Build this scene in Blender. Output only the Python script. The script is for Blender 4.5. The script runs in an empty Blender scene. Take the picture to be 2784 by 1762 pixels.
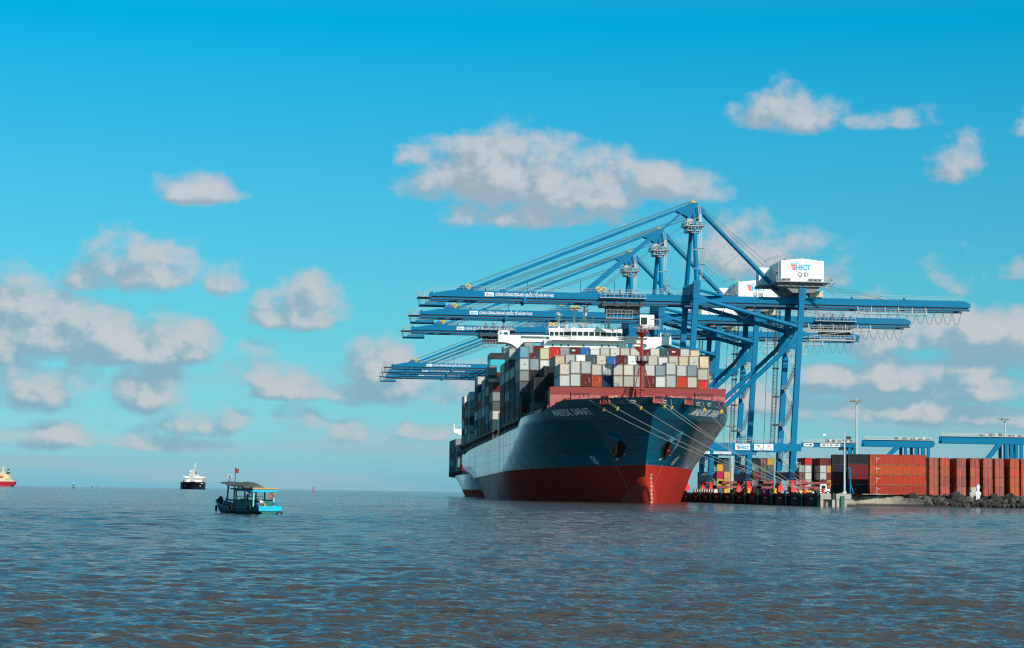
import bpy, math, random
import numpy as np
from mathutils import Vector, Matrix

SC = bpy.context.scene
COL = SC.collection
R = math.radians
rnd = random.Random(7)

# ------------------------------------------------------------------ camera
cam_d = bpy.data.cameras.new('camera')
cam = bpy.data.objects.new('camera', cam_d)
COL.objects.link(cam)
SC.camera = cam
cam_d.sensor_width = 36.0
cam_d.lens = 5460.0 / 2784.0 * 36.0
cam_d.clip_start = 0.5
cam_d.clip_end = 40000.0
cam.matrix_world = (Matrix.Translation((0, 0, 2.1)) @ Matrix.Rotation(R(90 + 4.78), 4, 'X')
                    @ Matrix.Rotation(R(0.773), 4, 'Z'))

# ------------------------------------------------------------------ sun, exposure
SUN_AZ, SUN_EL = 147.0, 30.0          # azimuth clockwise from +Y
SUN = Vector((math.sin(R(SUN_AZ)) * math.cos(R(SUN_EL)), math.cos(R(SUN_AZ)) * math.cos(R(SUN_EL)), math.sin(R(SUN_EL))))
sun_d = bpy.data.lights.new('sun', 'SUN')
sun_d.energy = 4.8
sun_d.angle = R(0.53)
sun_d.color = (1.0, 0.93, 0.84)
sun = bpy.data.objects.new('sun', sun_d)
COL.objects.link(sun)
sun.rotation_mode = 'QUATERNION'
sun.rotation_quaternion = SUN.to_track_quat('Z', 'Y')
sun.location = (300, -300, 400)
SC.view_settings.view_transform = 'Standard'
SC.view_settings.look = 'None'
SC.view_settings.exposure = 0.0
SC.view_settings.gamma = 1.0
SC.view_settings.use_curve_mapping = False
SC.render.engine = 'CYCLES'
SC.cycles.max_bounces = 6
SC.cycles.use_denoising = True
SC.cycles.sample_clamp_direct = 3.0
SC.cycles.sample_clamp_indirect = 3.0
SC.cycles.filter_width = 1.25
SC.cycles.denoiser = 'OPENIMAGEDENOISE'
SC.cycles.denoising_input_passes = 'RGB_ALBEDO_NORMAL'
SC.cycles.denoising_prefilter = 'NONE'

# ------------------------------------------------------------------ world sky with clouds
CLOUDS = [(-0.0061, 0.1541, 0.0403, 0.0334, 1.3),
    (0.0282, 0.1502, 0.0498, 0.0271, 1.3),
    (0.0773, 0.1519, 0.032, 0.0173, 1.2),
    (-0.0317, 0.1516, 0.0261, 0.02, 1),
    (0.0091, 0.137, 0.0569, 0.0138, 0.8),
    (-0.0507, 0.1653, 0.0107, 0.0102, 0.8),
    (0.1413, 0.1902, 0.0296, 0.0196, 1.2),
    (0.1263, 0.1886, 0.0166, 0.0133, 1),
    (0.1821, 0.1877, 0.0285, 0.0076, 0.5),
    (0.2195, 0.1641, 0.0178, 0.0178, 0.7),
    (0.2582, 0.1854, 0.0095, 0.0111, 0.75),
    (-0.1594, 0.1472, 0.0237, 0.0147, 1),
    (-0.1864, 0.1055, 0.0332, 0.024, 1.25),
    (-0.2097, 0.1018, 0.0213, 0.0138, 1),
    (-0.1651, 0.1069, 0.0142, 0.0167, 0.75),
    (-0.1469, 0.1021, 0.0107, 0.0178, 0.55),
    (-0.247, 0.072, 0.0379, 0.04, 1.5),
    (-0.2129, 0.0683, 0.0451, 0.0278, 1.4),
    (-0.1747, 0.0678, 0.0332, 0.0222, 1.3),
    (-0.2397, 0.0452, 0.0522, 0.024, 1.1),
    (-0.1814, 0.045, 0.0285, 0.0222, 1.2),
    (-0.1277, 0.0559, 0.019, 0.0205, 1.1),
    (-0.1084, 0.0483, 0.0285, 0.0116, 0.95),
    (-0.0997, 0.0865, 0.0237, 0.0222, 1.2),
    (-0.1199, 0.0841, 0.0157, 0.0133, 1),
    (-0.0663, 0.0589, 0.0237, 0.0231, 1.3),
    (-0.0427, 0.0479, 0.0569, 0.0167, 1.1),
    (-0.1504, 0.0308, 0.0261, 0.0156, 0.85),
    (-0.108, 0.0311, 0.019, 0.0116, 0.9),
    (-0.0762, 0.0259, 0.0202, 0.008, 0.7),
    (-0.0456, 0.0281, 0.0178, 0.0084, 0.6),
    (-0.222, 0.022, 0.0403, 0.0102, 0.6),
    (-0.1649, 0.0194, 0.0379, 0.0058, 0.6),
    (0.2414, 0.0771, 0.0451, 0.0222, 1.3),
    (0.2031, 0.077, 0.0261, 0.0165, 1.25),
    (0.2264, 0.0645, 0.0545, 0.0116, 1.05),
    (0.1925, 0.0553, 0.0356, 0.0151, 1.3),
    (0.1607, 0.0546, 0.0308, 0.0142, 1.2),
    (0.237, 0.0524, 0.0427, 0.0156, 1.2),
    (0.1861, 0.041, 0.0617, 0.0129, 1.0),
    (0.2411, 0.0383, 0.0474, 0.0107, 0.9),
    (0.118, 0.1163, 0.0427, 0.0211, 0.75),
    (0.1585, 0.1073, 0.0154, 0.0138, 0.75),
    (0.2241, 0.1072, 0.0166, 0.0178, 0.7),
    (0.2544, 0.1112, 0.0119, 0.008, 0.6),
    (0.1607, 0.0768, 0.0451, 0.0267, 0.85),
    (0.1268, 0.0463, 0.0427, 0.0142, 0.75)]

world = bpy.data.worlds.new('World')
SC.world = world
world.use_nodes = True
WT = world.node_tree


class NB:
    """small node-building helper"""

    def __init__(self, tree):
        self.t = tree

    def n(self, kind, **kw):
        nd = self.t.nodes.new(kind)
        for k, v in kw.items():
            setattr(nd, k, v)
        return nd

    def put(self, sock, v):
        if hasattr(v, 'is_output'):
            self.t.links.new(v, sock)
        else:
            sock.default_value = v

    def m(self, op, a, b=0.0, c=0.0, clamp=False):
        nd = self.n('ShaderNodeMath', operation=op, use_clamp=clamp)
        for i, v in enumerate((a, b, c)):
            self.put(nd.inputs[i], v)
        return nd.outputs[0]

    def v(self, op, a, b=None, c=None):
        nd = self.n('ShaderNodeVectorMath', operation=op)
        for i, x in enumerate((a, b, c)):
            if x is not None:
                self.put(nd.inputs[i], x)
        return nd.outputs['Value'] if op in ('DOT_PRODUCT', 'LENGTH') else nd.outputs[0]

    def step(self, x, lo, hi, a=0.0, b=1.0):
        nd = self.n('ShaderNodeMapRange', interpolation_type='SMOOTHSTEP')
        for i, v in enumerate((x, lo, hi, a, b)):
            self.put(nd.inputs[i], v)
        return nd.outputs[0]

    def noise(self, vec, scale, detail=4.0, rough=0.55, dist=0.0, dim='3D'):
        nd = self.n('ShaderNodeTexNoise', noise_dimensions=dim)
        self.put(nd.inputs['Vector'], vec)
        for k, v in (('Scale', scale), ('Detail', detail), ('Roughness', rough), ('Distortion', dist)):
            nd.inputs[k].default_value = v
        return nd.outputs[0]

    def mix(self, f, a, b, blend='MIX'):
        nd = self.n('ShaderNodeMix', data_type='RGBA', blend_type=blend)
        self.put(nd.inputs['Factor'], f)
        for s, v in ((nd.inputs[6], a), (nd.inputs[7], b)):
            if not hasattr(v, 'is_output') and len(v) == 3:
                v = (*v, 1.0)
            self.put(s, v)
        return nd.outputs[2]

    def ramp(self, x, stops):
        nd = self.n('ShaderNodeValToRGB')
        cr = nd.color_ramp
        while len(cr.elements) < len(stops):
            cr.elements.new(0.5)
        for e, (p, c) in zip(cr.elements, stops):
            e.position = p
            e.color = (*c, 1.0)
        self.put(nd.inputs[0], x)
        return nd.outputs[0]


def cloud_group():
    g = bpy.data.node_groups.new('cloud_field', 'ShaderNodeTree')
    g.interface.new_socket('P', in_out='INPUT', socket_type='NodeSocketVector')
    g.interface.new_socket('D', in_out='OUTPUT', socket_type='NodeSocketFloat')
    b = NB(g)
    gi = b.n('NodeGroupInput')
    go = b.n('NodeGroupOutput')
    P = gi.outputs[0]
    acc = None
    for (u, v, w, h, s) in CLOUDS:
        q = b.v('MULTIPLY_ADD', P, (1 / w, 1 / h, 0), (-u / w, -v / h, 0))
        q = b.v('MAXIMUM', q, b.v('MULTIPLY', q, (-1, -2.4, 0)))
        d = b.m('MULTIPLY_ADD', b.v('DOT_PRODUCT', q, q), -s, s)
        acc = d if acc is None else b.m('SMOOTH_MAX', acc, d, 0.25)
    b.put(go.inputs[0], b.m('MAXIMUM', acc, -1.4))
    return g


def build_world():
    b = NB(WT)
    bg = WT.nodes['Background']
    tc = b.n('ShaderNodeTexCoord')
    D = b.v('NORMALIZE', tc.outputs['Generated'])
    sp = b.n('ShaderNodeSeparateXYZ')
    b.put(sp.inputs[0], D)
    X, Y, Z = sp.outputs
    sky = b.n('ShaderNodeTexSky', sky_type='NISHITA', sun_disc=False)
    sky.sun_elevation = R(SUN_EL)
    sky.sun_rotation = R(SUN_AZ)
    # colour grade of the clear air: teal, deeper with height
    tint = b.ramp(b.m('MULTIPLY', Z, 2.0), [(0.0, (0.50, 1.33, 2.15)), (0.03, (0.48, 1.12, 1.70)), (0.08, (0.36, 0.96, 1.34)), (0.16, (0.25, 0.90, 1.10)),
                                            (0.30, (0.16, 0.91, 1.11)), (0.46, (0.0, 0.99, 1.26)), (0.85, (0.44, 0.98, 1.12))])
    air = b.mix(1.0, sky.outputs[0], tint, 'MULTIPLY')
    # in the sector of the sky over the harbour the clouds stand where they stood that day
    ys = b.m('MAXIMUM', Y, 0.02)
    cb = b.n('ShaderNodeCombineXYZ')
    b.put(cb.inputs[0], b.m('DIVIDE', X, ys))
    b.put(cb.inputs[1], b.m('DIVIDE', Z, ys))
    P = cb.outputs[0]
    grp = cloud_group()
    n2 = b.noise(b.v('MULTIPLY', P, (1, 1.6, 1)), 20.0, 1.0, 0.5, 0.0, '2D')
    f = []
    for off, det in (((0, 0, 0), 7.0), ((0.0050, 0.0085, 0), 3.0)):
        gn = b.n('ShaderNodeGroup')
        gn.node_tree = grp
        Q = b.v('ADD', P, off)
        b.put(gn.inputs[0], Q)
        n1 = b.noise(b.v('MULTIPLY', Q, (1, 1.25, 1)), 42.0, det, 0.58, 0.0, '2D')
        tot = b.m('ADD', b.m('MULTIPLY_ADD', n1, 2.7, -1.38), b.m('MULTIPLY_ADD', n2, 1.5, -0.75))
        f.append(b.m('ADD', gn.outputs[0], tot))
    # elsewhere: the same broken cumulus, scattered
    vg = b.v('MULTIPLY', D, (1, 1, 2.6))
    g1 = b.noise(vg, 3.6, 5.0, 0.6)
    g2 = b.noise(b.v('ADD', vg, (0.03, -0.02, 0.08)), 3.6, 2.0, 0.6)
    insec = b.m('MULTIPLY', b.m('MULTIPLY', b.step(Y, 0.80, 0.93), b.step(Z, 0.34, 0.26)), 1.0)
    f0 = b.m('ADD', b.m('MULTIPLY', f[0], insec), b.m('MULTIPLY', b.m('MULTIPLY_ADD', g1, 5.0, -3.15), b.m('SUBTRACT', 1.0, insec)))
    f1 = b.m('ADD', b.m('MULTIPLY', f[1], insec), b.m('MULTIPLY', b.m('MULTIPLY_ADD', g2, 5.0, -3.15), b.m('SUBTRACT', 1.0, insec)))
    # thin streaks low over the sea
    st = b.noise(b.v('MULTIPLY', D, (7, 7, 85)), 1.0, 4.0, 0.55)
    st = b.m('MULTIPLY', b.step(st, 0.42, 0.66), b.m('MULTIPLY', b.step(Z, 0.085, 0.02), 0.60))
    alpha = b.m('MULTIPLY', b.step(f0, -0.20, 0.95), b.m('MULTIPLY', b.step(Z, 0.0, 0.02), 0.90))
    lit = b.step(b.m('SUBTRACT', f0, f1), -0.35, 0.65)
    core = b.step(f0, 0.3, 1.5)
    thick = b.m('MULTIPLY', lit, b.m('MULTIPLY_ADD', core, 0.35, 0.65))
    low = b.step(Z, 0.16, 0.03)
    dark = b.mix(low, (3.5, 4.3, 5.0), (2.35, 4.15, 5.2))
    light = b.mix(low, (5.9, 6.1, 6.4), (5.7, 5.85, 6.15))
    cc = b.mix(thick, dark, light)
    col = b.mix(st, air, (3.4, 4.95, 5.7))
    col = b.mix(alpha, col, cc)
    below = b.step(Z, 0.0, -0.02)
    col = b.mix(below, col, (0.9, 1.2, 1.4))
    b.put(bg.inputs[0], col)
    bg.inputs[1].default_value = 0.1
    world.cycles.sampling_method = 'NONE'


build_world()

# ------------------------------------------------------------------ materials
MATS = {}


def mat(name, color, rough=0.5, metal=0.0, var=0.12, vscale=0.6, rust=0.0, streak=0.0, bump=0.0, coat=0.0, obj_rand=0.0,
        rust_col=(0.16, 0.055, 0.02), spec=0.5):
    if name in MATS:
        return MATS[name]
    m = bpy.data.materials.new(name)
    m.use_nodes = True
    MATS[name] = m
    b = NB(m.node_tree)
    p = m.node_tree.nodes['Principled BSDF']
    tc = b.n('ShaderNodeTexCoord')
    oc = tc.outputs['Object']
    if obj_rand:
        oi = b.n('ShaderNodeObjectInfo')
        cx = b.n('ShaderNodeCombineXYZ')
        for i in range(3):
            b.put(cx.inputs[i], b.m('MULTIPLY', oi.outputs['Random'], (91.0, 57.0, 133.0)[i]))
        oc = b.v('ADD', tc.outputs['Object'], cx.outputs[0])
    n = b.noise(oc, vscale, 4.0, 0.6)
    k = b.m('MULTIPLY_ADD', n, 2 * var, 1.0 - var)
    if obj_rand:
        k = b.m('MULTIPLY', k, b.m('MULTIPLY_ADD', oi.outputs['Random'], 2 * obj_rand, 1.0 - obj_rand))
    col = b.mix(1.0, color, k, 'MULTIPLY')
    if streak:
        s = b.noise(b.v('MULTIPLY', oc, (1.3, 1.3, 0.10)), 1.6, 5.0, 0.62)
        col = b.mix(b.m('MULTIPLY', b.step(s, 0.50, 0.72), streak), col, tuple(c * 0.45 + 0.01 for c in color))
    if rust:
        r1 = b.noise(oc, 1.1, 6.0, 0.65)
        r2 = b.noise(b.v('MULTIPLY', oc, (5, 5, 0.5)), 1.0, 4.0, 0.6)
        rr = b.step(b.m('ADD', r1, b.m('MULTIPLY', r2, 0.5)), 0.98 - 0.3 * rust, 1.10 - 0.3 * rust)
        col = b.mix(b.m('MULTIPLY', rr, 0.9), col, rust_col)
    b.put(p.inputs['Base Color'], col)
    p.inputs['Roughness'].default_value = rough
    p.inputs['Metallic'].default_value = metal
    p.inputs['Specular IOR Level'].default_value = spec
    if coat:
        p.inputs['Coat Weight'].default_value = coat
        p.inputs['Coat Roughness'].default_value = 0.12
    if bump:
        bp = b.n('ShaderNodeBump')
        bp.inputs['Strength'].default_value = bump
        bp.inputs['Distance'].default_value = 0.05
        b.put(bp.inputs['Height'], n)
        b.put(p.inputs['Normal'], bp.outputs[0])
    return m


# ------------------------------------------------------------------ mesh helpers
class MB:
    """collects faces and links them as one mesh object"""

    def __init__(self):
        self.v, self.f, self.mi = [], [], []

    def add(self, vs, fs, mi=0):
        o = len(self.v)
        self.v.extend(tuple(x) for x in vs)
        self.f.extend(tuple(i + o for i in f) for f in fs)
        self.mi.extend([mi] * len(fs))
        return self

    def box(self, lo, hi, mi=0):
        x0, y0, z0 = lo
        x1, y1, z1 = hi
        return self.add([(x0, y0, z0), (x1, y0, z0), (x1, y1, z0), (x0, y1, z0), (x0, y0, z1), (x1, y0, z1), (x1, y1, z1), (x0, y1, z1)],
                        [(0, 3, 2, 1), (4, 5, 6, 7), (0, 1, 5, 4), (1, 2, 6, 5), (2, 3, 7, 6), (3, 0, 4, 7)], mi)

    def cbox(self, c, s, mi=0):
        return self.box([c[i] - s[i] / 2 for i in range(3)], [c[i] + s[i] / 2 for i in range(3)], mi)

    def _frame(self, p0, p1, up=(0, 0, 1)):
        p0, p1 = Vector(p0), Vector(p1)
        d = (p1 - p0).normalized()
        u = Vector(up)
        if abs(d.dot(u)) > 0.98:
            u = Vector((0, 1, 0))
        s = d.cross(u).normalized()
        return p0, p1, s, s.cross(d).normalized()

    def bar(self, p0, p1, w, h=None, mi=0, w1=None, h1=None, up=(0, 0, 1)):
        h = w if h is None else h
        w1 = w if w1 is None else w1
        h1 = h if h1 is None else h1
        p0, p1, s, t = self._frame(p0, p1, up)
        vs = []
        for p, a, c in ((p0, w, h), (p1, w1, h1)):
            for i, j in ((-1, -1), (1, -1), (1, 1), (-1, 1)):
                vs.append(p + s * (i * a / 2) + t * (j * c / 2))
        return self.add(vs, [(0, 3, 2, 1), (4, 5, 6, 7), (0, 1, 5, 4), (1, 2, 6, 5), (2, 3, 7, 6), (3, 0, 4, 7)], mi)

    def tube(self, p0, p1, r, n=8, mi=0, r1=None, cap=True):
        r1 = r if r1 is None else r1
        p0, p1, s, t = self._frame(p0, p1)
        vs = []
        for p, q in ((p0, r), (p1, r1)):
            for i in range(n):
                a = 2 * math.pi * i / n
                vs.append(p + s * (q * math.cos(a)) + t * (q * math.sin(a)))
        fs = [(i, (i + 1) % n, n + (i + 1) % n, n + i) for i in range(n)]
        if cap:
            fs += [tuple(range(n - 1, -1, -1)), tuple(range(n, 2 * n))]
        return self.add(vs, fs, mi)

    def path(self, pts, w, mi=0, n=4):
        for a, c in zip(pts, pts[1:]):
            if n == 4:
                self.bar(a, c, w, w, mi)
            else:
                self.tube(a, c, w / 2, n, mi)
        return self

    def prism(self, poly, axis, a, c, mi=0):
        """extrude a 2D polygon along axis (0,1,2) from a to c"""
        def put(p, q):
            r = [0, 0, 0]
            o = [i for i in range(3) if i != axis]
            r[o[0]], r[o[1]], r[axis] = p[0], p[1], q
            return r
        n = len(poly)
        vs = [put(p, a) for p in poly] + [put(p, c) for p in poly]
        fs = [tuple(range(n))[::-1], tuple(range(n, 2 * n))] + [(i, (i + 1) % n, n + (i + 1) % n, n + i) for i in range(n)]
        return self.add(vs, fs, mi)

    def lathe(self, c, prof, n=12, mi=0, axis=2):
        vs = []
        for r, h in prof:
            for i in range(n):
                a = 2 * math.pi * i / n
                q = [r * math.cos(a), r * math.sin(a), h]
                if axis == 0:
                    q = [q[2], q[0], q[1]]
                elif axis == 1:
                    q = [q[0], q[2], q[1]]
                vs.append([c[k] + q[k] for k in range(3)])
        fs = []
        for j in range(len(prof) - 1):
            for i in range(n):
                fs.append((j * n + i, j * n + (i + 1) % n, (j + 1) * n + (i + 1) % n, (j + 1) * n + i))
        fs += [tuple(range(n))[::-1], tuple(range((len(prof) - 1) * n, len(prof) * n))]
        return self.add(vs, fs, mi)

    def torus(self, c, Rr, r, axis=1, n=16, k=8, mi=0):
        vs = []
        for i in range(n):
            a = 2 * math.pi * i / n
            for j in range(k):
                q = 2 * math.pi * j / k
                rr = Rr + r * math.cos(q)
                p = [rr * math.cos(a), rr * math.sin(a), r * math.sin(q)]
                if axis == 0:
                    p = [p[2], p[0], p[1]]
                elif axis == 1:
                    p = [p[0], p[2], p[1]]
                vs.append([c[m] + p[m] for m in range(3)])
        fs = [(i * k + j, ((i + 1) % n) * k + j, ((i + 1) % n) * k + (j + 1) % k, i * k + (j + 1) % k) for i in range(n) for j in range(k)]
        return self.add(vs, fs, mi)

    def rail(self, pts, h=1.1, post=2.0, w=0.07, mi=0):
        """guard rail along a polyline: posts, top and middle bar"""
        for a, c in zip(pts, pts[1:]):
            a, c = Vector(a), Vector(c)
            L = (c - a).length
            n = max(1, int(round(L / post)))
            for i in range(n + 1):
                p = a.lerp(c, i / n)
                self.bar(p, p + Vector((0, 0, h)), w, w, mi)
            for q in (0.55 * h, h):
                self.bar(a + Vector((0, 0, q)), c + Vector((0, 0, q)), w, w, mi)
        return self

    def mesh(self, name, mats, smooth=False):
        me = bpy.data.meshes.new(name)
        me.from_pydata(self.v, [], self.f)
        for m in (mats if isinstance(mats, (list, tuple)) else [mats]):
            me.materials.append(m)
        if any(self.mi):
            me.polygons.foreach_set('material_index', self.mi)
        if smooth:
            me.polygons.foreach_set('use_smooth', [True] * len(me.polygons))
        me.update()
        return me

    def build(self, name, mats, parent=None, smooth=False, loc=None):
        return put(name, self.mesh(name, mats, smooth), parent, loc)


def put(name, me, parent=None, loc=None, rot=None):
    o = bpy.data.objects.new(name, me)
    COL.objects.link(o)
    if parent is not None:
        o.parent = parent
    if loc is not None:
        o.location = loc
    if rot is not None:
        o.rotation_euler = rot
    return o


def tag(o, label=None, cat=None, group=None, kind=None):
    for k, v in (('label', label), ('category', cat), ('group', group), ('kind', kind)):
        if v:
            o[k] = v
    return o


def thing(name, label, cat, M=None, group=None):
    o = bpy.data.objects.new(name, None)
    o.empty_display_size = 0.5
    COL.objects.link(o)
    if M is not None:
        o.matrix_world = M
    return tag(o, label, cat, group)


def kids(o, table):
    return table.get(o.name, [])


def copy_tree(o, parent=None):
    c = o.copy()
    COL.objects.link(c)
    if parent is not None:
        c.parent = parent
    for ch in list(o.children):
        copy_tree(ch, c)
    return c


def TM(x, y, z, rz=0.0):
    return Matrix.Translation((x, y, z)) @ Matrix.Rotation(rz, 4, 'Z')


_font_cache = {}


def text_geo(body, bold=0.0, spacing=1.0):
    """2D glyph mesh of a line of lettering: verts (x, y) and faces, origin at the left end of the base line"""
    key = (body, bold, spacing)
    if key in _font_cache:
        return _font_cache[key]
    cu = bpy.data.curves.new('lettering', 'FONT')
    cu.body = body
    cu.size = 1.0
    cu.offset = bold
    cu.space_character = spacing
    cu.resolution_u = 2
    ob = bpy.data.objects.new('lettering', cu)
    COL.objects.link(ob)
    bpy.context.view_layer.update()
    dg = bpy.context.evaluated_depsgraph_get()
    me = bpy.data.meshes.new_from_object(ob.evaluated_get(dg))
    vs = [(v.co.x, v.co.y) for v in me.vertices]
    fs = [tuple(p.vertices) for p in me.polygons]
    bpy.data.objects.remove(ob)
    bpy.data.curves.remove(cu)
    bpy.data.meshes.remove(me)
    _font_cache[key] = (vs, fs)
    return vs, fs


def letter(mb, body, o, xd, yd, width=None, height=None, bold=0.0, mi=0, spacing=1.0, center=False):
    """flat lettering on a plane: o = left end of base line, xd and yd = directions, fitted to width / cap height"""
    vs, fs = text_geo(body, bold, spacing)
    x0, x1 = min(v[0] for v in vs), max(v[0] for v in vs)
    capv, _ = text_geo('H', bold)
    cap = max(v[1] for v in capv)
    sy = height / cap if height else width / (x1 - x0)
    sx = width / (x1 - x0) if width else sy
    o, xd, yd = Vector(o), Vector(xd).normalized(), Vector(yd).normalized()
    cx = -(x1 - x0) * sx / 2 if center else 0.0
    mb.add([o + xd * ((v[0] - x0) * sx + cx) + yd * (v[1] * sy) for v in vs], fs, mi)
    return (x1 - x0) * sx


# ------------------------------------------------------------------ water
def make_water():
    m = bpy.data.materials.new('river_water')
    m.use_nodes = True
    b = NB(m.node_tree)
    p = m.node_tree.nodes['Principled BSDF']
    geo = b.n('ShaderNodeNewGeometry')
    pos = geo.outputs['Position']
    silt = b.noise(b.v('MULTIPLY', pos, (0.02, 0.008, 0)), 1.0, 3.0, 0.5)
    b.put(p.inputs['Base Color'], b.mix(b.step(silt, 0.3, 0.7), (0.060, 0.052, 0.043), (0.076, 0.062, 0.048)))
    p.inputs['Roughness'].default_value = 0.09
    p.inputs['IOR'].default_value = 1.333
    p.inputs['Specular IOR Level'].default_value = 0.5
    h1 = b.noise(b.v('MULTIPLY', pos, (0.6, 1.3, 1)), 4.0, 2.0, 0.5, 0.0, '2D')
    h2 = b.noise(b.v('MULTIPLY', pos, (0.5, 1.0, 1)), 0.9, 3.0, 0.6, 0.0, '2D')
    gust = b.noise(b.v('MULTIPLY', pos, (0.035, 0.014, 1)), 1.0, 3.0, 0.55, 0.0, '2D')
    bp = b.n('ShaderNodeBump')
    bp.inputs['Strength'].default_value = 1.0
    bp.inputs['Distance'].default_value = 1.0
    hh = b.m('ADD', b.m('MULTIPLY', h1, 0.075), b.m('MULTIPLY', h2, 0.26))
    b.put(bp.inputs['Height'], b.m('MULTIPLY', hh, b.m('MULTIPLY_ADD', gust, 1.2, 0.55)))
    b.put(p.inputs['Normal'], bp.outputs[0])

    rg = np.random.default_rng(3)
    rs = [18.0]
    while rs[-1] < 9000:
        r = rs[-1]
        rs.append(r + (0.06 + max(0.0, r - 34) * 0.0046 if r < 600 else 2.7 + (r - 600) * 0.02))
    rs = np.array(rs)
    th = np.concatenate([np.linspace(-60, -17, 30, endpoint=False), np.linspace(-17, 17, 560, endpoint=False), np.linspace(17, 60, 31)]) * math.pi / 180
    RR, TT = np.meshgrid(rs, th, indexing='ij')
    X, Y = RR * np.sin(TT), RR * np.cos(TT)
    dr = np.gradient(rs)[:, None]
    cell = np.maximum(dr, RR * 0.00106)
    Z = np.zeros_like(X)
    n = 190
    lam = 0.17 * (4.5 / 0.17) ** (rg.random(n) ** 1.1)
    ang = R(-14) + rg.normal(0, 0.48, n)          # waves run in from the open water at the left
    ph = rg.random(n) * 2 * math.pi
    slope = 0.036 * (0.7 + 0.6 * rg.random(n))
    slope *= np.where(lam > 0.7, 0.60, 1.0) * np.where(lam > 1.5, 0.62, 1.0) * np.where(lam > 3.0, 0.6, 1.0)
    wx = X + 0.5 * np.sin(Y * 0.21 + 1.0) + 0.3 * np.sin(X * 0.33)
    wy = Y + 0.5 * np.sin(X * 0.17) + 0.25 * np.sin(Y * 0.41 + 2)
    for l, a, p0, s in zip(lam, ang, ph, slope):
        k = 2 * math.pi / l
        w = np.clip((l / cell - 2.2) / 1.6, 0, 1)
        if w.max() <= 0:
            continue
        q = np.sin(k * (wx * math.sin(a) + wy * math.cos(a)) + p0)
        Z += w * (s / k) * (q - 0.35 * np.abs(np.cos(k * 0.5 * (wx * math.sin(a) + wy * math.cos(a)) + p0 * 0.5 - 0.8)))
    Z *= 1.0 + 0.35 * np.sin(X * 0.055 + 0.4) * np.sin(Y * 0.04 + X * 0.01)
    far = np.clip((RR - 55) / 190, 0, 1)
    Z *= 1.0 + 1.5 * far * far * (3 - 2 * far)     # choppier out in the open channel
    nr, nt = X.shape
    co = np.stack([X, Y, Z], -1).reshape(-1, 3)
    i = np.arange(nr * nt).reshape(nr, nt)
    quads = np.stack([i[:-1, :-1], i[:-1, 1:], i[1:, 1:], i[1:, :-1]], -1).reshape(-1, 4)
    me = bpy.data.meshes.new('river')
    me.vertices.add(len(co))
    me.vertices.foreach_set('co', co.astype(np.float32).ravel())
    me.loops.add(quads.size)
    me.loops.foreach_set('vertex_index', quads.astype(np.int32)[:, ::-1].ravel())
    me.polygons.add(len(quads))
    me.polygons.foreach_set('loop_start', np.arange(0, quads.size, 4, dtype=np.int32))
    me.polygons.foreach_set('loop_total', np.full(len(quads), 4, np.int32))
    me.update(calc_edges=True)
    me.polygons.foreach_set('use_smooth', np.ones(len(quads), bool))
    me.materials.append(m)
    tag(put('river', me), kind='structure')
    print('water quads', len(quads))
    # the rest of the water, outside the field of view, all round
    mb = MB()
    B = 9000.0
    t0, t1 = R(60), R(300)
    ring = [(0.0, 0.0, -0.06)]
    for q in range(49):
        a = t0 + (t1 - t0) * q / 48
        ring.append((B * math.sin(a), B * math.cos(a), -0.06))
    mb.add(ring, [(0, q + 1, q) for q in range(1, 49)])
    near = [(0.0, 0.0, -0.06)] + [(18.2 * math.sin(R(-62 + 124 * q / 12)), 18.2 * math.cos(R(-62 + 124 * q / 12)), -0.06) for q in range(13)]
    mb.add(near, [(0, q + 1, q) for q in range(1, 13)])
    tag(mb.build('water', m), kind='structure')


make_water()

# ------------------------------------------------------------------ palette
CRANE = mat('crane_blue', (0.0, 0.150, 0.300), 0.5, var=0.14, vscale=0.25, streak=0.25, spec=0.12, rust=0.14, rust_col=(0.05, 0.05, 0.055))
STEEL = mat('galvanised_steel', (0.32, 0.33, 0.33), 0.5, 0.3)
DARK = mat('dark_steel', (0.025, 0.03, 0.035), 0.55)
YELLOW = mat('sheave_yellow', (0.75, 0.42, 0.03), 0.5)
WHITE = mat('white_paint', (0.82, 0.81, 0.77), 0.42, var=0.05, vscale=0.3)
ROPE = mat('rope', (0.40, 0.38, 0.35), 0.9)
WIRE = mat('wire_rope', (0.06, 0.065, 0.07), 0.6)
CYAN = mat('logo_cyan', (0.0, 0.40, 0.60), 0.5, var=0.03)
LRED = mat('logo_red', (0.70, 0.03, 0.035), 0.5, var=0.03)
BLACK = mat('black_print', (0.02, 0.02, 0.02), 0.6, var=0.02)
WPRINT = mat('white_print', (0.80, 0.80, 0.80), 0.6, var=0.04)
GLASS = mat('dark_glass', (0.012, 0.016, 0.018), 0.08, var=0.02)
DECKRED = mat('deck_red', (0.29, 0.042, 0.037), 0.55, var=0.14, vscale=0.8, streak=0.2)
ORANGE = mat('orange_paint', (0.75, 0.13, 0.02), 0.5)
BROWN_STEEL = mat('brown_steel', (0.05, 0.022, 0.02), 0.6)  # dark brown steel of coamings, stanchions and trestles


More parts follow.
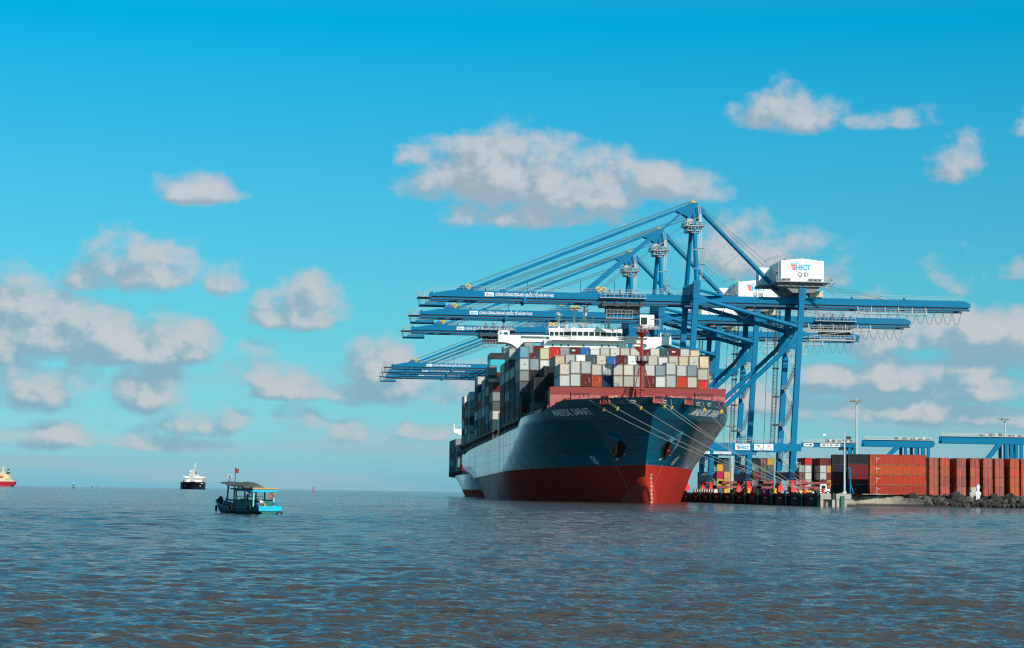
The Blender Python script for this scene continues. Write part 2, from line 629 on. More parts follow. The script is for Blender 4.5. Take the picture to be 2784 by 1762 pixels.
def hull_mats():
    # topside: glossy sea-blue paint with plate seams and run marks; boot-top: worn red antifouling
    m = bpy.data.materials.new('hull_blue')
    m.use_nodes = True
    b = NB(m.node_tree)
    p = m.node_tree.nodes['Principled BSDF']
    tc = b.n('ShaderNodeTexCoord')
    oc = tc.outputs['Object']
    n = b.noise(oc, 0.15, 4.0, 0.6)
    col = b.mix(1.0, (0.0015, 0.112, 0.185), b.m('MULTIPLY_ADD', n, 0.3, 0.85), 'MULTIPLY')
    sp = b.n('ShaderNodeSeparateXYZ')
    b.put(sp.inputs[0], oc)
    run = b.noise(b.v('MULTIPLY', oc, (0.6, 0.6, 0.035)), 1.0, 5.0, 0.65)
    aft = b.step(sp.outputs[1], 30.0, 90.0)
    lo = b.step(sp.outputs[2], 17.0, 6.0)
    col = b.mix(b.m('MULTIPLY', b.step(run, 0.52, 0.70), b.m('MULTIPLY_ADD', b.m('MULTIPLY', aft, lo), 0.5, 0.15)), col, (0.03, 0.045, 0.05))
    col = b.mix(b.m('MULTIPLY', b.step(b.noise(oc, 0.9, 6.0, 0.7), 0.64, 0.74), 0.25), col, (0.10, 0.075, 0.05))
    # welded plate seams, a few millimetres of relief
    def seam(x, period, w):
        f = b.m('ABSOLUTE', b.m('SUBTRACT', b.m('FRACT', b.m('DIVIDE', x, period)), 0.5))
        return b.step(f, 0.5 - w / period, 0.5)
    s = b.m('MAXIMUM', seam(sp.outputs[2], 3.1, 0.16), b.m('MULTIPLY', seam(sp.outputs[1], 11.6, 0.16), 0.8))
    rs = b.noise(b.v('MULTIPLY', oc, (0.9, 0.9, 0.05)), 1.0, 4.0, 0.6)
    col = b.mix(b.m('MULTIPLY', b.step(rs, 0.65, 0.76), 0.45), col, (0.13, 0.06, 0.03))
    sc = b.noise(b.v('MULTIPLY', oc, (0.5, 0.35, 1.3)), 1.0, 6.0, 0.72)
    col = b.mix(b.m('MULTIPLY', b.m('MULTIPLY', b.step(sc, 0.54, 0.68), aft), b.m('MULTIPLY', b.step(sp.outputs[2], 12.0, 6.5), 0.7)), col, (0.03, 0.03, 0.035))
    col = b.mix(b.m('MULTIPLY', s, 0.75), col, (0.003, 0.03, 0.045))
    b.put(p.inputs['Base Color'], col)
    b.put(p.inputs['Roughness'], b.m('MULTIPLY_ADD', run, 0.4, 0.12))
    b.put(p.inputs['Coat Weight'], b.m('SUBTRACT', 0.95, b.m('MULTIPLY', b.m('MAXIMUM', b.step(run, 0.50, 0.68), b.m('MULTIPLY', s, 0.8)), 0.55)))
    p.inputs['Coat Roughness'].default_value = 0.10
    bp = b.n('ShaderNodeBump')
    p.inputs['Specular IOR Level'].default_value = 0.03
    bp.inputs['Strength'].default_value = 0.35
    bp.inputs['Distance'].default_value = 0.05
    b.put(bp.inputs['Height'], b.m('SUBTRACT', b.noise(b.v('MULTIPLY', oc, (0.3, 0.3, 0.3)), 1.0, 2.0, 0.5), b.m('MULTIPLY', s, 0.3)))
    b.put(p.inputs['Normal'], bp.outputs[0])

    m2 = bpy.data.materials.new('hull_red')
    m2.use_nodes = True
    b = NB(m2.node_tree)
    p = m2.node_tree.nodes['Principled BSDF']
    tc = b.n('ShaderNodeTexCoord')
    oc = tc.outputs['Object']
    sp = b.n('ShaderNodeSeparateXYZ')
    b.put(sp.inputs[0], oc)
    n = b.noise(oc, 0.25, 5.0, 0.6)
    col = b.mix(1.0, (0.42, 0.030, 0.020), b.m('MULTIPLY_ADD', n, 0.5, 0.75), 'MULTIPLY')
    aft = b.step(sp.outputs[1], 60.0, 105.0)
    w = b.noise(b.v('MULTIPLY', oc, (0.9, 0.45, 0.14)), 1.0, 6.0, 0.7)
    col = b.mix(b.m('MULTIPLY', b.step(w, 0.44, 0.60), aft), col, (0.23, 0.27, 0.30))
    col = b.mix(b.m('MULTIPLY', b.step(b.noise(oc, 1.6, 5.0, 0.7), 0.64, 0.72), 0.35), col, (0.45, 0.22, 0.16))
    b.put(p.inputs['Base Color'], col)
    p.inputs['Roughness'].default_value = 0.55
    b.put(p.inputs['Coat Weight'], b.m('MULTIPLY', aft, 0.12))
    p.inputs['Coat Roughness'].default_value = 0.22
    p.inputs['Specular IOR Level'].default_value = 0.02
    return m, m2


HULL_BLUE, HULL_RED = hull_mats()

# ------------------------------------------------------------------ the ship's frame: x = port, y = aft of the breakwater, z = up from the keel-parallel datum
ALPHA = math.atan2(0.0915, 0.9958)
SHIP = (Matrix.Translation((29.3, 460, 0)) @ Matrix.Rotation(ALPHA, 4, 'Z') @ Matrix.Rotation(R(-0.3), 4, 'Y')
        @ Matrix.Translation((0, 250, 0)) @ Matrix.Rotation(R(-0.6), 4, 'X') @ Matrix.Translation((0, -250, 0)))


def lerp(a, c, t):
    return a + (c - a) * t


class Hull:
    def __init__(self, half=24.1, fwd=0.0, scale=1.0, end=258.0, boot=5.8, deck=15.6, fc=20.2):
        self.half, self.end, self.boot, self.deck, self.fc = half, end, boot, deck, fc

    def s0(self, z):
        if z <= self.boot:
            return -11.0 + 3.5 * ((self.boot - z) / 9.0) ** 1.3
        return -11.0 - 14.0 * min(1.2, ((z - self.boot) / (self.fc - self.boot))) ** 1.25

    def sf(self, z):
        if z <= self.boot:
            return lerp(88.0, 122.0, (self.boot - z) / 9.0)
        t = min(1.0, (z - self.boot) / (16.0 - self.boot))
        return lerp(88.0, 32.0, t)

    def send(self, z):
        if z >= 11.5:
            return self.end
        return lerp(self.end - 60.0, self.end, max(0.0, (z + 0.5) / 12.0) ** 0.9) if z > -0.5 else self.end - 60.0

    def b(self, s, z):
        a, e = self.s0(z), self.sf(z)
        u = (s - a) / (e - a)
        if u <= 0:
            return 0.0
        t = max(0.0, min(1.0, (z - self.boot) / (self.fc - self.boot)))
        if u >= 1:
            h = 1.0
        else:
            h = (1 - (1 - u) ** lerp(2.4, 3.4, t ** 1.5)) ** lerp(1.0, 0.8, t ** 2)
        run = 1.0
        st = self.send(z) - 75.0
        if s > st:
            k = min(1.0, (s - st) / 75.0)
            run = 1 - lerp(0.5, 0.06, max(0.0, min(1.0, (z + 2) / 12.0))) * k ** 2.2
        return self.half * h * run

    def top(self, s):
        if s < -7.5:
            return self.fc
        if s < 1.5:
            return lerp(self.fc, 18.5, (s + 7.5) / 9.0)
        if s < 5:
            return lerp(18.5, 18.0, (s - 1.5) / 3.5)
        if s < 32:
            return lerp(18.0, 17.7, (s - 5) / 27)
        if s < 34:
            return lerp(17.7, 15.9, (s - 32) / 2)
        return lerp(15.9, 15.1, min(1, (s - 34) / 200))

    def build(self, parent):
        levels = [z for z in (-5, -3, -1.5, 0, 1.5, 3, 4.5) if z < self.boot - 0.3] + [self.boot]
        nt = 26
        taus = [(i / 46) ** 2.0 * 0.30 for i in range(47)] + [0.30 + 0.70 * i / 40 for i in range(1, 41)]
        cols = []
        for tau in taus:
            colm = []
            for z in levels:
                s = lerp(self.s0(z), self.send(z), tau)
                colm.append((s, z))
            for j in range(1, nt + 1):
                f = j / nt
                zn = self.boot + (self.fc - self.boot) * f
                s = lerp(self.s0(zn), self.send(zn), tau)
                for _ in range(3):
                    zz = self.boot + (self.top(s) - self.boot) * f
                    s = lerp(self.s0(zz), self.send(zz), tau)
                colm.append((s, zz))
            cols.append(colm)
        nl = len(cols[0])
        for name, j0, j1, m in (('hull_bottom', 0, len(levels) - 1, HULL_RED), ('hull', len(levels) - 1, nl - 1, HULL_BLUE)):
            vs, fs = [], []
            for side in (-1, 1):
                o = len(vs)
                for c in cols:
                    for j in range(j0, j1 + 1):
                        s, z = c[j]
                        vs.append((side * self.b(s, z), s, z))
                n = j1 - j0 + 1
                for i in range(len(cols) - 1):
                    for j in range(n - 1):
                        q = (o + i * n + j, o + (i + 1) * n + j, o + (i + 1) * n + j + 1, o + i * n + j + 1)
                        fs.append(q if side > 0 else q[::-1])
            half = len(vs) // 2
            last = (len(cols) - 1) * n
            for j in range(n - 1):
                fs.append((last + j, last + j + 1, half + last + j + 1, half + last + j))
            me = bpy.data.meshes.new(name)
            me.from_pydata(vs, [], fs)
            me.materials.append(m)
            me.polygons.foreach_set('use_smooth', [True] * len(fs))
            me.update()
            put(name, me, parent)
        # decks
        mb = MB()
        for s_a, s_b, z in ((-24.6, 3.2, self.fc - 1.25), (3.2, 32.5, self.deck + 1.0), (32.5, self.end - 0.3, self.deck - 0.6)):
            ss = [lerp(s_a, s_b, k / 12) for k in range(13)]
            pl = [(-max(0.02, self.b(s, z) - 0.12), s, z) for s in ss] + [(max(0.02, self.b(s, z) - 0.12), s, z) for s in reversed(ss)]
            mb.add(pl, [tuple(range(len(pl)))])
        mb.build('deck', DECKRED, parent)

    def on(self, side, s, z, out=0.0):
        """point on the shell plating, moved outwards along its normal"""
        e = 0.15
        p = Vector((side * self.b(s, z), s, z))
        ds = Vector((side * self.b(s + e, z), s + e, z)) - p
        dz = Vector((side * self.b(s, z + e), s, z + e)) - p
        n = ds.cross(dz).normalized()
        if n.x * side < 0:
            n = -n
        return p + n * out


def hull_print(h, mb, side, body, s_start, z, height, width, mi=0, bold=0.02, out=0.10, spacing=1.0):
    """lettering that follows the shell plating; s_start is where the text begins, walking along the shell"""
    vs, fs = text_geo(body, bold, spacing)
    x0, x1 = min(v[0] for v in vs), max(v[0] for v in vs)
    capv, _ = text_geo('H', bold)
    sy = height / max(v[1] for v in capv)
    sx = width / (x1 - x0)
    # arc length table along the shell at height z
    dirn = -1 if side < 0 else 1       # starboard reads towards the bow, port reads towards the stern
    tab = [(0.0, s_start)]
    p = h.on(side, s_start, z)
    s = s_start
    while tab[-1][0] < width + 1:
        s += 0.1 * dirn
        if s < h.s0(z) + 0.05:
            break
        q = h.on(side, s, z)
        tab.append((tab[-1][0] + (q - p).length, s))
        p = q
    L, S = [t[0] for t in tab], [t[1] for t in tab]
    out_v = []
    for x, y in vs:
        s = float(np.interp((x - x0) * sx, L, S))
        out_v.append(h.on(side, s, z + y * sy, out))
    mb.add(out_v, fs, mi)


def shape_on_hull(h, mb, side, s, z, pts, faces, mi=0, out=0.08):
    mb.add([h.on(side, s + x, z + y, out) for x, y in pts], faces, mi)


def ring_pts(r0, r1, n=24):
    pts, fs = [], []
    for i in range(n):
        a = 2 * math.pi * i / n
        pts += [(r0 * math.cos(a), r0 * math.sin(a)), (r1 * math.cos(a), r1 * math.sin(a))]
    for i in range(n):
        j = (i + 1) % n
        fs.append((2 * i, 2 * i + 1, 2 * j + 1, 2 * j))
    return pts, fs


def build_ship():
    ship = thing('container_ship', 'huge dark blue and red container ship moored at the quay, bow towards the viewer', 'ship', SHIP)
    h = Hull()
    h.build(ship)
    # ---- bulb under the stem
    vs, fs = [], []
    prof = []
    N, K = 18, 20
    for i in range(N + 1):
        t = i / N
        y = -17.6 + 26.0 * t
        a = (1 - (1 - min(1.0, t / 0.55)) ** 2.4) ** 0.5 if t < 0.55 else 1.0
        wz = 6.6 * a * (1.0 - 0.25 * max(0, t - 0.35) ** 1.2)
        wx = 2.55 * a * (1.0 + 0.8 * t)
        prof.append((y, wx, wz, -2.4 - 1.6 * t))
    for y, wx, wz, zc in prof:
        for k in range(K):
            q = 2 * math.pi * k / K
            vs.append((wx * math.sin(q), y, zc + wz * math.cos(q)))
    for i in range(N):
        for k in range(K):
            k2 = (k + 1) % K
            fs.append((i * K + k, i * K + k2, (i + 1) * K + k2, (i + 1) * K + k))
    fs.append(tuple(range(K))[::-1])
    mb = MB().add(vs, fs)
    mb.build('bulbous_bow', HULL_RED, ship, smooth=True)
    # white worn draught scale down the front of the bulb and of the stem
    mb = MB()
    for k in range(22):
        z = -2.6 + k * 0.29
        y = -17.75 + 0.045 * (z + 1.0) ** 2
        mb.cbox((0.18 + 0.1 * (k % 2), y, z), (0.5 - 0.14 * (k % 3), 0.22, 0.15))
    mb.build('draught_mark', mat('worn_white', (0.62, 0.42, 0.33), 0.7), ship)['kind'] = 'stuff'

    # ---- names on both bows, thruster signs, bulb signs
    mb = MB()
    hull_print(h, mb, -1, 'MAERSK SARAT', -0.9, 16.95, 1.4, 13.6, bold=0.025, spacing=1.1)
    mb.build('name_lettering', WPRINT, ship)
    mb = MB()
    hull_print(h, mb, 1, 'MAERSK SARAT', -14.8, 16.95, 1.4, 13.6, bold=0.025, spacing=1.1)
    mb.build('name_lettering', WPRINT, ship)
    for side, s, z in ((-1, 5.0, 7.2), (1, 5.0, 7.2)):
        mb = MB()
        pts, fs = ring_pts(0.78, 1.0)
        shape_on_hull(h, mb, side, s, z, pts, fs)
        for a in (R(45), R(135)):
            c, q = math.cos(a), math.sin(a)
            w = 0.12
            for t0, t1 in ((-0.75, -0.12), (0.12, 0.75)):
                pts = [(t0 * c - w * q, t0 * q + w * c), (t1 * c - w * q, t1 * q + w * c), (t1 * c + w * q, t1 * q - w * c), (t0 * c + w * q, t0 * q - w * c)]
                shape_on_hull(h, mb, side, s, z, pts, [(0, 1, 2, 3)])
        mb.build('thruster_sign', WPRINT if side < 0 else mat('sign_cream', (0.75, 0.55, 0.32), 0.6), ship)
        mb = MB()
        for poly in ([(-0.9, 0.9), (-0.3, 0.9), (-0.3, 0.72), (-0.9, 0.72)], [(-0.5, 0.72), (-0.3, 0.72), (-0.3, 0.25), (-0.5, 0.25)],
                     [(-0.9, 0.25), (-0.3, 0.25), (-0.3, 0.07), (-0.9, 0.07)], [(-1.3, 0.1), (-0.9, 0.25), (-0.9, 0.0), (-1.3, -0.1)],
                     [(1.2, 1.0), (1.7, 1.0), (1.7, 0.85), (1.2, 0.85)], [(2.1, 1.0), (2.5, 1.0), (2.5, 0.85), (2.1, 0.85)]):
            shape_on_hull(h, mb, side, -3.8 if side > 0 else -4.0, 7.1, [(x * 1.1 * (1 if side > 0 else -1), y * 1.3) for x, y in poly], [(0, 1, 2, 3)])
        mb.build('bulb_sign', WPRINT, ship)['kind'] = 'stuff'
        mb = MB()
        for k in range(20):
            q = 3.4 - 0.36 * k
            shape_on_hull(h, mb, side, -1.0 - 0.16 * k, 6.9 + 0.0 - 0.42 * k, [(-0.05, 0), (0.07, 0), (0.07, 0.13), (-0.05, 0.13)], [(0, 1, 2, 3)])
        mb.build('draught_mark', WPRINT, ship)['kind'] = 'stuff'

    # ---- anchor pockets: flat plate with the pocket's shade as its colour, bolster with a sun-catching face, stockless anchor
    for side in (-1, 1):
        pk = MB()
        s_c, z_c = -6.0, 12.0
        lo = [h.on(side, s_c - 2.4, z_c + 1.5, 0.05), h.on(side, s_c + 3.2, z_c - 1.6, 0.05), h.on(side, s_c + 2.2, z_c - 3.2, 0.05), h.on(side, s_c - 3.2, z_c - 0.4, 0.05)]
        hi = [h.on(side, s_c - 2.4, z_c + 1.5, 0.2), h.on(side, s_c + 3.2, z_c - 1.6, 0.25), h.on(side, s_c + 2.2, z_c - 3.0, 0.85), h.on(side, s_c - 3.2, z_c - 0.4, 1.0)]
        pk.add(lo + hi, [(4, 5, 6, 7), (0, 1, 5, 4), (1, 2, 6, 5), (2, 3, 7, 6), (3, 0, 4, 7)])
        bol = pk.build('anchor_bolster', HULL_BLUE, ship)
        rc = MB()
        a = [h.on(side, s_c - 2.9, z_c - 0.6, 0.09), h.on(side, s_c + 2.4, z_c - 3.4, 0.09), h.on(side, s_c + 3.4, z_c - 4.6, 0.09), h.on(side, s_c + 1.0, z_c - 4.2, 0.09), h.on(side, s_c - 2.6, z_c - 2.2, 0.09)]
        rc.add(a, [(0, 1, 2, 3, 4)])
        rc.build('hawse_shade_plate', mat('recess_shade_black', (0.008, 0.010, 0.014), 0.7), ship)  # flat black patch, the pocket's shade painted on the shell
        an = MB()
        rust = mat('anchor_rust', (0.34, 0.085, 0.02), 0.8, var=0.3, vscale=2.0)
        c0 = h.on(side, s_c - 1.6, z_c - 1.2, 0.5)
        c1 = h.on(side, s_c + 0.8, z_c - 2.9, 0.6)
        an.bar(c0, c1, 0.45, 0.4)
        an.bar(c1 + Vector((0, -1.0, 0.55)), c1 + Vector((0, 1.0, -0.55)), 0.6, 0.5)
        an.bar(c1 + Vector((0, -0.95, 0.5)), c1 + Vector((side * 0.2, -1.5, 1.6)), 0.5, 0.35, w1=0.15, h1=0.15)
        an.bar(c1 + Vector((0, 0.95, -0.5)), c1 + Vector((side * 0.2, 0.2, 0.9)), 0.5, 0.35, w1=0.15, h1=0.15)
        an.build('anchor', rust, ship)

    # ---- breakwater across the forecastle
    mb = MB()
    for (zA, yA, zB, yB) in ((18.95, -0.2, 21.9, 0.5), (21.9, 0.5, 23.7, 0.2)):
        for k in range(8):
            xa, xb = -20.3 + 40.6 * k / 8, -20.3 + 40.6 * (k + 1) / 8
            mb.add([(xa, yA, zA), (xb, yA, zA), (xb, yB, zB), (xa, yB, zB), (xa, yA + 0.12, zA), (xb, yA + 0.12, zA), (xb, yB + 0.12, zB), (xa, yB + 0.12, zB)],
                   [(0, 1, 2, 3), (7, 6, 5, 4), (3, 2, 6, 7)])
    for side in (-1, 1):
        x = 20.3 * side
        mb.add([(x, -0.2, 18.0), (x, 0.5, 21.9), (x, 0.2, 23.7), (x + 0.1 * side, 3.0, 23.7), (x + 0.1 * side, 3.0, 18.0)], [(0, 1, 2, 3, 4), (4, 3, 2, 1, 0)])
    for k in range(12):
        x = -19 + 38 * k / 11
        mb.add([(x, 0.6, 19), (x, 0.4, 23.5), (x, 2.2, 19)], [(0, 1, 2), (2, 1, 0)])
    mb.build('breakwater', DECKRED, ship)
    dkr = mat('deck_red_dark', (0.20, 0.03, 0.028), 0.6)
    for side in (-1, 1):
        mb = MB()
        x0 = 14.2 * side
        for dx in (-2.0, 2.0):
            for y in (-6.5, -4.5):
                mb.bar((x0 + dx, y, 18.9), (x0 + dx, y, 22.3), 0.12)
        mb.cbox((x0, -5.5, 22.0), (4.2, 2.2, 0.12))
        mb.rail([(x0 - 2, -6.5, 21.0), (x0 + 2, -6.5, 21.0), (x0 + 2, -4.5, 21.0), (x0 - 2, -4.5, 21.0), (x0 - 2, -6.5, 21.0)], 1.2, 1.0, 0.09)
        mb.build('deck_platform', dkr, ship)
    mb = MB()
    mb.rail([(1.5, -6.0, 20.6), (4.5, -6.0, 20.6), (4.5, -4.0, 20.6)], 1.2, 1.0, 0.08)
    mb.build('deck_guard', dkr, ship)
    MB().bar((5.6, -5.0, 19), (5.6, -5.0, 23.5), 0.12).build('flag_staff', dkr, ship)

    # ---- windlasses with chain arches, winches and bitts
    for x in (-5.2, 5.0):
        mb = MB()
        pts = [(x + 1.9 * math.cos(a), -5.0, 19.3 + 2.3 * math.sin(a)) for a in [math.pi * k / 14 for k in range(15)]]
        mb.path(pts, 0.32)
        mb.lathe((x - 0.6, -5.0, 20.4), [(1.5, 0), (1.5, 0.2), (0.8, 0.25), (0.8, 1.3), (1.5, 1.35), (1.5, 1.55)], 16, axis=0)
        mb.cbox((x, -5.0, 19.4), (3.8, 2.4, 0.9))
        w = mb.build('windlass', mat('winch_red', (0.30, 0.035, 0.03), 0.5), ship)
    mb = MB()
    for x0, x1 in ((-10.5, -6.0), (6.2, 9.0)):
        for k in range(26):
            t = k / 25
            mb.cbox((lerp(x0, x1, t), -7.2 - 0.4 * math.sin(k * 1.7), 20.0 + 1.3 * (t if x0 < 0 else 1 - t) + 0.1 * math.sin(k * 2.3)), (0.34, 0.3, 0.28))
    mb.build('rope_coil', mat('rope_tan', (0.55, 0.36, 0.18), 0.9), ship)
    for x, y in ((-17.0, -4.0), (-15.0, -6.8), (-12.0, -9.5), (-9.6, -11.0), (12.4, -9.4), (15.2, -6.6), (17.2, -3.6)):
        mb = MB()
        mb.cbox((x, y, 19.2), (2.2, 1.5, 0.5))
        mb.lathe((x - 0.6, y, 20.05), [(0.55, 0), (0.55, 0.12), (0.3, 0.14), (0.3, 0.95), (0.55, 1.0), (0.55, 1.12)], 10, axis=0)
        mb.bar((x - 0.9, y, 19.4), (x - 0.9, y, 20.7), 0.2)
        mb.bar((x + 0.9, y, 19.4), (x + 0.9, y, 20.6), 0.2)
        mb.bar((x - 0.3, y - 0.6, 20.4), (x + 0.9, y + 0.2, 20.9), 0.22)
        mb.build('mooring_winch', mat('winch_red', (0.30, 0.035, 0.03), 0.5), ship)

    # ---- red fairlead boxes and chocks let into the bulwark
    fair = [(-1, -17.8, 'box'), (-1, -8.0, 'gap'), (-1, -4.5, 'gap'), (-1, 0.2, 'gap'), (1, -24.3, 'box'), (1, -19.6, 'box'), (1, -9.5, 'gap'), (1, -6.0, 'gap'), (1, -1.0, 'gap')]
    for side, s, kind in fair:
        mb = MB()
        zf = min(19.75, h.top(s) - 0.45)
        p = h.on(side, s, zf, 0.0)
        n = (h.on(side, s, zf, 1.0) - p)
        n.z = 0
        n.normalize()
        t = Vector((-n.y, n.x, 0))
        W, H_ = (1.25, 1.5) if kind == 'box' else (0.95, 1.2)
        if kind == 'box':
            o = p + n * 0.10
            for a0, a1 in (((-W, -0.75), (W, -0.75)), ((W, -0.75), (W * 0.8, 0.85)), ((W * 0.8, 0.85), (-W * 0.8, 0.85)), ((-W * 0.8, 0.85), (-W, -0.75))):
                mb.bar(o + t * a0[0] + Vector((0, 0, a0[1])), o + t * a1[0] + Vector((0, 0, a1[1])), 0.34, 0.3)
            for q in (-0.45, 0.0, 0.45):
                mb.bar(o + t * q + Vector((0, 0, -0.7)), o + t * q + Vector((0, 0, 0.7)), 0.14, 0.14)
            mb.bar(o + t * (-W) + n * -0.12, o + t * W + n * -0.12, 0.04, 1.5, up=(0, 0, 1))
        else:
            o = p + n * 0.08
            mb.bar(o + t * -W + Vector((0, 0, 0.2)), o + t * W + Vector((0, 0, 0.55)), 0.3, 0.6)
            mb.bar(o + t * -W * .6 + Vector((0, 0, 0.2)), o + t * -W * .6 + Vector((0, 0, 1.2)), 0.3, 0.3)
            mb.bar(o + t * W * .6 + Vector((0, 0, 0.2)), o + t * W * .6 + Vector((0, 0, 0.9)), 0.3, 0.3)
        mb.build('fairlead', mat('winch_red', (0.30, 0.035, 0.03), 0.5), ship)
    for side, s in ((1, -23.2), (-1, -21.6), (1, -16.6), (1, -13.2)):
        mb = MB()
        p = h.on(side, s, 19.35, 0.12)
        n = (h.on(side, s, 19.35, 1.0) - p).normalized()
        t = n.cross(Vector((0, 0, 1))).normalized()
        u = t.cross(n)
        ring = [p + t * (0.75 * math.cos(a)) + u * (0.42 * math.sin(a)) for a in [2 * math.pi * k / 14 for k in range(15)]]
        mb.path(ring, 0.26)
        mb.build('panama_chock', mat('chock_grey', (0.42, 0.42, 0.40), 0.4, 0.4), ship)

    # ---- foremast
    red = mat('mast_red', (0.30, 0.028, 0.022), 0.5, var=0.15)
    x, y = 0.35, -3.2
    mb = MB()
    mb.tube((x, y, 18.8), (x, y, 30.2), 0.52, 14, r1=0.46)
    mb.tube((x, y, 30.2), (x, y, 36.6), 0.38, 14, r1=0.30)
    mb.tube((x, y, 36.6), (x, y, 39.0), 0.10, 8)
    mb.build('foremast', red, ship, smooth=False)
    for q, (dx, dy) in enumerate(((-2.9, -1.3), (2.9, -1.3), (0.0, 2.6))):
        MB().tube((x + dx, y + dy, 18.8), (x + dx * 0.22, y + dy * 0.22, 28.0), 0.14, 8).build('mast_stay', red, ship)
    mb = MB()
    mb.bar((x - 2.5, y - 1.1, 20.6), (x + 2.5, y - 1.1, 20.6), 0.16)
    mb.bar((x - 2.1, y - 1.0, 23.2), (x + 2.1, y - 1.0, 23.2), 0.14)
    for k in range(36):
        z = 19.5 + 0.5 * k
        mb.bar((x - 0.75, y - 0.75, z), (x - 0.35, y - 0.75, z), 0.05)
    for dx in (-0.75, -0.35):
        mb.bar((x + dx, y - 0.75, 19), (x + dx, y - 0.75, 36.5), 0.06)
    mb.build('mast_ladder', red, ship)
    for z, r, m in ((29.6, 1.5, mat('mast_red_dark', (0.06, 0.012, 0.012), 0.6)), (36.2, 1.55, red)):
        mb = MB()
        mb.lathe((x, y, z - 1.2), [(0.4, 0), (r, 1.05), (r, 1.2)], 14)
        mb.rail([(x + r * math.cos(a), y + r * math.sin(a), z) for a in [2 * math.pi * k / 10 for k in range(11)]], 1.1, 1.2, 0.06)
        pf = mb.build('mast_platform', m, ship)
        mb = MB()
        for dx in (-0.9, 0.0, 0.9):
            mb.lathe((x + dx, y - 1.0, z + 0.1), [(0.16, 0), (0.2, 0.2), (0.2, 0.45), (0.08, 0.55)], 8)
        mb.build('mast_lamp', STEEL, pf)
    mb = MB()
    mb.add([(x - 1.9, y - 0.6, 32.9), (x - 0.3, y - 0.6, 32.9), (x - 0.3, y + 0.6, 32.9), (x - 1.9, y + 0.6, 32.9), (x - 0.3, y, 31.2)], [(0, 1, 2, 3), (0, 4, 1), (1, 4, 2), (2, 4, 3), (3, 4, 0)])
    mb.rail([(x - 0.4, y - 0.6, 32.9), (x - 1.9, y - 0.6, 32.9), (x - 1.9, y + 0.6, 32.9)], 1.2, 0.8, 0.06)
    mb.build('lookout_step', red, ship)
    mb = MB()
    mb.lathe((x, y, 38.4), [(0.1, 0), (0.25, 0.1), (0.25, 0.5), (0.1, 0.6)], 8)
    mb.cbox((x, y, 37.6), (1.2, 0.1, 0.1))
    mb.lathe((x - 0.5, y, 37.6), [(0.12, 0), (0.16, 0.3), (0.05, 0.4)], 8)
    mb.build('mast_lamp', DARK, ship)

    # ---- bridge block
    by = 100.0
    mb = MB()
    mb.box((-11.6, by, 15.0), (11.6, by + 11, 43.2))
    mb.cbox((0, by - 0.25, 42.75), (19, 0.5, 0.3))
    house = mb.build('deckhouse', WHITE, ship)
    for dx in (-9.3, -6.9, -4.9, -0.6, 4.6, 6.5, 9.0):
        MB().cbox((dx, by - 0.03, 41.6), (0.42, 0.1, 0.55)).build('porthole', GLASS, house)
    for k, dx in enumerate((-8.2, -2.6, 2.2, 7.8)):
        MB().cbox((dx, by - 0.04, 39.4), (0.8, 0.1, 0.7)).build('window', GLASS, house)
    # wheelhouse: front bays (plan outline), tilted window band
    plan = [(-10.2, by + 0.2), (-6.2, by + 0.2), (-4.2, by - 1.4), (3.9, by - 1.4), (5.9, by + 0.2), (10.2, by + 0.2)]
    full = plan + [(10.2, by + 9.5), (-10.2, by + 9.5)]
    mb = MB()
    mb.prism(full, 2, 43.0, 44.05)
    mb.prism([(px_ * 1.015, py_) for px_, py_ in full], 2, 45.35, 46.35)
    mb.build('wheelhouse', WHITE, ship)
    core = [(px_ * 0.985, py_ + 0.22) for px_, py_ in plan] + [(10.0, by + 9.3), (-10.0, by + 9.3)]
    mb = MB()
    mb.prism(core, 2, 44.05, 45.35)
    mb.build('window_glass', GLASS, ship)
    mb = MB()
    def mull(p, q, n):
        for k in range(n + 1):
            t = k / n
            mb.bar((lerp(p[0], q[0], t), lerp(p[1], q[1], t), 44.0), (lerp(p[0], q[0], t), lerp(p[1], q[1], t), 45.4), 0.24, 0.24)
    mull(plan[0], plan[1], 3)
    mull(plan[1], plan[2], 1)
    mull(plan[2], plan[3], 5)
    mull(plan[3], plan[4], 1)
    mull(plan[4], plan[5], 3)
    mb.build('window_frame', WHITE, ship)
    mb = MB()
    mb.rail([(-10.4, by - 1.6, 43.0), (-4.4, by - 2.2, 43.0), (4.2, by - 2.2, 43.0), (10.4, by - 1.6, 43.0)], 1.1, 1.6, 0.07)
    mb.cbox((0, by - 1.3, 42.95), (21, 2.0, 0.14))
    mb.rail([(-10.2, by + 0.2, 46.35), (-6, by + 0.2, 46.35), (-4.2, by - 1.3, 46.35), (4, by - 1.3, 46.35), (6, by + 0.2, 46.35), (10.2, by + 0.2, 46.35), (10.2, by + 9, 46.35)], 1.15, 1.5, 0.07)
    mb.rail([(-10.2, by + 0.2, 46.35), (-10.2, by + 9, 46.35)], 1.15, 1.5, 0.07)
    mb.build('bridge_railing', WHITE, ship)
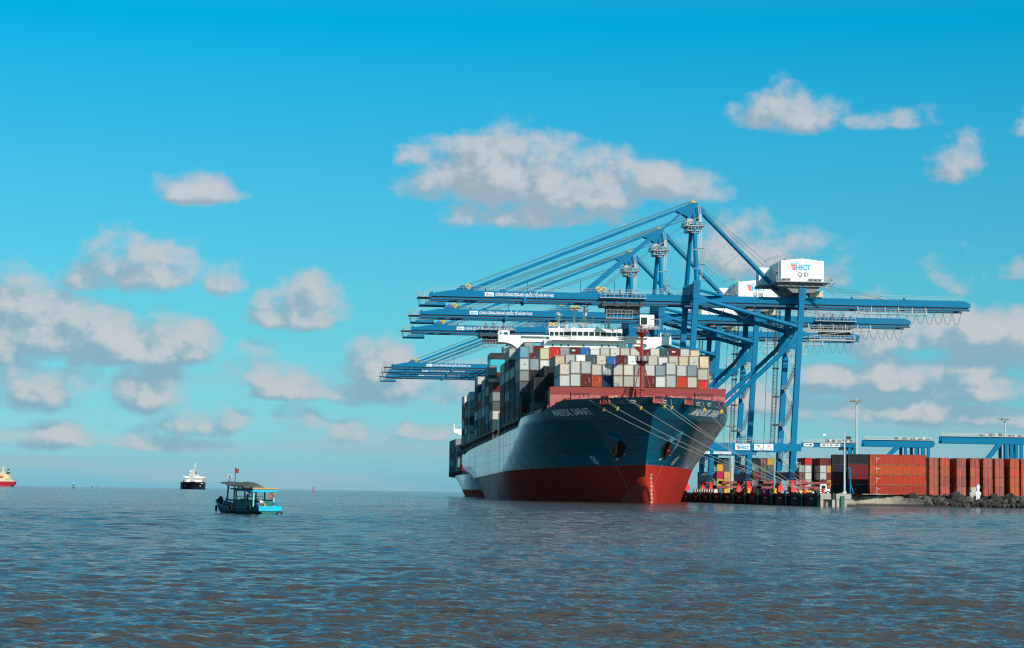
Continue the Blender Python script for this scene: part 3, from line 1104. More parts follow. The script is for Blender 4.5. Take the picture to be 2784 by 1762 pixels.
    # wings: plate girder with a rounded opening and an outer sweep
    for side in (-1, 1):
        mb = MB()
        up = [(11.4, 44.25), (24.4, 44.25)]
        sweep = [(24.4, 42.35), (22.9, 42.3), (21.5, 42.05), (20.4, 41.6), (19.3, 40.8), (18.6, 40.0), (18.4, 39.0)]
        inner = [(16.6, 39.0), (16.7, 40.2), (17.1, 41.2), (17.8, 41.75), (17.5, 42.25), (16.8, 42.4), (13.4, 42.5), (12.3, 42.45), (11.8, 42.0), (11.7, 41.0), (11.4, 39.0)]
        top_strip = [(11.4, 44.25), (24.4, 44.25), (24.4, 42.35), (22.9, 42.3), (21.5, 42.05), (20.4, 41.6), (19.3, 40.8), (18.6, 40.0), (18.4, 39.0), (16.4, 39.0), (16.2, 40.3), (16.6, 41.0), (17.3, 41.5), (17.5, 42.1), (16.9, 42.4), (13.0, 42.5), (11.4, 42.5)]
        pl = [(side * a, c) for a, c in top_strip]
        if side < 0:
            pl = pl[::-1]
        mb.prism(pl, 1, by + 1.0, by + 4.4)
        mb.cbox((side * 14.0, by + 0.6, 44.15), (7.5, 1.0, 0.36))
        mb.cbox((side * 20.6, by + 2.7, 44.32), (7.4, 3.3, 0.10))
        w = mb.build('bridge_wing', WHITE, ship)
        mb = MB()
        x0 = side * 24.2
        x1 = side * 21.4
        mb.path([(x1, by + 1.2, 44.3), (x1, by + 1.2, 45.5), (x0, by + 1.2, 45.5), (x0, by + 1.2, 44.3)], 0.22)
        mb.path([(x1, by + 4.2, 44.3), (x1, by + 4.2, 45.5), (x0, by + 4.2, 45.5), (x0, by + 4.2, 44.3)], 0.22)
        mb.cbox(((x0 + x1) / 2 + side * 0.4, by + 2.6, 44.8), (0.9, 0.8, 0.9))
        mb.build('wing_frame', WHITE, w)
    # masts and domes on the wheelhouse roof
    r0 = 46.35
    for dx in (-7.3, 6.9):
        mb = MB()
        mb.tube((dx, by + 3, r0), (dx, by + 3, r0 + 4.2), 0.42, 8, r1=0.3)
        mb.tube((dx, by + 3, r0 + 4.2), (dx, by + 3, r0 + 5.6), 0.10, 6)
        for z in (2.6, 3.4, 4.3):
            mb.bar((dx - 0.9, by + 3, r0 + z), (dx + 0.9, by + 3, r0 + z), 0.17)
        for z, q in ((2.9, -0.8), (3.7, 0.7), (4.6, -0.4)):
            mb.lathe((dx + q, by + 3, r0 + z), [(0.1, 0), (0.16, 0.05), (0.16, 0.3), (0.05, 0.4)], 8)
        mb.build('signal_mast', WHITE, ship)
    mb = MB()
    mb.tube((0, by + 3, r0), (0, by + 3, r0 + 1.4), 0.55, 10)
    mb.add([(-3.0, by + 2, r0 + 1.9), (2.6, by + 2, r0 + 1.9), (2.6, by + 4, r0 + 1.9), (-3.0, by + 4, r0 + 1.9), (-0.7, by + 2.6, r0 + 1.2), (0.7, by + 2.6, r0 + 1.2), (0.7, by + 3.4, r0 + 1.2), (-0.7, by + 3.4, r0 + 1.2)],
           [(0, 1, 2, 3), (7, 6, 5, 4), (0, 4, 5, 1), (1, 5, 6, 2), (2, 6, 7, 3), (3, 7, 4, 0)])
    mb.rail([(2.5, by + 2.1, r0 + 1.9), (2.5, by + 3.9, r0 + 1.9), (0.8, by + 3.9, r0 + 1.9)], 1.2, 0.8, 0.12)
    for s_ in (-1, 1):
        mb.bar((s_ * 0.8, by + 3, r0 + 1.9), (s_ * 0.15, by + 3, r0 + 4.6), 0.3)
    mb.tube((0, by + 3, r0 + 1.9), (0, by + 3, r0 + 6.6), 0.3, 8)
    mb.bar((-1.2, by + 3, r0 + 6.8), (0, by + 3, r0 + 6.4), 0.22)
    mb.bar((1.2, by + 3, r0 + 6.8), (0, by + 3, r0 + 6.4), 0.22)
    mb.bar((-1.2, by + 3, r0 + 6.7), (-1.2, by + 3, r0 + 7.3), 0.16)
    mb.bar((1.0, by + 3, r0 + 6.7), (1.1, by + 3, r0 + 8.2), 0.18)
    mb.bar((0.5, by + 2.9, r0 + 3.5), (0.5, by + 2.9, r0 + 5.6), 0.25)
    mb.bar((2.4, by + 3, r0 + 1.9), (2.4, by + 3, r0 + 3.9), 0.25)
    mb.lathe((2.4, by + 3, r0 + 3.6), [(0.1, 0), (0.3, 0.1), (0.3, 0.6), (0.1, 0.7)], 8)
    mb.build('radar_mast', WHITE, ship)
    mb = MB()
    mb.tube((-2.9, by + 3, r0), (-2.9, by + 3, r0 + 5.5), 0.34, 8)
    mb.cbox((-2.9, by + 3, r0 + 5.6), (0.5, 0.5, 0.35))
    mb.bar((-4.6, by + 3, r0 + 5.95), (-1.1, by + 3, r0 + 5.95), 0.26, 0.36)
    mb.build('radar_scanner', WHITE, ship)
    for dx, rr, z in ((-5.1, 0.62, 0.9), (5.9, 0.36, 1.5)):
        mb = MB()
        mb.tube((dx, by + 2.5, r0), (dx, by + 2.5, r0 + z), 0.16, 8)
        mb.lathe((dx, by + 2.5, r0 + z), [(rr * 0.8, 0), (rr, 0.15), (rr, 0.9 * rr + 0.2), (rr * 0.85, 1.5 * rr + 0.2), (rr * 0.5, 1.95 * rr + 0.2), (0.05, 2.1 * rr + 0.2)], 12)
        mb.build('satellite_dome', WHITE, ship)
    for o in ship.children:
        if o.name.split('.')[0] in ('deckhouse', 'wheelhouse', 'window_glass', 'window_frame', 'bridge_railing', 'bridge_wing', 'signal_mast', 'radar_mast', 'radar_scanner', 'satellite_dome'):
            o.location.x = 0.8
    # funnel casing
    FD = mat('funnel_dark', (0.012, 0.016, 0.022), 0.5)
    mb = MB()
    mb.box((-18.5, 190, 15), (14.0, 202, 44.2))
    fun = mb.build('funnel_casing', mat('funnel_blue', (0.02, 0.42, 0.52), 0.4, var=0.06), ship)
    MB().box((-18.55, 189.95, 44.2), (14.05, 202.05, 46.3)).build('casing_top', FD, fun)
    mb = MB()
    for k in range(4):
        mb.tube((-12.0 + 0.0, 195 + k * 1.5, 46.3), (-12.0, 195 + k * 1.5, 50.0), 0.75, 10)
    mb.box((-14, 193, 46.3), (-10, 201, 48.8))
    mb.build('exhaust_pipe', STEEL, fun)
    # hatch coamings, side passage posts and lashing bridges along the deck edge
    mb = MB()
    bays = BAYS
    mb.box((-22.6, 21, 15.0), (22.6, 93, 17.9))
    mb.box((-22.6, 114, 14.9), (22.6, 250, 17.9))
    mb.box((-17, 4, 16.0), (17.5, 21, 18.0))
    mb.build('hatch_coaming', mat('coaming_brown', (0.055, 0.018, 0.016), 0.6), ship)
    mb = MB()
    for side in (-1, 1):
        y = 36.0
        while y < 252:
            if not (94 < y < 113):
                mb.box((side * 23.7 - 0.22, y - 0.16, 15.0), (side * 23.7 + 0.22, y + 0.16, 18.3))
            y += 3.6
        mb.box((side * 23.7 - 0.3, 35, 17.75), (side * 23.7 + 0.3, 93, 18.15))
        mb.box((side * 23.7 - 0.3, 114, 17.75), (side * 23.7 + 0.3, 252, 18.15))
    mb.build('container_stanchion', BROWN_STEEL, ship)
    mb = MB()
    for side in (-1, 1):
        mb.rail([(side * 23.9, 36, 15.3), (side * 23.9, 250, 15.1)], 1.1, 6.0, 0.07)
        mb.rail([(side * 21.4, 8, 17.8), (side * 23.4, 31, 17.6)], 1.1, 2.4, 0.07)
    mb.build('deck_railing', STEEL, ship)
    for k, yb in enumerate(bays[1:]):
        if yb + 12.6 > 93 and yb < 90:
            continue
        mb = MB()
        y0 = yb + 12.55
        for side in (-1, 1):
            x = side * 23.5
            mb.box((x - 0.25, y0 + 0.1, 15.0), (x + 0.25, y0 + 1.2, 23.2))
        mb.box((-23.5, y0 + 0.15, 20.5), (23.5, y0 + 1.15, 20.75))
        mb.box((-23.5, y0 + 0.15, 23.0), (23.5, y0 + 1.15, 23.2))
        mb.build('lashing_bridge', BROWN_STEEL, ship)
    # gangway gear and life-saving gear seen between the stacks
    mb = MB()
    mb.add([(-24.2, 186, 21), (-24.2, 188.5, 21), (-24.2, 188.5, 22.6), (-24.2, 186, 22.6), (-27.2, 186.4, 22.3), (-27.2, 188.2, 22.3), (-27.2, 188.2, 22.6), (-27.2, 186.4, 22.6)],
           [(0, 1, 2, 3), (4, 7, 6, 5), (0, 4, 5, 1), (3, 2, 6, 7), (0, 3, 7, 4), (1, 5, 6, 2)])
    mb.build('gangway_platform', mat('grey_paint', (0.30, 0.33, 0.34), 0.5), ship)
    MB().box((-24.35, 88.5, 17.0), (-24.15, 91.0, 22.0)).build('accommodation_ladder', mat('pale_grey', (0.6, 0.62, 0.62), 0.5), ship)
    return ship, h


BAYS = [7.0, 21.0, 35.5, 50.0, 64.5, 79.0, 115.5, 130.0, 144.5, 159.0, 173.5, 204.5, 219.0, 233.5]
ship, HULL = build_ship()

# ------------------------------------------------------------------ containers
CCOL = {
    'cream': (0.53, 0.50, 0.43, 0.30), 'white': (0.64, 0.635, 0.61, 0.15), 'pale grey': (0.47, 0.48, 0.47, 0.08), 'grey': (0.29, 0.31, 0.31, 0.30),
    'blue grey': (0.22, 0.29, 0.32, 0.25), 'dark grey': (0.085, 0.105, 0.11, 0.25), 'dark teal': (0.035, 0.085, 0.095, 0.3), 'navy': (0.008, 0.045, 0.12, 0.2),
    'blue': (0.015, 0.13, 0.36, 0.3), 'pale blue': (0.16, 0.36, 0.46, 0.35), 'maroon': (0.15, 0.018, 0.019, 0.25), 'brown': (0.19, 0.032, 0.022, 0.3),
    'red': (0.55, 0.032, 0.028, 0.2), 'orange': (0.46, 0.068, 0.022, 0.5), 'scarlet': (0.50, 0.048, 0.020, 0.5), 'tan': (0.58, 0.48, 0.34, 0.4),
    'yellow': (0.58, 0.33, 0.05, 0.35), 'turquoise': (0.03, 0.42, 0.36, 0.25), 'rust red': (0.35, 0.040, 0.022, 0.5), 'magenta': (0.50, 0.02, 0.10, 0.2),
    'black': (0.022, 0.024, 0.028, 0.2),
}


def cmat(c):
    r, g, b_, ru = CCOL[c]
    return mat('container_' + c.replace(' ', '_'), (r, g, b_), 0.55, spec=0.15, var=0.10, vscale=0.7, rust=ru, streak=0.25, obj_rand=0.16,
               rust_col=(0.20, 0.075, 0.03) if r > 0.25 else (0.08, 0.03, 0.018))


def fmat(c):
    r, g, b_, ru = CCOL[c]
    return mat('container_frame_' + c.replace(' ', '_'), (r * 0.42, g * 0.34, b_ * 0.30), 0.6, var=0.2, vscale=1.2, rust=min(1.0, ru + 0.55), obj_rand=0.12,
               rust_col=(0.30, 0.10, 0.028) if r > 0.25 else (0.07, 0.028, 0.018))


def corrugated(o, xd, length, zd, height, n, depth, inward):
    """trapezoid-corrugated sheet: n ribs along xd, recessed along `inward`"""
    prof = []
    p = length / n
    for k in range(n):
        prof += [(k * p, 0.0), (k * p + 0.36 * p, 0.0), (k * p + 0.5 * p, 1.0), (k * p + 0.86 * p, 1.0)]
    prof.append((length, 0.0))
    o, xd, zd, inward = Vector(o), Vector(xd), Vector(zd), Vector(inward)
    vs = []
    for x, d in prof:
        b_ = o + xd * x + inward * (d * depth)
        vs += [b_, b_ + zd * height]
    fs = [(2 * i, 2 * i + 2, 2 * i + 3, 2 * i + 1) for i in range(len(prof) - 1)]
    return vs, fs


CW = 2.37
_cm = {}


def container_meshes(c, L, H, ends='wall'):
    """mesh data of one kind of container, shared by all its copies. Local frame: x right, y away, z up, origin at the front left bottom corner."""
    key = (c, L, H, ends)
    if key in _cm:
        return _cm[key]
    m, f = cmat(c), fmat(c)
    out = {}
    g = 0.16
    mb = MB()
    for x in (0, CW - g):
        for y in (0, L - g):
            mb.box((x, y, 0), (x + g, y + g, H))
    for z in (0.0, H - 0.13):
        h_ = 0.17 if z == 0 else 0.13
        for y in (0.015, L - 0.135):
            mb.box((g, y, z), (CW - g, y + 0.12, z + h_))
        for x in (0.015, CW - 0.135):
            mb.box((x, g, z), (x + 0.12, L - g, z + h_))
    out['frame'] = mb.mesh('container_frame', f)
    zl, zh = 0.17, H - 0.13
    mb = MB()
    mb.add(*corrugated((0.05, L - g, zl), (0, -1, 0), L - 2 * g, (0, 0, 1), zh - zl, max(10, int(L * 2.2)), 0.045, (1, 0, 0)))
    out['side_panel'] = mb.mesh('container_side', m)
    mb = MB()
    mb.add(*corrugated((CW - 0.05, g, zl), (0, 1, 0), L - 2 * g, (0, 0, 1), zh - zl, max(10, int(L * 2.2)), 0.045, (-1, 0, 0)))
    out['side_panel_b'] = mb.mesh('container_side', m)
    mb = MB()
    if ends == 'wall':
        mb.add(*corrugated((g, 0.04, zl), (1, 0, 0), CW - 2 * g, (0, 0, 1), zh - zl, 9, 0.06, (0, 1, 0)))
        out['end_panel'] = mb.mesh('container_end', m)
    else:
        for k in (0, 1):
            mb2 = MB()
            xa = g + 0.02 + k * (CW / 2 - g)
            xb = xa + CW / 2 - g - 0.04
            mb2.box((xa, 0.03, zl), (xb, 0.10, zh))
            for q in (0.28, 0.72):
                x = lerp(xa, xb, q)
                mb2.box((x - 0.03, -0.05, zl), (x + 0.03, 0.0, zh), 1)
            for z in (0.3, 0.62):
                mb2.box((xa, 0.0, zl + (zh - zl) * z), (xb, 0.03, zl + (zh - zl) * z + 0.12))
            out['door' + str(k)] = mb2.mesh('container_door', [m, STEEL])
    mb = MB()
    mb.add([(0.1, 0.1, H - 0.03), (CW - 0.1, 0.1, H - 0.03), (CW - 0.1, L - 0.1, H - 0.03), (0.1, L - 0.1, H - 0.03)], [(0, 1, 2, 3)])
    mb.add([(0.1, L - 0.05, 0.1), (0.1, L - 0.05, H - 0.05), (CW - 0.1, L - 0.05, H - 0.05), (CW - 0.1, L - 0.05, 0.1)], [(0, 1, 2, 3)])
    mb.add([(0.1, 0.1, 0.1), (0.1, L - 0.1, 0.1), (CW - 0.1, L - 0.1, 0.1), (CW - 0.1, 0.1, 0.1)], [(0, 1, 2, 3)])
    out['roof'] = mb.mesh('container_roof', m)
    # one joined mesh for the far ones
    al = MB()
    mats = [m, f]
    for k, me in out.items():
        al.add([tuple(v.co) for v in me.vertices], [tuple(p.vertices) for p in me.polygons], 1 if k == 'frame' else 0)
    out['whole'] = al.mesh('container', mats)
    _cm[key] = out
    return out


def place_container(c, M, label, group, L=12.19, H=2.59, parts=True, ends='wall', extra=None):
    ms = container_meshes(c, L, H, ends)
    if not parts:
        o = put('shipping_container', ms['whole'])
        o.matrix_world = M
        return tag(o, label, 'container', group)
    o = thing('shipping_container', label, 'container', M, group)
    for k, me in ms.items():
        if k == 'whole':
            continue
        nm = {'side_panel_b': 'side_panel', 'door0': 'door', 'door1': 'door'}.get(k, k)
        put(nm, me, o)
    if extra:
        extra(o)
    return o


ORD = ['zeroth', 'first', 'second', 'third', 'fourth', 'fifth', 'sixth', 'seventh', 'eighth', 'ninth', 'tenth', 'eleventh', 'twelfth', 'thirteenth',
       'fourteenth', 'fifteenth', 'sixteenth', 'seventeenth', 'eighteenth', 'nineteenth', 'twentieth']

_print_cache = {}


def end_print(o, body, x, z, w, m):
    k = (body, m.name)
    if k not in _print_cache:
        mb = MB()
        letter(mb, body, (0, -0.02, 0), (1, 0, 0), (0, 0, 1), width=w, bold=0.03)
        _print_cache[k] = mb.mesh('lettering', m)
    put('lettering', _print_cache[k], o, (x, 0, z))


def end_mark(o, x, z, w, h, m, name='placard'):
    k = (name, w, h, m.name)
    if k not in _print_cache:
        mb = MB()
        mb.box((0, -0.02, 0), (w, 0.03, h))
        _print_cache[k] = mb.mesh(name, m)
    put(name, _print_cache[k], o, (x, 0, z))


def fill_ship():
    """stow the deck cargo: (bay, column, tier) -> colour; then keep what the water side can see"""
    slots = []
    pitch = 2.50
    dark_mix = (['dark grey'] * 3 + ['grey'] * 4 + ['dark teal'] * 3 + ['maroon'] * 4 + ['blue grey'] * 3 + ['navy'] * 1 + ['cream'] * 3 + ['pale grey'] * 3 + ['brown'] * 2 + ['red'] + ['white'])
    front = {  # hand-noted colours, from the ship's starboard edge
        0: {3: 'white,pale grey,maroon,orange,navy,cream,cream,pale grey,maroon,white,pale grey,scarlet,cream,red'.split(','),
            4: 'cream,pale grey,pale grey,cream,pale grey,cream,cream,grey,white,blue grey,pale grey,pale grey,blue grey,cream'.split(','),
            2: ['dark grey', 'white', 'pale grey', 'maroon', 'navy', 'brown', 'cream', 'grey', 'brown', 'grey', 'white', 'navy', 'grey', 'maroon']},
        1: {5: 'grey,cream,tan,pale grey,white,dark teal,cream,blue,maroon,white,pale grey,cream,white,cream,tan,cream,tan'.split(',')},
        2: {6: 'pale blue,cream,tan,red,grey,maroon,blue,white,pale grey,white,cream,cream,maroon,cream,dark teal,maroon,pale grey,tan'.split(',')},
    }
    # per bay: x of the starboard edge of column 0, number of columns, tiers of each column
    conf = []
    for bi, y in enumerate(BAYS):
        if bi == 0:
            conf.append((y, -17.3, 14, [4] * 14))
        elif bi == 1:
            conf.append((y, -21.8, 17, [3, 4] + [5] * 15))
        elif bi == 2:
            conf.append((y, -23.9, 18, [6, 5] + [6] * 16))
        elif bi < 6:
            t = {3: [5, 7, 7] + [6] * 16, 4: [7] * 3 + [6] * 16, 5: [6, 7, 7] + [6] * 16}[bi]
            conf.append((y, -23.9, 19, t))
        elif bi < 11:
            t = {6: [5, 6, 7], 7: [7, 6, 7], 8: [6, 7, 7], 9: [5, 7, 6], 10: [7, 7, 6]}[bi] + [6] * 8
            conf.append((y, -23.9, 11, t))
        else:
            t = {11: [6, 5, 6], 12: [5, 6, 6], 13: [6, 6, 5]}[bi] + [5] * 8
            conf.append((y, -23.9, 11, t))
    for bi, (y, x0, n, tiers) in enumerate(conf):
        # side-by-side stacks: the leftmost visible columns of the wide forward bays
        for c in range(n):
            x = x0 + c * pitch
            z = 18.35
            hc = rnd.random() < 0.35 if bi else c in (1, 2, 10)
            hh = [2.9 if (rnd.random() < 0.22 if bi else (hc or k in (0, 1))) else 2.59 for k in range(8)]
            if bi == 0 and c == 13:
                hh[0] = 2.59
                hh[1] = 2.4
            if bi in (1, 2):
                hh = [2.9, 2.9, 2.9, 2.59, 2.9, 2.9, 2.59, 2.59]
                if c % 5 == 2:
                    hh[1] = 2.59
            for t in range(1, tiers[c] + 1):
                H = hh[t - 1]
                fr = front.get(bi, {}).get(t)
                if fr and c < len(fr):
                    col = fr[c]
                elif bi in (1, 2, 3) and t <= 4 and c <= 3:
                    col = rnd.choice(['dark grey', 'dark grey', 'dark teal', 'navy', 'black', 'maroon', 'grey'])  # darker cargo colours carry the shadow on these outer fronts
                else:
                    col = rnd.choice(dark_mix)
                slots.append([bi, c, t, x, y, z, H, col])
                z += H + 0.07
    # what is seen: sample points of each box against all the other boxes, from the viewer and from a few steps aside
    Minv = SHIP.inverted()
    eyes = [Minv @ Vector(e) for e in ((0, 0, 2.1), (-28, 0, 2.1), (28, 0, 2.1), (0, 0, 9.0))]
    lo = np.array([[s[3], s[4], s[5]] for s in slots])
    hi = np.array([[s[3] + CW, s[4] + 12.19, s[5] + s[6]] for s in slots])
    vis = np.zeros(len(slots), bool)
    size = np.zeros(len(slots))
    pts = []
    for i, s in enumerate(slots):
        x, y, z, H = s[3], s[4], s[5], s[6]
        q = [(x + CW * a, y - 0.02, z + H * b_) for a in (0.08, 0.5, 0.92) for b_ in (0.12, 0.5, 0.9)]
        q += [(x - 0.02, y + 12.19 * a, z + H * b_) for a in (0.1, 0.5, 0.9) for b_ in (0.12, 0.5, 0.9)]
        pts.append(q)
    bw = [(-19.5, -0.3, 18.0), (20.3, 0.6, 23.6)]
    lo2 = np.vstack([lo, [bw[0]]])
    hi2 = np.vstack([hi, [bw[1]]])
    for ei, e in enumerate(eyes):
        e = np.array(e)
        for i in range(len(slots)):
            if vis[i] and ei:
                continue
            P = np.array(pts[i])
            d = P - e
            hit = np.zeros(len(P), bool)
            with np.errstate(divide='ignore', invalid='ignore'):
                for p_i in range(len(P)):
                    t1 = (lo2 - e) / d[p_i]
                    t2 = (hi2 - e) / d[p_i]
                    a = np.minimum(t1, t2).max(1)
                    b_ = np.maximum(t1, t2).min(1)
                    ok = (a < b_) & (a > 0) & (a < 0.9995)
                    ok[i] = False
                    hit[p_i] = ok.any()
            # back faces of the side (points on the starboard side seen from port) do not count
            side_ok = e[0] < pts[i][9][0]
            seen = (~hit[:9]).sum() + ((~hit[9:]).sum() if side_ok else 0)
            if seen:
                vis[i] = True
            if ei == 0:
                size[i] = seen
    print('deck slots', len(slots), 'seen', int(vis.sum()), 'from the photo', int((size > 0).sum()))
    names = ['foremost stack', 'second stack from the bow', 'third stack from the bow', 'fourth stack from the bow', 'fifth stack from the bow', 'stack just before the bridge',
             'first stack behind the bridge', 'second stack behind the bridge', 'third stack behind the bridge', 'fourth stack behind the bridge', 'stack beside the funnel',
             'third stack from the stern', 'second stack from the stern', 'sternmost stack']
    n_out = 0
    rest = MB()
    rest_m = []
    for i, s in enumerate(slots):
        if not vis[i]:
            continue
        bi, c, t, x, y, z, H, col = s
        M = SHIP @ Matrix.Translation((x, y, z))
        if size[i] == 0:
            cm_ = cmat('dark grey')
            if cm_ not in rest_m:
                rest_m.append(cm_)
            v = [SHIP @ Vector((x + CW * (k & 1), y + 12.19 * ((k >> 1) & 1), z + H * ((k >> 2) & 1))) for k in range(8)]
            rest.add(v, [(0, 2, 3, 1), (4, 5, 7, 6), (0, 1, 5, 4), (1, 3, 7, 5), (3, 2, 6, 7), (2, 0, 4, 6)])
            continue
        near = bi <= 2 or (bi <= 5 and c <= 1) or c == 0
        lab = f'{col} container, {names[bi]}, {ORD[t]} tier, {ORD[c + 1]} column from its left'
        def ex(o, col=col, bi=bi, c=c, t=t, H=H):
            if bi == 2 and t == 6 and col == 'maroon' and c in (5, 15):
                end_print(o, 'tex', 0.35, H - 1.0, 0.95, WPRINT)
            elif bi <= 2 and col in ('maroon', 'red', 'orange', 'blue', 'dark teal'):
                end_mark(o, 1.85, 0.9, 0.06, 1.2, mat('faded_white', (0.58, 0.60, 0.60), 0.6), 'number_strip')
                end_mark(o, 0.95, 0.75, 0.16, 0.2, YELLOW)
            elif bi in (1, 2) and col in ('cream', 'white', 'pale grey', 'tan'):
                end_mark(o, 1.05, 1.35, 0.4, 0.14, YELLOW if (c % 3) else DARK)
            elif bi <= 2 and col == 'blue':
                end_mark(o, 1.0, 1.3, 0.5, 0.45, WPRINT)
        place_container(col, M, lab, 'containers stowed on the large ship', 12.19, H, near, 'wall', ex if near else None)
        n_out += 1
    if rest.v:
        tag(rest.build('hidden_containers', rest_m), 'dark containers behind the front rows of the large ship', 'containers', kind='stuff')
    print('ship containers', n_out, 'rest', len(rest.v) // 8)


fill_ship()

# ------------------------------------------------------------------ ship-to-shore cranes
def hict_logo(mb, o, xd, yd, h, cy=0, rd=1):
    """harbour company logo: tilted red brick hull, crane bar above, four letters; h = letter height"""
    o, xd, yd = Vector(o), Vector(xd).normalized(), Vector(yd).normalized()

    def P(x, y):
        return o + xd * (x * h) + yd * (y * h)
    rows = [((-0.95, 1.02), (0.02, 1.02), 0.30), ((-0.80, 0.66), (0.02, 0.66), 0.30), ((-0.66, 0.30), (0.02, 0.30), 0.34)]
    for (xa, ya), (xb, yb), hh in rows:
        n = 3 if xa < -0.7 else 2
        w = (xb - xa) / n
        for k in range(n):
            a0, a1 = xa + k * w + 0.02, xa + (k + 1) * w - 0.02
            d = 0.14 if k == 0 else 0.0
            mb.add([P(a0, ya), P(a1, ya), P(a1, ya - hh), P(a0 + d, ya - hh)], [(0, 1, 2, 3)], rd)
    mb.add([P(-1.0, 1.18), P(0.75, 1.18), P(0.75, 1.09), P(-0.98, 1.09)], [(0, 1, 2, 3)], cy)
    mb.add([P(-0.8, 1.22), P(0.1, 1.48), P(0.13, 1.42), P(-0.7, 1.20)], [(0, 1, 2, 3)], cy)
    mb.add([P(0.06, 1.56), P(0.16, 1.56), P(0.16, 1.1), P(0.06, 1.1)], [(0, 1, 2, 3)], cy)
    mb.add([P(0.16, 1.44), P(0.7, 1.22), P(0.62, 1.20), P(0.16, 1.38)], [(0, 1, 2, 3)], cy)
    letter(mb, 'HICT', P(0.06, 0), xd, yd, width=2.75 * h, height=h, bold=0.05, mi=cy)


QUAY = 2.6          # level of the quay deck
UWS = lambda z: -2.4 + 0.056 * (z - 16.3)
ULS = lambda z: 27.3 + 0.056 * (z - 16.3)
VL = 8.0            # half distance between the two frames of a crane
_ck = {}


def shared(key, fn):
    if key not in _ck:
        _ck[key] = fn()
    return _ck[key]


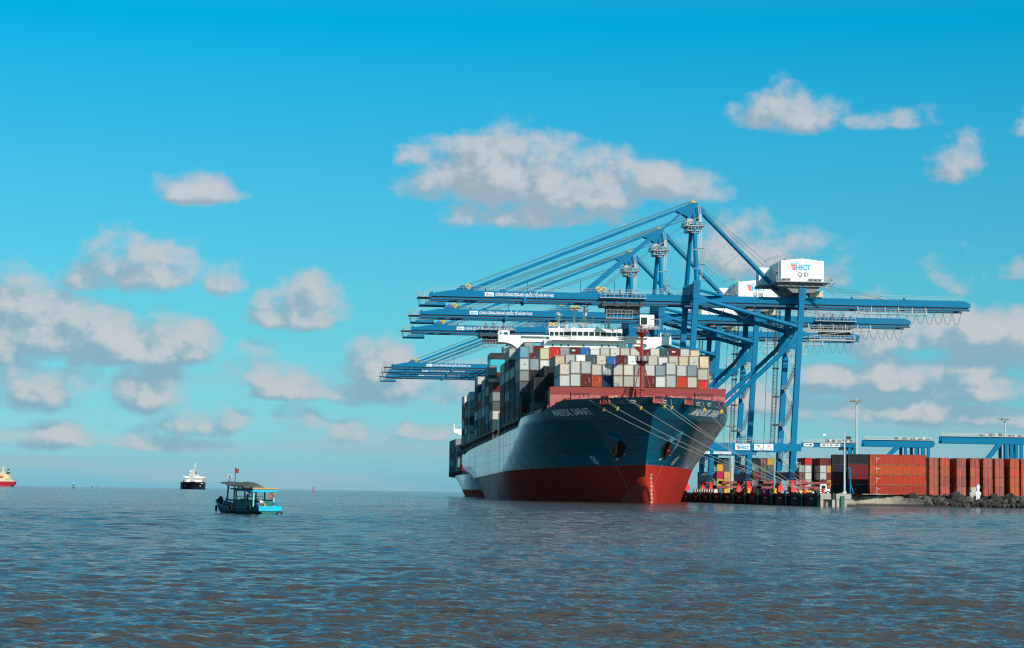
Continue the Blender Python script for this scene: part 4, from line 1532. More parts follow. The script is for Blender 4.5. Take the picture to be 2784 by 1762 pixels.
def crane(num, depth_s, trolley_u, label, detail=True):
    """u = landward, v = along the quay away from the viewer, z up. Origin under the waterside rail."""
    base = Matrix.Translation((50.1 - 0.0915 * (depth_s - 560), 560 + 0.9958 * (depth_s - 560), 0)) @ Matrix.Rotation(ALPHA, 4, 'Z')
    c = thing('quay_crane', label, 'crane', base, 'blue quay cranes along the berth')

    def part(name, fn, mats=CRANE, parent=None, loc=None, smooth=False, key=None):
        def mk():
            mb = MB()
            fn(mb)
            return mb.mesh(name, mats, smooth)
        return put(name, shared(key or name, mk), parent or c, loc)

    ZB = 57.4
    # legs
    for iu, U in enumerate((UWS, ULS)):
        for iv, v in enumerate((-VL, VL)):
            def leg(mb, U=U, v=v, iu=iu):
                zt = 61.0 if iu == 0 else 60.6
                mb.bar((U(16.3), v, 16.3), (U(zt), v, zt), 1.35, 1.5, up=(1, 0, 0))
                mb.bar((U(57), v, 56.0), (U(60.6), v, 60.9), 1.5, 1.9, up=(1, 0, 0))
                mb.bar((U(14.3), v, 14.3), (U(6.8), v, 6.8), 2.9, 1.5, w1=1.5, h1=1.4, up=(1, 0, 0))
                for k in range(3):
                    mb.cbox((U(57.5) - 0.35, v - 0.78, 57.6 + k * 1.15), (0.75, 0.08, 0.22), 1)
                    mb.cbox((U(57.5) + 0.1, v - 0.78, 57.95 + k * 1.15), (0.2, 0.08, 0.5), 1)
            part('portal_leg', leg, [CRANE, mat('crane_opening_shade', (0.002, 0.05, 0.15), 0.5)], key=f'leg{iu}{iv}')  # darker blue bars: shade of the leg openings put into the colour
    for iv, v in enumerate((-VL, VL)):
        part('portal_beam', lambda mb, v=v: mb.box((UWS(15.3) - 2.0, v - 0.62, 14.3), (ULS(15.3) + 2.2, v + 0.62, 16.35)), key=f'pb{iv}')
        rl = part('beam_railing', lambda mb, v=v: mb.rail([(-3.5, v - 0.6, 16.35), (29.0, v - 0.6, 16.35)], 1.25, 1.9, 0.075), STEEL, key=f'pbr{iv}')
        # diagonal tubes of the frame
        part('brace', lambda mb, v=v: mb.tube((UWS(16.6), v, 16.4), (ULS(45.8) - 0.3, v, 45.8), 0.62, 10), key=f'br1{iv}', smooth=False)
        part('brace', lambda mb, v=v: mb.tube((UWS(56.3), v, 56.3), (ULS(48.8), v, 48.6), 0.60, 10), key=f'br2{iv}')
        part('brace', lambda mb, v=v: mb.tube((UWS(58.5), v, 58.6), (8.0, v * 0.5, 57.3), 0.45, 8), key=f'br3{iv}')

        G = [[(ULS(46.5) - 3.4, 43.3), (ULS(46.5) - 0.2, 42.1), (ULS(46.5) + 0.1, 48.1), (ULS(46.5) - 1.2, 47.5)],
             [(ULS(48.4) - 3.4, 49.4), (ULS(48.4) - 0.2, 49.6), (ULS(48.4) + 0.1, 51.4), (ULS(48.4) - 1.2, 49.9)],
             [(UWS(16) - 0.3, 16.3), (UWS(16) + 3.2, 16.3), (UWS(19) + 0.4, 20.0)],
             [(UWS(54), 57.6), (UWS(54), 54.2), (UWS(56) + 3.4, 55.0), (UWS(56) + 3.0, 56.3)]]
        for ig, pl in enumerate(G):
            part('gusset', lambda mb, pl=pl, v=v: mb.prism(pl, 1, v - 0.55, v + 0.55), key=f'gus{iv}{ig}')
    # sill beams and wheel bogies
    for iu, U in enumerate((UWS, ULS)):
        ub = U(8)
        part('sill_beam', lambda mb, ub=ub: mb.prism([(-VL - 1.2, 8.6), (VL + 1.2, 8.6), (VL + 0.6, 6.3), (-VL - 0.6, 6.3)], 0, ub - 0.75, ub + 0.75), mat('sill_navy', (0.010, 0.035, 0.085), 0.5), key=f'sill{iu}')
        for iv, v in enumerate((-VL, VL)):
            def bog(mb, ub=ub, v=v):
                mb.prism([(v - 0.75, 6.3), (v + 0.75, 6.3), (v + 2.4, 4.9), (v + 2.4, 4.5), (v - 2.4, 4.5), (v - 2.4, 4.9)], 0, ub - 0.5, ub + 0.5)
                for q in (-1.9, -0.7, 0.7, 1.9):
                    mb.prism([(v + q - 0.45, 4.6), (v + q + 0.45, 4.6), (v + q + 0.5, 3.1), (v + q - 0.5, 3.1)], 0, ub - 0.62, ub + 0.62)
                    mb.lathe((ub - 0.2, v + q, 3.05), [(0.40, 0), (0.45, 0.1), (0.45, 0.3), (0.40, 0.4)], 10, 1, axis=0)
                mb.cbox((ub + 0.75, v - 1.2, 4.1), (0.5, 0.8, 1.3))
            part('wheel_bogie', bog, [mat('bogie_red', (0.72, 0.022, 0.012), 0.45), DARK], key=f'bog{iu}{iv}')
    # cross beams between the frames, high and low
    part('cross_beam', lambda mb: mb.box((UWS(58.6) - 0.75, -VL, 57.5), (UWS(58.6) + 0.75, VL, 60.4)), key='cbw')
    part('cross_beam', lambda mb: mb.box((ULS(58.6) - 0.75, -VL, 57.5), (ULS(58.6) + 0.75, VL, 60.4)), key='cbl')
    part('cross_beam', lambda mb: mb.box((ULS(48) - 0.55, -VL, 47.4), (ULS(48) + 0.55, VL, 49.2)), key='cbm')
    # boom and back girder
    for v in (-3.3, 3.3):
        def boom(mb, v=v):
            prof = [(-73.4, 55.5), (-73.4, 56.2), (-67.5, 57.25), (77.0, 57.35), (79.0, 56.6), (79.0, 55.5)]
            mb.prism(prof, 1, v - 0.62, v + 0.62)
            mb.box((-73.0, v - 0.25, 55.0), (78.5, v + 0.25, 55.6), 1)  # web and lowest flange dark: shade of the rail gap painted in
            mb.box((-73.3, v - 0.45, 54.55), (78.8, v + 0.45, 54.75), 1)
            mb.box((-73.3, v - 0.5, 54.72), (78.8, v + 0.5, 55.05))
            for k in range(39):
                u = -71 + 3.85 * k
                mb.box((u - 0.06, v - 0.6, 55.1), (u + 0.06, v + 0.6, 55.5))
            u = -47.2
            mb.box((u - 0.4, v - 0.85, 54.1), (u + 0.4, v + 0.85, 55.8))
        part('boom_girder', boom, [CRANE, DARK], key=f'boom{v}')

    def ties(mb):
        for u in (-72.9, -60, -46, -31, -15, 4, 18, 33, 48, 62, 78):
            mb.box((u - 0.35, -2.7, 55.7), (u + 0.35, 2.7, 56.9))
    part('boom_tie', ties, key='ties')

    def hand(mb):
        for v in (-3.9, 3.9):
            mb.rail([(-67.5, v, 57.3), (77, v, 57.35)], 1.15, 3.2, 0.06)
        mb.rail([(-75.4, -3.9, 55.6), (-73, -3.9, 56.5), (-67.5, -3.9, 57.3)], 1.2, 1.6, 0.07)
    part('boom_railing', hand, STEEL, key='hand')

    def tip(mb):
        mb.cbox((-77.0, 0, 55.4), (3.6, 7.4, 0.22))
        mb.cbox((-74.6, 0, 53.2), (7.2, 6.6, 0.25), 1)
        mb.cbox((-74.0, -3.0, 53.5), (5.6, 0.4, 0.7), 1)
        for u in (-78.2, -76.0, -73.4, -71.4):
            for v in (-3.2, 3.2):
                mb.bar((u, v, 53.2), (u, v, 56.0), 0.13, mi=1)
        mb.rail([(-78.7, -3.6, 55.5), (-75.3, -3.6, 55.5)], 1.2, 0.9, 0.08)
        mb.rail([(-78.7, -3.6, 55.5), (-78.7, 3.6, 55.5)], 1.2, 1.5, 0.08)
        mb.rail([(-78, -3.2, 53.3), (-73.5, -3.2, 53.3)], 1.1, 0.9, 0.07)
        mb.bar((-84, 0, 55.2), (-78, 0, 55.2), 0.07)
        mb.bar((-78.8, -3.6, 55.5), (-78.8, -3.6, 58.2), 0.12)
    part('boom_tip_platform', tip, [STEEL, CRANE], loc=(2.1, 0, 0), key='tip')

    def posts(mb):
        pass
    for k, u in enumerate((-46.3, -31.5, -22.0)):
        part('boom_post', lambda mb, u=u: mb.bar((u, -2.0, 57.3), (u, -2.0, 61.0), 0.28, w1=0.16, h1=0.16), key=f'bpost{k}')
    for k, u in enumerate((-58, -25.5, -11, 12, 45, 60)):
        part('rope_guide', lambda mb, u=u: mb.tube((u - 0.25, -3.4, 57.6), (u + 0.25, -3.4, 57.6), 0.38, 8), key=f'bguide{k}')
    # apex frame
    AP = (0.4, 0.0, 83.2)
    for iv, v in enumerate((-1, 1)):
        part('apex_leg', lambda mb, v=v: mb.tube((UWS(60.6), v * VL, 60.6), (AP[0], v * 1.1, 80.5), 0.70, 12, r1=0.52), key=f'apl{v}')

    def head(mb):
        mb.prism([(-4.6, 81.2), (-0.6, 83.7), (1.4, 83.6), (3.6, 81.5), (2.6, 79.8), (1.2, 78.3), (-0.8, 78.3), (-1.6, 79.8)], 1, -1.3, 1.3)
    part('apex_head', head, key='head')

    def applat(mb):
        for z, r in ((77.0, 2.7), (75.6, 2.0)):
            mb.cbox((AP[0], 0, z), (2 * r, 6.4, 0.2))
            mb.rail([(AP[0] - r, -3.2, z), (AP[0] + r, -3.2, z), (AP[0] + r, 3.2, z), (AP[0] - r, 3.2, z), (AP[0] - r, -3.2, z)], 1.2, 1.0, 0.09)
        mb.bar((AP[0] - 3.2, -3.0, 76.6), (AP[0] + 1, -3.0, 79.4), 0.14)
        mb.cbox((AP[0] - 1.4, -2.2, 78.2), (1.6, 1.0, 1.5))
        mb.cbox((AP[0] + 1.5, -2.4, 79.0), (0.8, 0.8, 2.4))
        mb.bar((AP[0] - 0.4, 0, 83), (AP[0] - 0.4, 0, 91.5), 0.06)
    part('apex_platform', applat, STEEL, key='applat')

    def lad(mb):
        for (u0, v0, z0), (u1, v1, z1) in (((1.9, -3.4, 75.6), (1.6, -4.0, 70.5)), ((2.9, -4.0, 70.5), (1.9, -5.2, 66.0)), ((2.3, -5.2, 66), (1.5, -6.0, 61.5)), ((1.6, -2.4, 82.8), (2.2, -2.8, 77))):
            a, b_ = Vector((u0, v0, z0)), Vector((u1, v1, z1))
            for du in (-0.3, 0.3):
                mb.bar(a + Vector((du, 0, 0)), b_ + Vector((du, 0, 0)), 0.10)
            n = 14
            for k in range(n + 1):
                p = a.lerp(b_, k / n)
                mb.bar(p + Vector((-0.3, 0, 0)), p + Vector((0.3, 0, 0)), 0.08)
            mb.cbox((u1 + 0.2, v1, z1), (1.9, 1.2, 0.12))
        for k, z in enumerate((64.5, 70.0, 75.0)):
            t = (z - 60.6) / 20
            mb.cbox((lerp(UWS(60), AP[0], t), lerp(-VL, -1.1, t) - 0.2, z), (1.9, 0.9, 0.16))
    part('apex_ladder', lad, STEEL, key='lad')

    for k, (u, v, z, r) in enumerate([(0.3, -0.7, 83.4, 0.9), (0.3, 0.7, 83.4, 0.9)] + [(u, v, 58.3, 0.86) for u in (-63.0, -26.8, -25.2) for v in (-3.3, 3.3)]):
        part('rope_sheave', lambda mb, u=u, v=v, z=z, r=r: mb.torus((u, v, z), r * 0.72, r * 0.28, 1, 14, 6), YELLOW, key=f'shv{k}')

    for u in (-64.2, -28.0):
        for v in (-3.3, 3.3):
            part('stay_lug', lambda mb, u=u, v=v: mb.prism([(u - 2.4, 57.2), (u + 1.6, 57.2), (u + 0.4, 58.7), (u - 0.6, 58.7)], 1, v - 0.35, v + 0.35), key=f'lug{u}{v}')
    for v in (-1, 1):
        part('forestay', lambda mb, v=v: mb.bar((-62.2, v * 3.3, 57.8), (-2.6, v * 0.9, 82.3), 0.30, 0.58), key=f'fs1{v}')
        part('forestay', lambda mb, v=v: mb.bar((-29.6, v * 3.3, 57.6), (-2.0, v * 0.9, 81.6), 0.30, 0.58), key=f'fs2{v}')
    part('backstay', lambda mb: mb.tube((2.2, 0, 81.8), (24.6, 0, 59.6), 0.66, 12), key='bks')

    def ropes(mb):
        for v in (-2.6, 2.6):
            mb.bar((-63.0, v, 59.0), (-0.2, v * 0.3, 84.2), 0.12)
            mb.bar((-61.0, v, 57.4), (-0.6, v * 0.3, 80.2), 0.10)
            mb.bar((-60.0, v, 57.4), (-0.6, v * 0.3, 79.4), 0.10)
            mb.bar((-26.5, v, 57.6), (-0.4, v * 0.3, 79.0), 0.10)
            mb.bar((0.8, v * 0.3, 84.1), (21.0, v, 67.0), 0.09)
            mb.bar((0.8, v * 0.3, 83.0), (19.0, v, 65.6), 0.07)
            mb.bar((36.0, v, 61.2), (58.0, v, 57.6), 0.08)
            mb.bar((34.0, v, 61.2), (54.0, v, 57.6), 0.08)
        mb.bar((2.6, -4.5, 61.0), (14.0, 0, 70.0), 0.07)
        mb.bar((-77, 0, 54.4), (78, 0, 54.3), 0.07)
    part('hoist_rope', ropes, WIRE, key='ropes')

    # machine house
    hs = part('machine_house', lambda mb: mb.prism([(23.6, 61.4), (35.6, 61.4), (35.6, 67.1), (29.6, 67.7), (23.6, 67.1)], 1, -9.0, 7.0), WHITE, key='house')
    part('annex', lambda mb: mb.box((19.9, 2.8, 61.4), (23.6, 6.8, 66.3)), WHITE, hs, key='annex')

    def roofbits(mb):
        for k in range(7):
            u = 24.4 + 1.75 * k
            mb.bar((u, -8.8, 67.2), (u, -8.8, 68.9), 0.06)
        for u in (24.6, 34.0):
            mb.lathe((u, -8.9, 67.15), [(0.22, 0), (0.28, 0.25), (0.1, 0.5)], 8)
        for du in (0, 0.7):
            mb.bar((22.7 + du, -9.3, 61.4), (22.7 + du, -9.3, 68.4), 0.09)
        for k in range(17):
            mb.bar((22.7, -9.3, 61.8 + 0.4 * k), (23.4, -9.3, 61.8 + 0.4 * k), 0.06)
        mb.bar((23.3, -9.0, 68.0), (23.3, -9.0, 71.2), 0.16, w1=0.06, h1=0.06)
        mb.rail([(22.6, -9.2, 67.3), (20.6, 0, 67.0)], 1.1, 2.5, 0.06)
    part('roof_mast', roofbits, STEEL, hs, key='roofbits')
    part('window', lambda mb: mb.box((23.52, -4.5, 64.0), (23.60, -2.5, 65.2)), GLASS, hs, key='hwin')

    def logo(mb):
        hict_logo(mb, (27.6, -9.03, 64.5), (1, 0, 0), (0, 0, 1), 1.55)
    part('logo', logo, [CYAN, LRED], hs, key='logo')
    mb = MB()
    letter(mb, 'Q %02d' % num, (28.2, -9.03, 62.7), (1, 0, 0), (0, 0, 1), width=3.0, height=1.2, bold=0.02)
    mb.build('number', BLACK, hs)

    def walk(mb):
        mb.cbox((29.6, -9.8, 61.1), (15.5, 1.7, 0.22))
        mb.rail([(21.9, -10.6, 61.2), (37.3, -10.6, 61.2)], 1.15, 1.3, 0.08)
        mb.rail([(37.3, -10.6, 61.2), (37.3, 7, 61.2)], 1.15, 2.0, 0.08)
        mb.cbox((36.6, -1, 61.1), (1.4, 17, 0.2))
        mb.cbox((22.6, -1, 61.1), (1.6, 17, 0.2))
        for k in range(9):
            mb.bar((22.2 + 1.8 * k, -10.5, 61.0), (23.1 + 1.8 * k, -9.2, 60.0), 0.12)
            mb.bar((23.1 + 1.8 * k, -9.2, 60.0), (24.0 + 1.8 * k, -10.5, 61.0), 0.12)
        mb.bar((22.4, -9.2, 60.0), (37, -9.2, 60.0), 0.14)
        mb.bar((34.5, -9.5, 61), (39.0, -9.0, 57.5), 0.14)
        for k in range(12):
            t = k / 11
            mb.cbox((lerp(34.5, 39.0, t), -9.3, lerp(61, 57.5, t)), (0.5, 0.8, 0.06))
    part('house_walkway', walk, STEEL, hs, key='walk')
    for k, u in enumerate((24.4, 25.5, 31.8, 33.1, 34.3)):
        part('air_conditioner', lambda mb, u=u: (mb.box((u - 0.45, -9.75, 61.25), (u + 0.45, -9.1, 62.15)), mb.lathe((u, -9.78, 61.7), [(0.3, 0), (0.32, 0.03)], 10, 1, axis=1)), [STEEL, DARK], hs, key=f'ac{k}')
    part('house_frame', lambda mb: (mb.prism([(23.4, 61.0), (35.8, 61.0), (33.0, 58.3), (31.8, 58.2), (27.0, 58.2)], 1, -8.4, 6.4), mb.box((19.6, 2.4, 60.6), (24, 7.0, 61.3))), mat('under_frame', (0.16, 0.17, 0.18), 0.6), key='hframe')

    def cabinets(mb):
        for k in range(3):
            mb.box((32.6 + k * 1.35, -4.6, 57.5), (33.8 + k * 1.35, -2.6, 59.2))
    part('switch_cabinet', cabinets, mat('cabinet_beige', (0.5, 0.46, 0.36), 0.5), key='cab')

    # trolley with spreader and driver's cab
    def tro(mb):
        mb.cbox((0, 0, 54.2), (11.5, 8.2, 0.7))
        mb.cbox((0.3, -1.5, 53.0), (9.5, 2.6, 2.2))
        mb.cbox((1.0, 2.0, 52.8), (8.0, 2.0, 1.8))
        for u in (-5.2, -1.6, 1.6, 5.2):
            mb.cbox((u, -4.0, 54.4), (0.9, 0.5, 1.5))
        for q in (-4, 0, 4):
            mb.bar((q, -3, 54), (q + 1.6, -3, 51.2), 0.28)
    tr = part('trolley', tro, DARK, loc=(trolley_u, 0, 0), key='tro')

    def trr(mb):
        mb.rail([(-6.2, -5.0, 56.2), (6.2, -5.0, 56.2)], 1.3, 1.2, 0.09)
        mb.cbox((0, -4.7, 56.0), (13.0, 1.0, 0.2))
        for u in (-3.4, -0.6, 2.6):
            mb.lathe((u, -4.6, 57.1), [(0.4, 0), (0.5, 0.2), (0.5, 1.1), (0.3, 1.3)], 8)
        mb.rail([(-4.4, -3.2, 50.6), (3.0, -3.2, 50.6)], 2.2, 1.1, 0.09)
        mb.cbox((-0.7, -3.2, 50.5), (7.6, 1.4, 0.18))
    part('trolley_walkway', trr, STEEL, tr, key='trr')
    if num == 2:
        cab = None
    else:
      cab = part('operator_cab', lambda mb: mb.prism([(4.6, 51.4), (8.6, 51.4), (8.6, 48.2), (7.8, 47.7), (5.6, 47.7), (4.6, 48.6)], 1, -6.0, -2.6), WHITE, tr, key='opc')
    if cab:
        part('cab_window', lambda mb: (mb.box((4.9, -6.05, 48.7), (6.6, -6.0, 50.6)), mb.box((4.55, -5.6, 48.8), (4.6, -3.0, 50.8))), GLASS, cab, key='opw')
        part('cab_frame', lambda mb: (mb.path([(7.6, -6.1, 47.9), (10.2, -6.1, 47.9), (10.2, -6.1, 50.2), (7.6, -6.1, 50.2)], 0.14), mb.rail([(4.4, -6.2, 47.6), (10.2, -6.2, 47.6)], 1.0, 1.4, 0.07), mb.cbox((7.2, -4.6, 47.55), (6.2, 3.2, 0.14))), STEEL, cab, key='opf')

    # signs on the portal beam
    def sg(mb, a, c_):
        mb.box((a, -VL - 0.70, 14.45), (c_, -VL - 0.63, 16.15))
    s1 = part('sign_board', lambda mb: sg(mb, 10.9, 15.0), WPRINT, key='sb1')
    part('logo', lambda mb: hict_logo(mb, (12.1, -VL - 0.73, 14.72), (1, 0, 0), (0, 0, 1), 0.95), [CYAN, LRED], s1, key='sb1l')
    s2 = part('sign_board', lambda mb: sg(mb, 16.2, 18.75), WPRINT, key='sb2')

    def em(mb):
        q = -VL - 0.73
        for pl in ([(17.05, 15.9), (17.2, 15.9), (17.2, 15.5), (17.05, 15.5)], [(17.75, 15.9), (17.9, 15.9), (17.9, 15.5), (17.75, 15.5)],
                   [(17.05, 15.9), (17.25, 15.9), (17.52, 15.68), (17.42, 15.56)], [(17.9, 15.9), (17.7, 15.9), (17.42, 15.68), (17.52, 15.56)]):
            mb.add([(x, q, z) for x, z in pl], [(0, 1, 2, 3)])
        mb.add([(x, q, z) for x, z in ((17.15, 15.34), (17.8, 15.34), (17.8, 15.24), (17.15, 15.24))], [(0, 1, 2, 3)], 1)
        letter(mb, 'MITSUI E&S', (16.45, q, 14.68), (1, 0, 0), (0, 0, 1), width=2.05, height=0.30)
    part('emblem', em, [BLACK, CYAN], s2, key='sb2e')
    s3 = part('sign_board', lambda mb: sg(mb, 18.95, 21.55), WPRINT, key='sb3')

    def em3(mb):
        q = -VL - 0.73
        for x0, z0, x1, z1 in ((19.95, 15.9, 20.65, 15.78), (19.95, 15.9, 20.07, 15.2), (20.53, 15.9, 20.65, 15.3), (20.2, 15.66, 20.4, 15.3), (20.2, 15.42, 20.65, 15.3)):
            mb.add([(x0, q, z0), (x1, q, z0), (x1, q, z1), (x0, q, z1)], [(0, 1, 2, 3)])
        letter(mb, 'PACECORP', (19.3, q, 14.68), (1, 0, 0), (0, 0, 1), width=1.9, height=0.30, mi=1)
    part('emblem', em3, [LRED, BLACK], s3, key='sb3e')

    def cap(mb):
        letter(mb, 'C\u1ea2NG C\u00d4NG-TEN-N\u01a0 QU\u1ed0C T\u1ebe H\u1ea2I PH\u00d2NG', (-55.4, -3.95, 55.95), (1, 0, 0), (0, 0, 1), width=16.2, height=0.80, bold=0.05)
    part('boom_lettering', cap, mat('faded_white', (0.58, 0.60, 0.60), 0.6), key='cap')
    s4 = part('sign_board', lambda mb: mb.box((-58.3, -3.97, 55.75), (-55.8, -3.93, 56.85)), WPRINT, key='sb4')
    part('logo', lambda mb: hict_logo(mb, (-57.55, -3.99, 55.9), (1, 0, 0), (0, 0, 1), 0.58), [CYAN, LRED], s4, key='sb4l')

    # stairs between the landside legs, lift mast, festoon cables
    def stairs(mb):
        z, d = 16.5, 1
        while z < 45:
            v0, v1 = -5.5 * d, 5.5 * d
            a, b_ = Vector((ULS(z), v0, z)), Vector((ULS(z + 5.2), v1, z + 5.2))
            for du in (-0.4, 0.4):
                mb.bar(a + Vector((du, 0, 0)), b_ + Vector((du, 0, 0)), 0.16)
                mb.bar(a + Vector((du, 0, 1)), b_ + Vector((du, 0, 1)), 0.08)
            for k in range(19):
                p = a.lerp(b_, k / 18)
                mb.cbox(p, (0.9, 0.35, 0.08))
            mb.cbox((b_.x, v1 + 1.2 * d, b_.z), (1.4, 2.6, 0.14))
            mb.rail([(b_.x - 0.7, v1, b_.z), (b_.x - 0.7, v1 + 2.4 * d, b_.z)], 1.1, 1.2, 0.07)
            z += 5.2
            d = -d
    part('stairway', stairs, mat('stair_pale', (0.55, 0.55, 0.52), 0.5), key='stairs')

    def low(mb):
        for v in (-VL + 3.2, VL - 2.0, ):
            z, d = 3.0, 1
            while z < 14:
                a = Vector((ULS(10) + 1.2 - 1.2 * d, v, z))
                b_ = Vector((ULS(10) + 1.2 + 1.2 * d, v, z + 2.4))
                for dv in (-0.4, 0.4):
                    mb.bar(a + Vector((0, dv, 0)), b_ + Vector((0, dv, 0)), 0.12)
                    mb.bar(a + Vector((0, dv, 1)), b_ + Vector((0, dv, 1)), 0.07)
                for k in range(9):
                    mb.cbox(a.lerp(b_, k / 8), (0.3, 0.8, 0.06))
                mb.cbox((b_.x, v, b_.z), (1.3, 1.3, 0.12))
                mb.rail([(b_.x - 0.6, v - 0.6, b_.z), (b_.x + 0.6, v - 0.6, b_.z)], 1.1, 0.6, 0.07)
                z += 2.4
                d = -d
    part('access_stair', low, STEEL, key='low')

    def lift(mb):
        u, v = 24.6, VL - 1.5
        for du in (-0.55, 0.55):
            for dv in (-0.55, 0.55):
                mb.bar((u + du, v + dv, 16), (u + du + 1.8, v + dv, 57.5), 0.13)
        for k in range(42):
            z = 16 + k
            x = u + 1.8 * k / 41.5
            mb.bar((x - 0.55, v - 0.55, z), (x + 0.55, v - 0.55, z), 0.10)
            mb.bar((x - 0.55, v - 0.55, z), (x + 0.55, v - 0.55, z + 1), 0.08)
        mb.bar((22.2, v, 16), (23.6, v, 57.5), 0.12)
        for z in (22, 30, 38, 46):
            mb.cbox((25.6, v, z), (1.8, 0.5, 0.5))
    part('lift_mast', lift, DARK, key='lift')

    def festoon(mb):
        u = 31.0
        drop = 4.0
        while u < 74:
            w = 3.6
            if u > 52:
                w = 2.6
            pts = []
            for k in range(9):
                t = k / 8
                pts.append((u + w * t, -4.6, 54.5 - drop * (1 - (2 * t - 1) ** 2) ** 0.7 * (0.8 if u < 52 else 1.0)))
            mb.path(pts, 0.10)
            u += w
        for a in (3.0, 11.0, 17.0):
            pts = [(a + 6 * t, -4.4, 54.5 - 3.4 * (1 - (2 * t - 1) ** 2)) for t in [k / 8 for k in range(9)]]
            mb.path(pts, 0.10)
    part('festoon_cable', festoon, WIRE, key='fest')

    def backplat(mb):
        for u0, u1, z, v in ((46.5, 66.0, 53.2, -4.6),):
            mb.cbox(((u0 + u1) / 2, v, z), (u1 - u0, 1.4, 0.25))
            mb.rail([(u0, v - 0.7, z), (u1, v - 0.7, z)], 1.3, 1.5, 0.09)
            for k in range(6):
                u = lerp(u0, u1, k / 5)
                mb.bar((u, v, z), (u, v + 0.6, 55.2), 0.14)
        mb.cbox((39, -4.6, 45.5), (13, 1.4, 0.3))
        mb.rail([(32.5, -5.3, 45.5), (45.5, -5.3, 45.5)], 1.3, 1.5, 0.09)
        mb.bar((32, -4.6, 47.9), (44.5, -4.6, 48.0), 0.3)
        mb.bar((45.2, -5.2, 45.5), (45.2, -5.2, 48.4), 0.14)
        mb.bar((30.8, -4.6, 46.2), (45.2, -4.6, 48.2), 0.12)
    part('maintenance_platform', backplat, STEEL, key='bpl')
    return c


CRANES = [
    (1, 560, -20.0, 'nearest blue quay crane, Q 01 on its white machine house'),
    (2, 618, 55.0, 'second blue quay crane, Q 02 on its white machine house'),
    (3, 678, -45.0, 'third blue quay crane, its machine house mostly hidden behind the second'),
    (4, 879, 5.0, 'far blue quay crane with the topmost of the three low booms'),
    (5, 916, 5.0, 'far blue quay crane with the middle of the three low booms'),
    (6, 951, 5.0, 'farthest blue quay crane with the lowest of the three low booms'),
]
for a in CRANES:
    crane(*a)

# ------------------------------------------------------------------ quay, yard and shore
def edge_x(Y):
    return 98.24 - 0.0915 * Y


CONC = mat('concrete', (0.40, 0.37, 0.32), 0.85, var=0.25, vscale=0.8, streak=0.4, bump=0.3)
QUAYM = mat('quay_brown', (0.085, 0.026, 0.022), 0.7, var=0.25, vscale=0.6, streak=0.3)
RUBBER = mat('rubber', (0.014, 0.014, 0.015), 0.75)
GREENP = mat('green_post', (0.02, 0.13, 0.085), 0.6)
BOLL = mat('bollard_red', (0.55, 0.03, 0.02), 0.5)


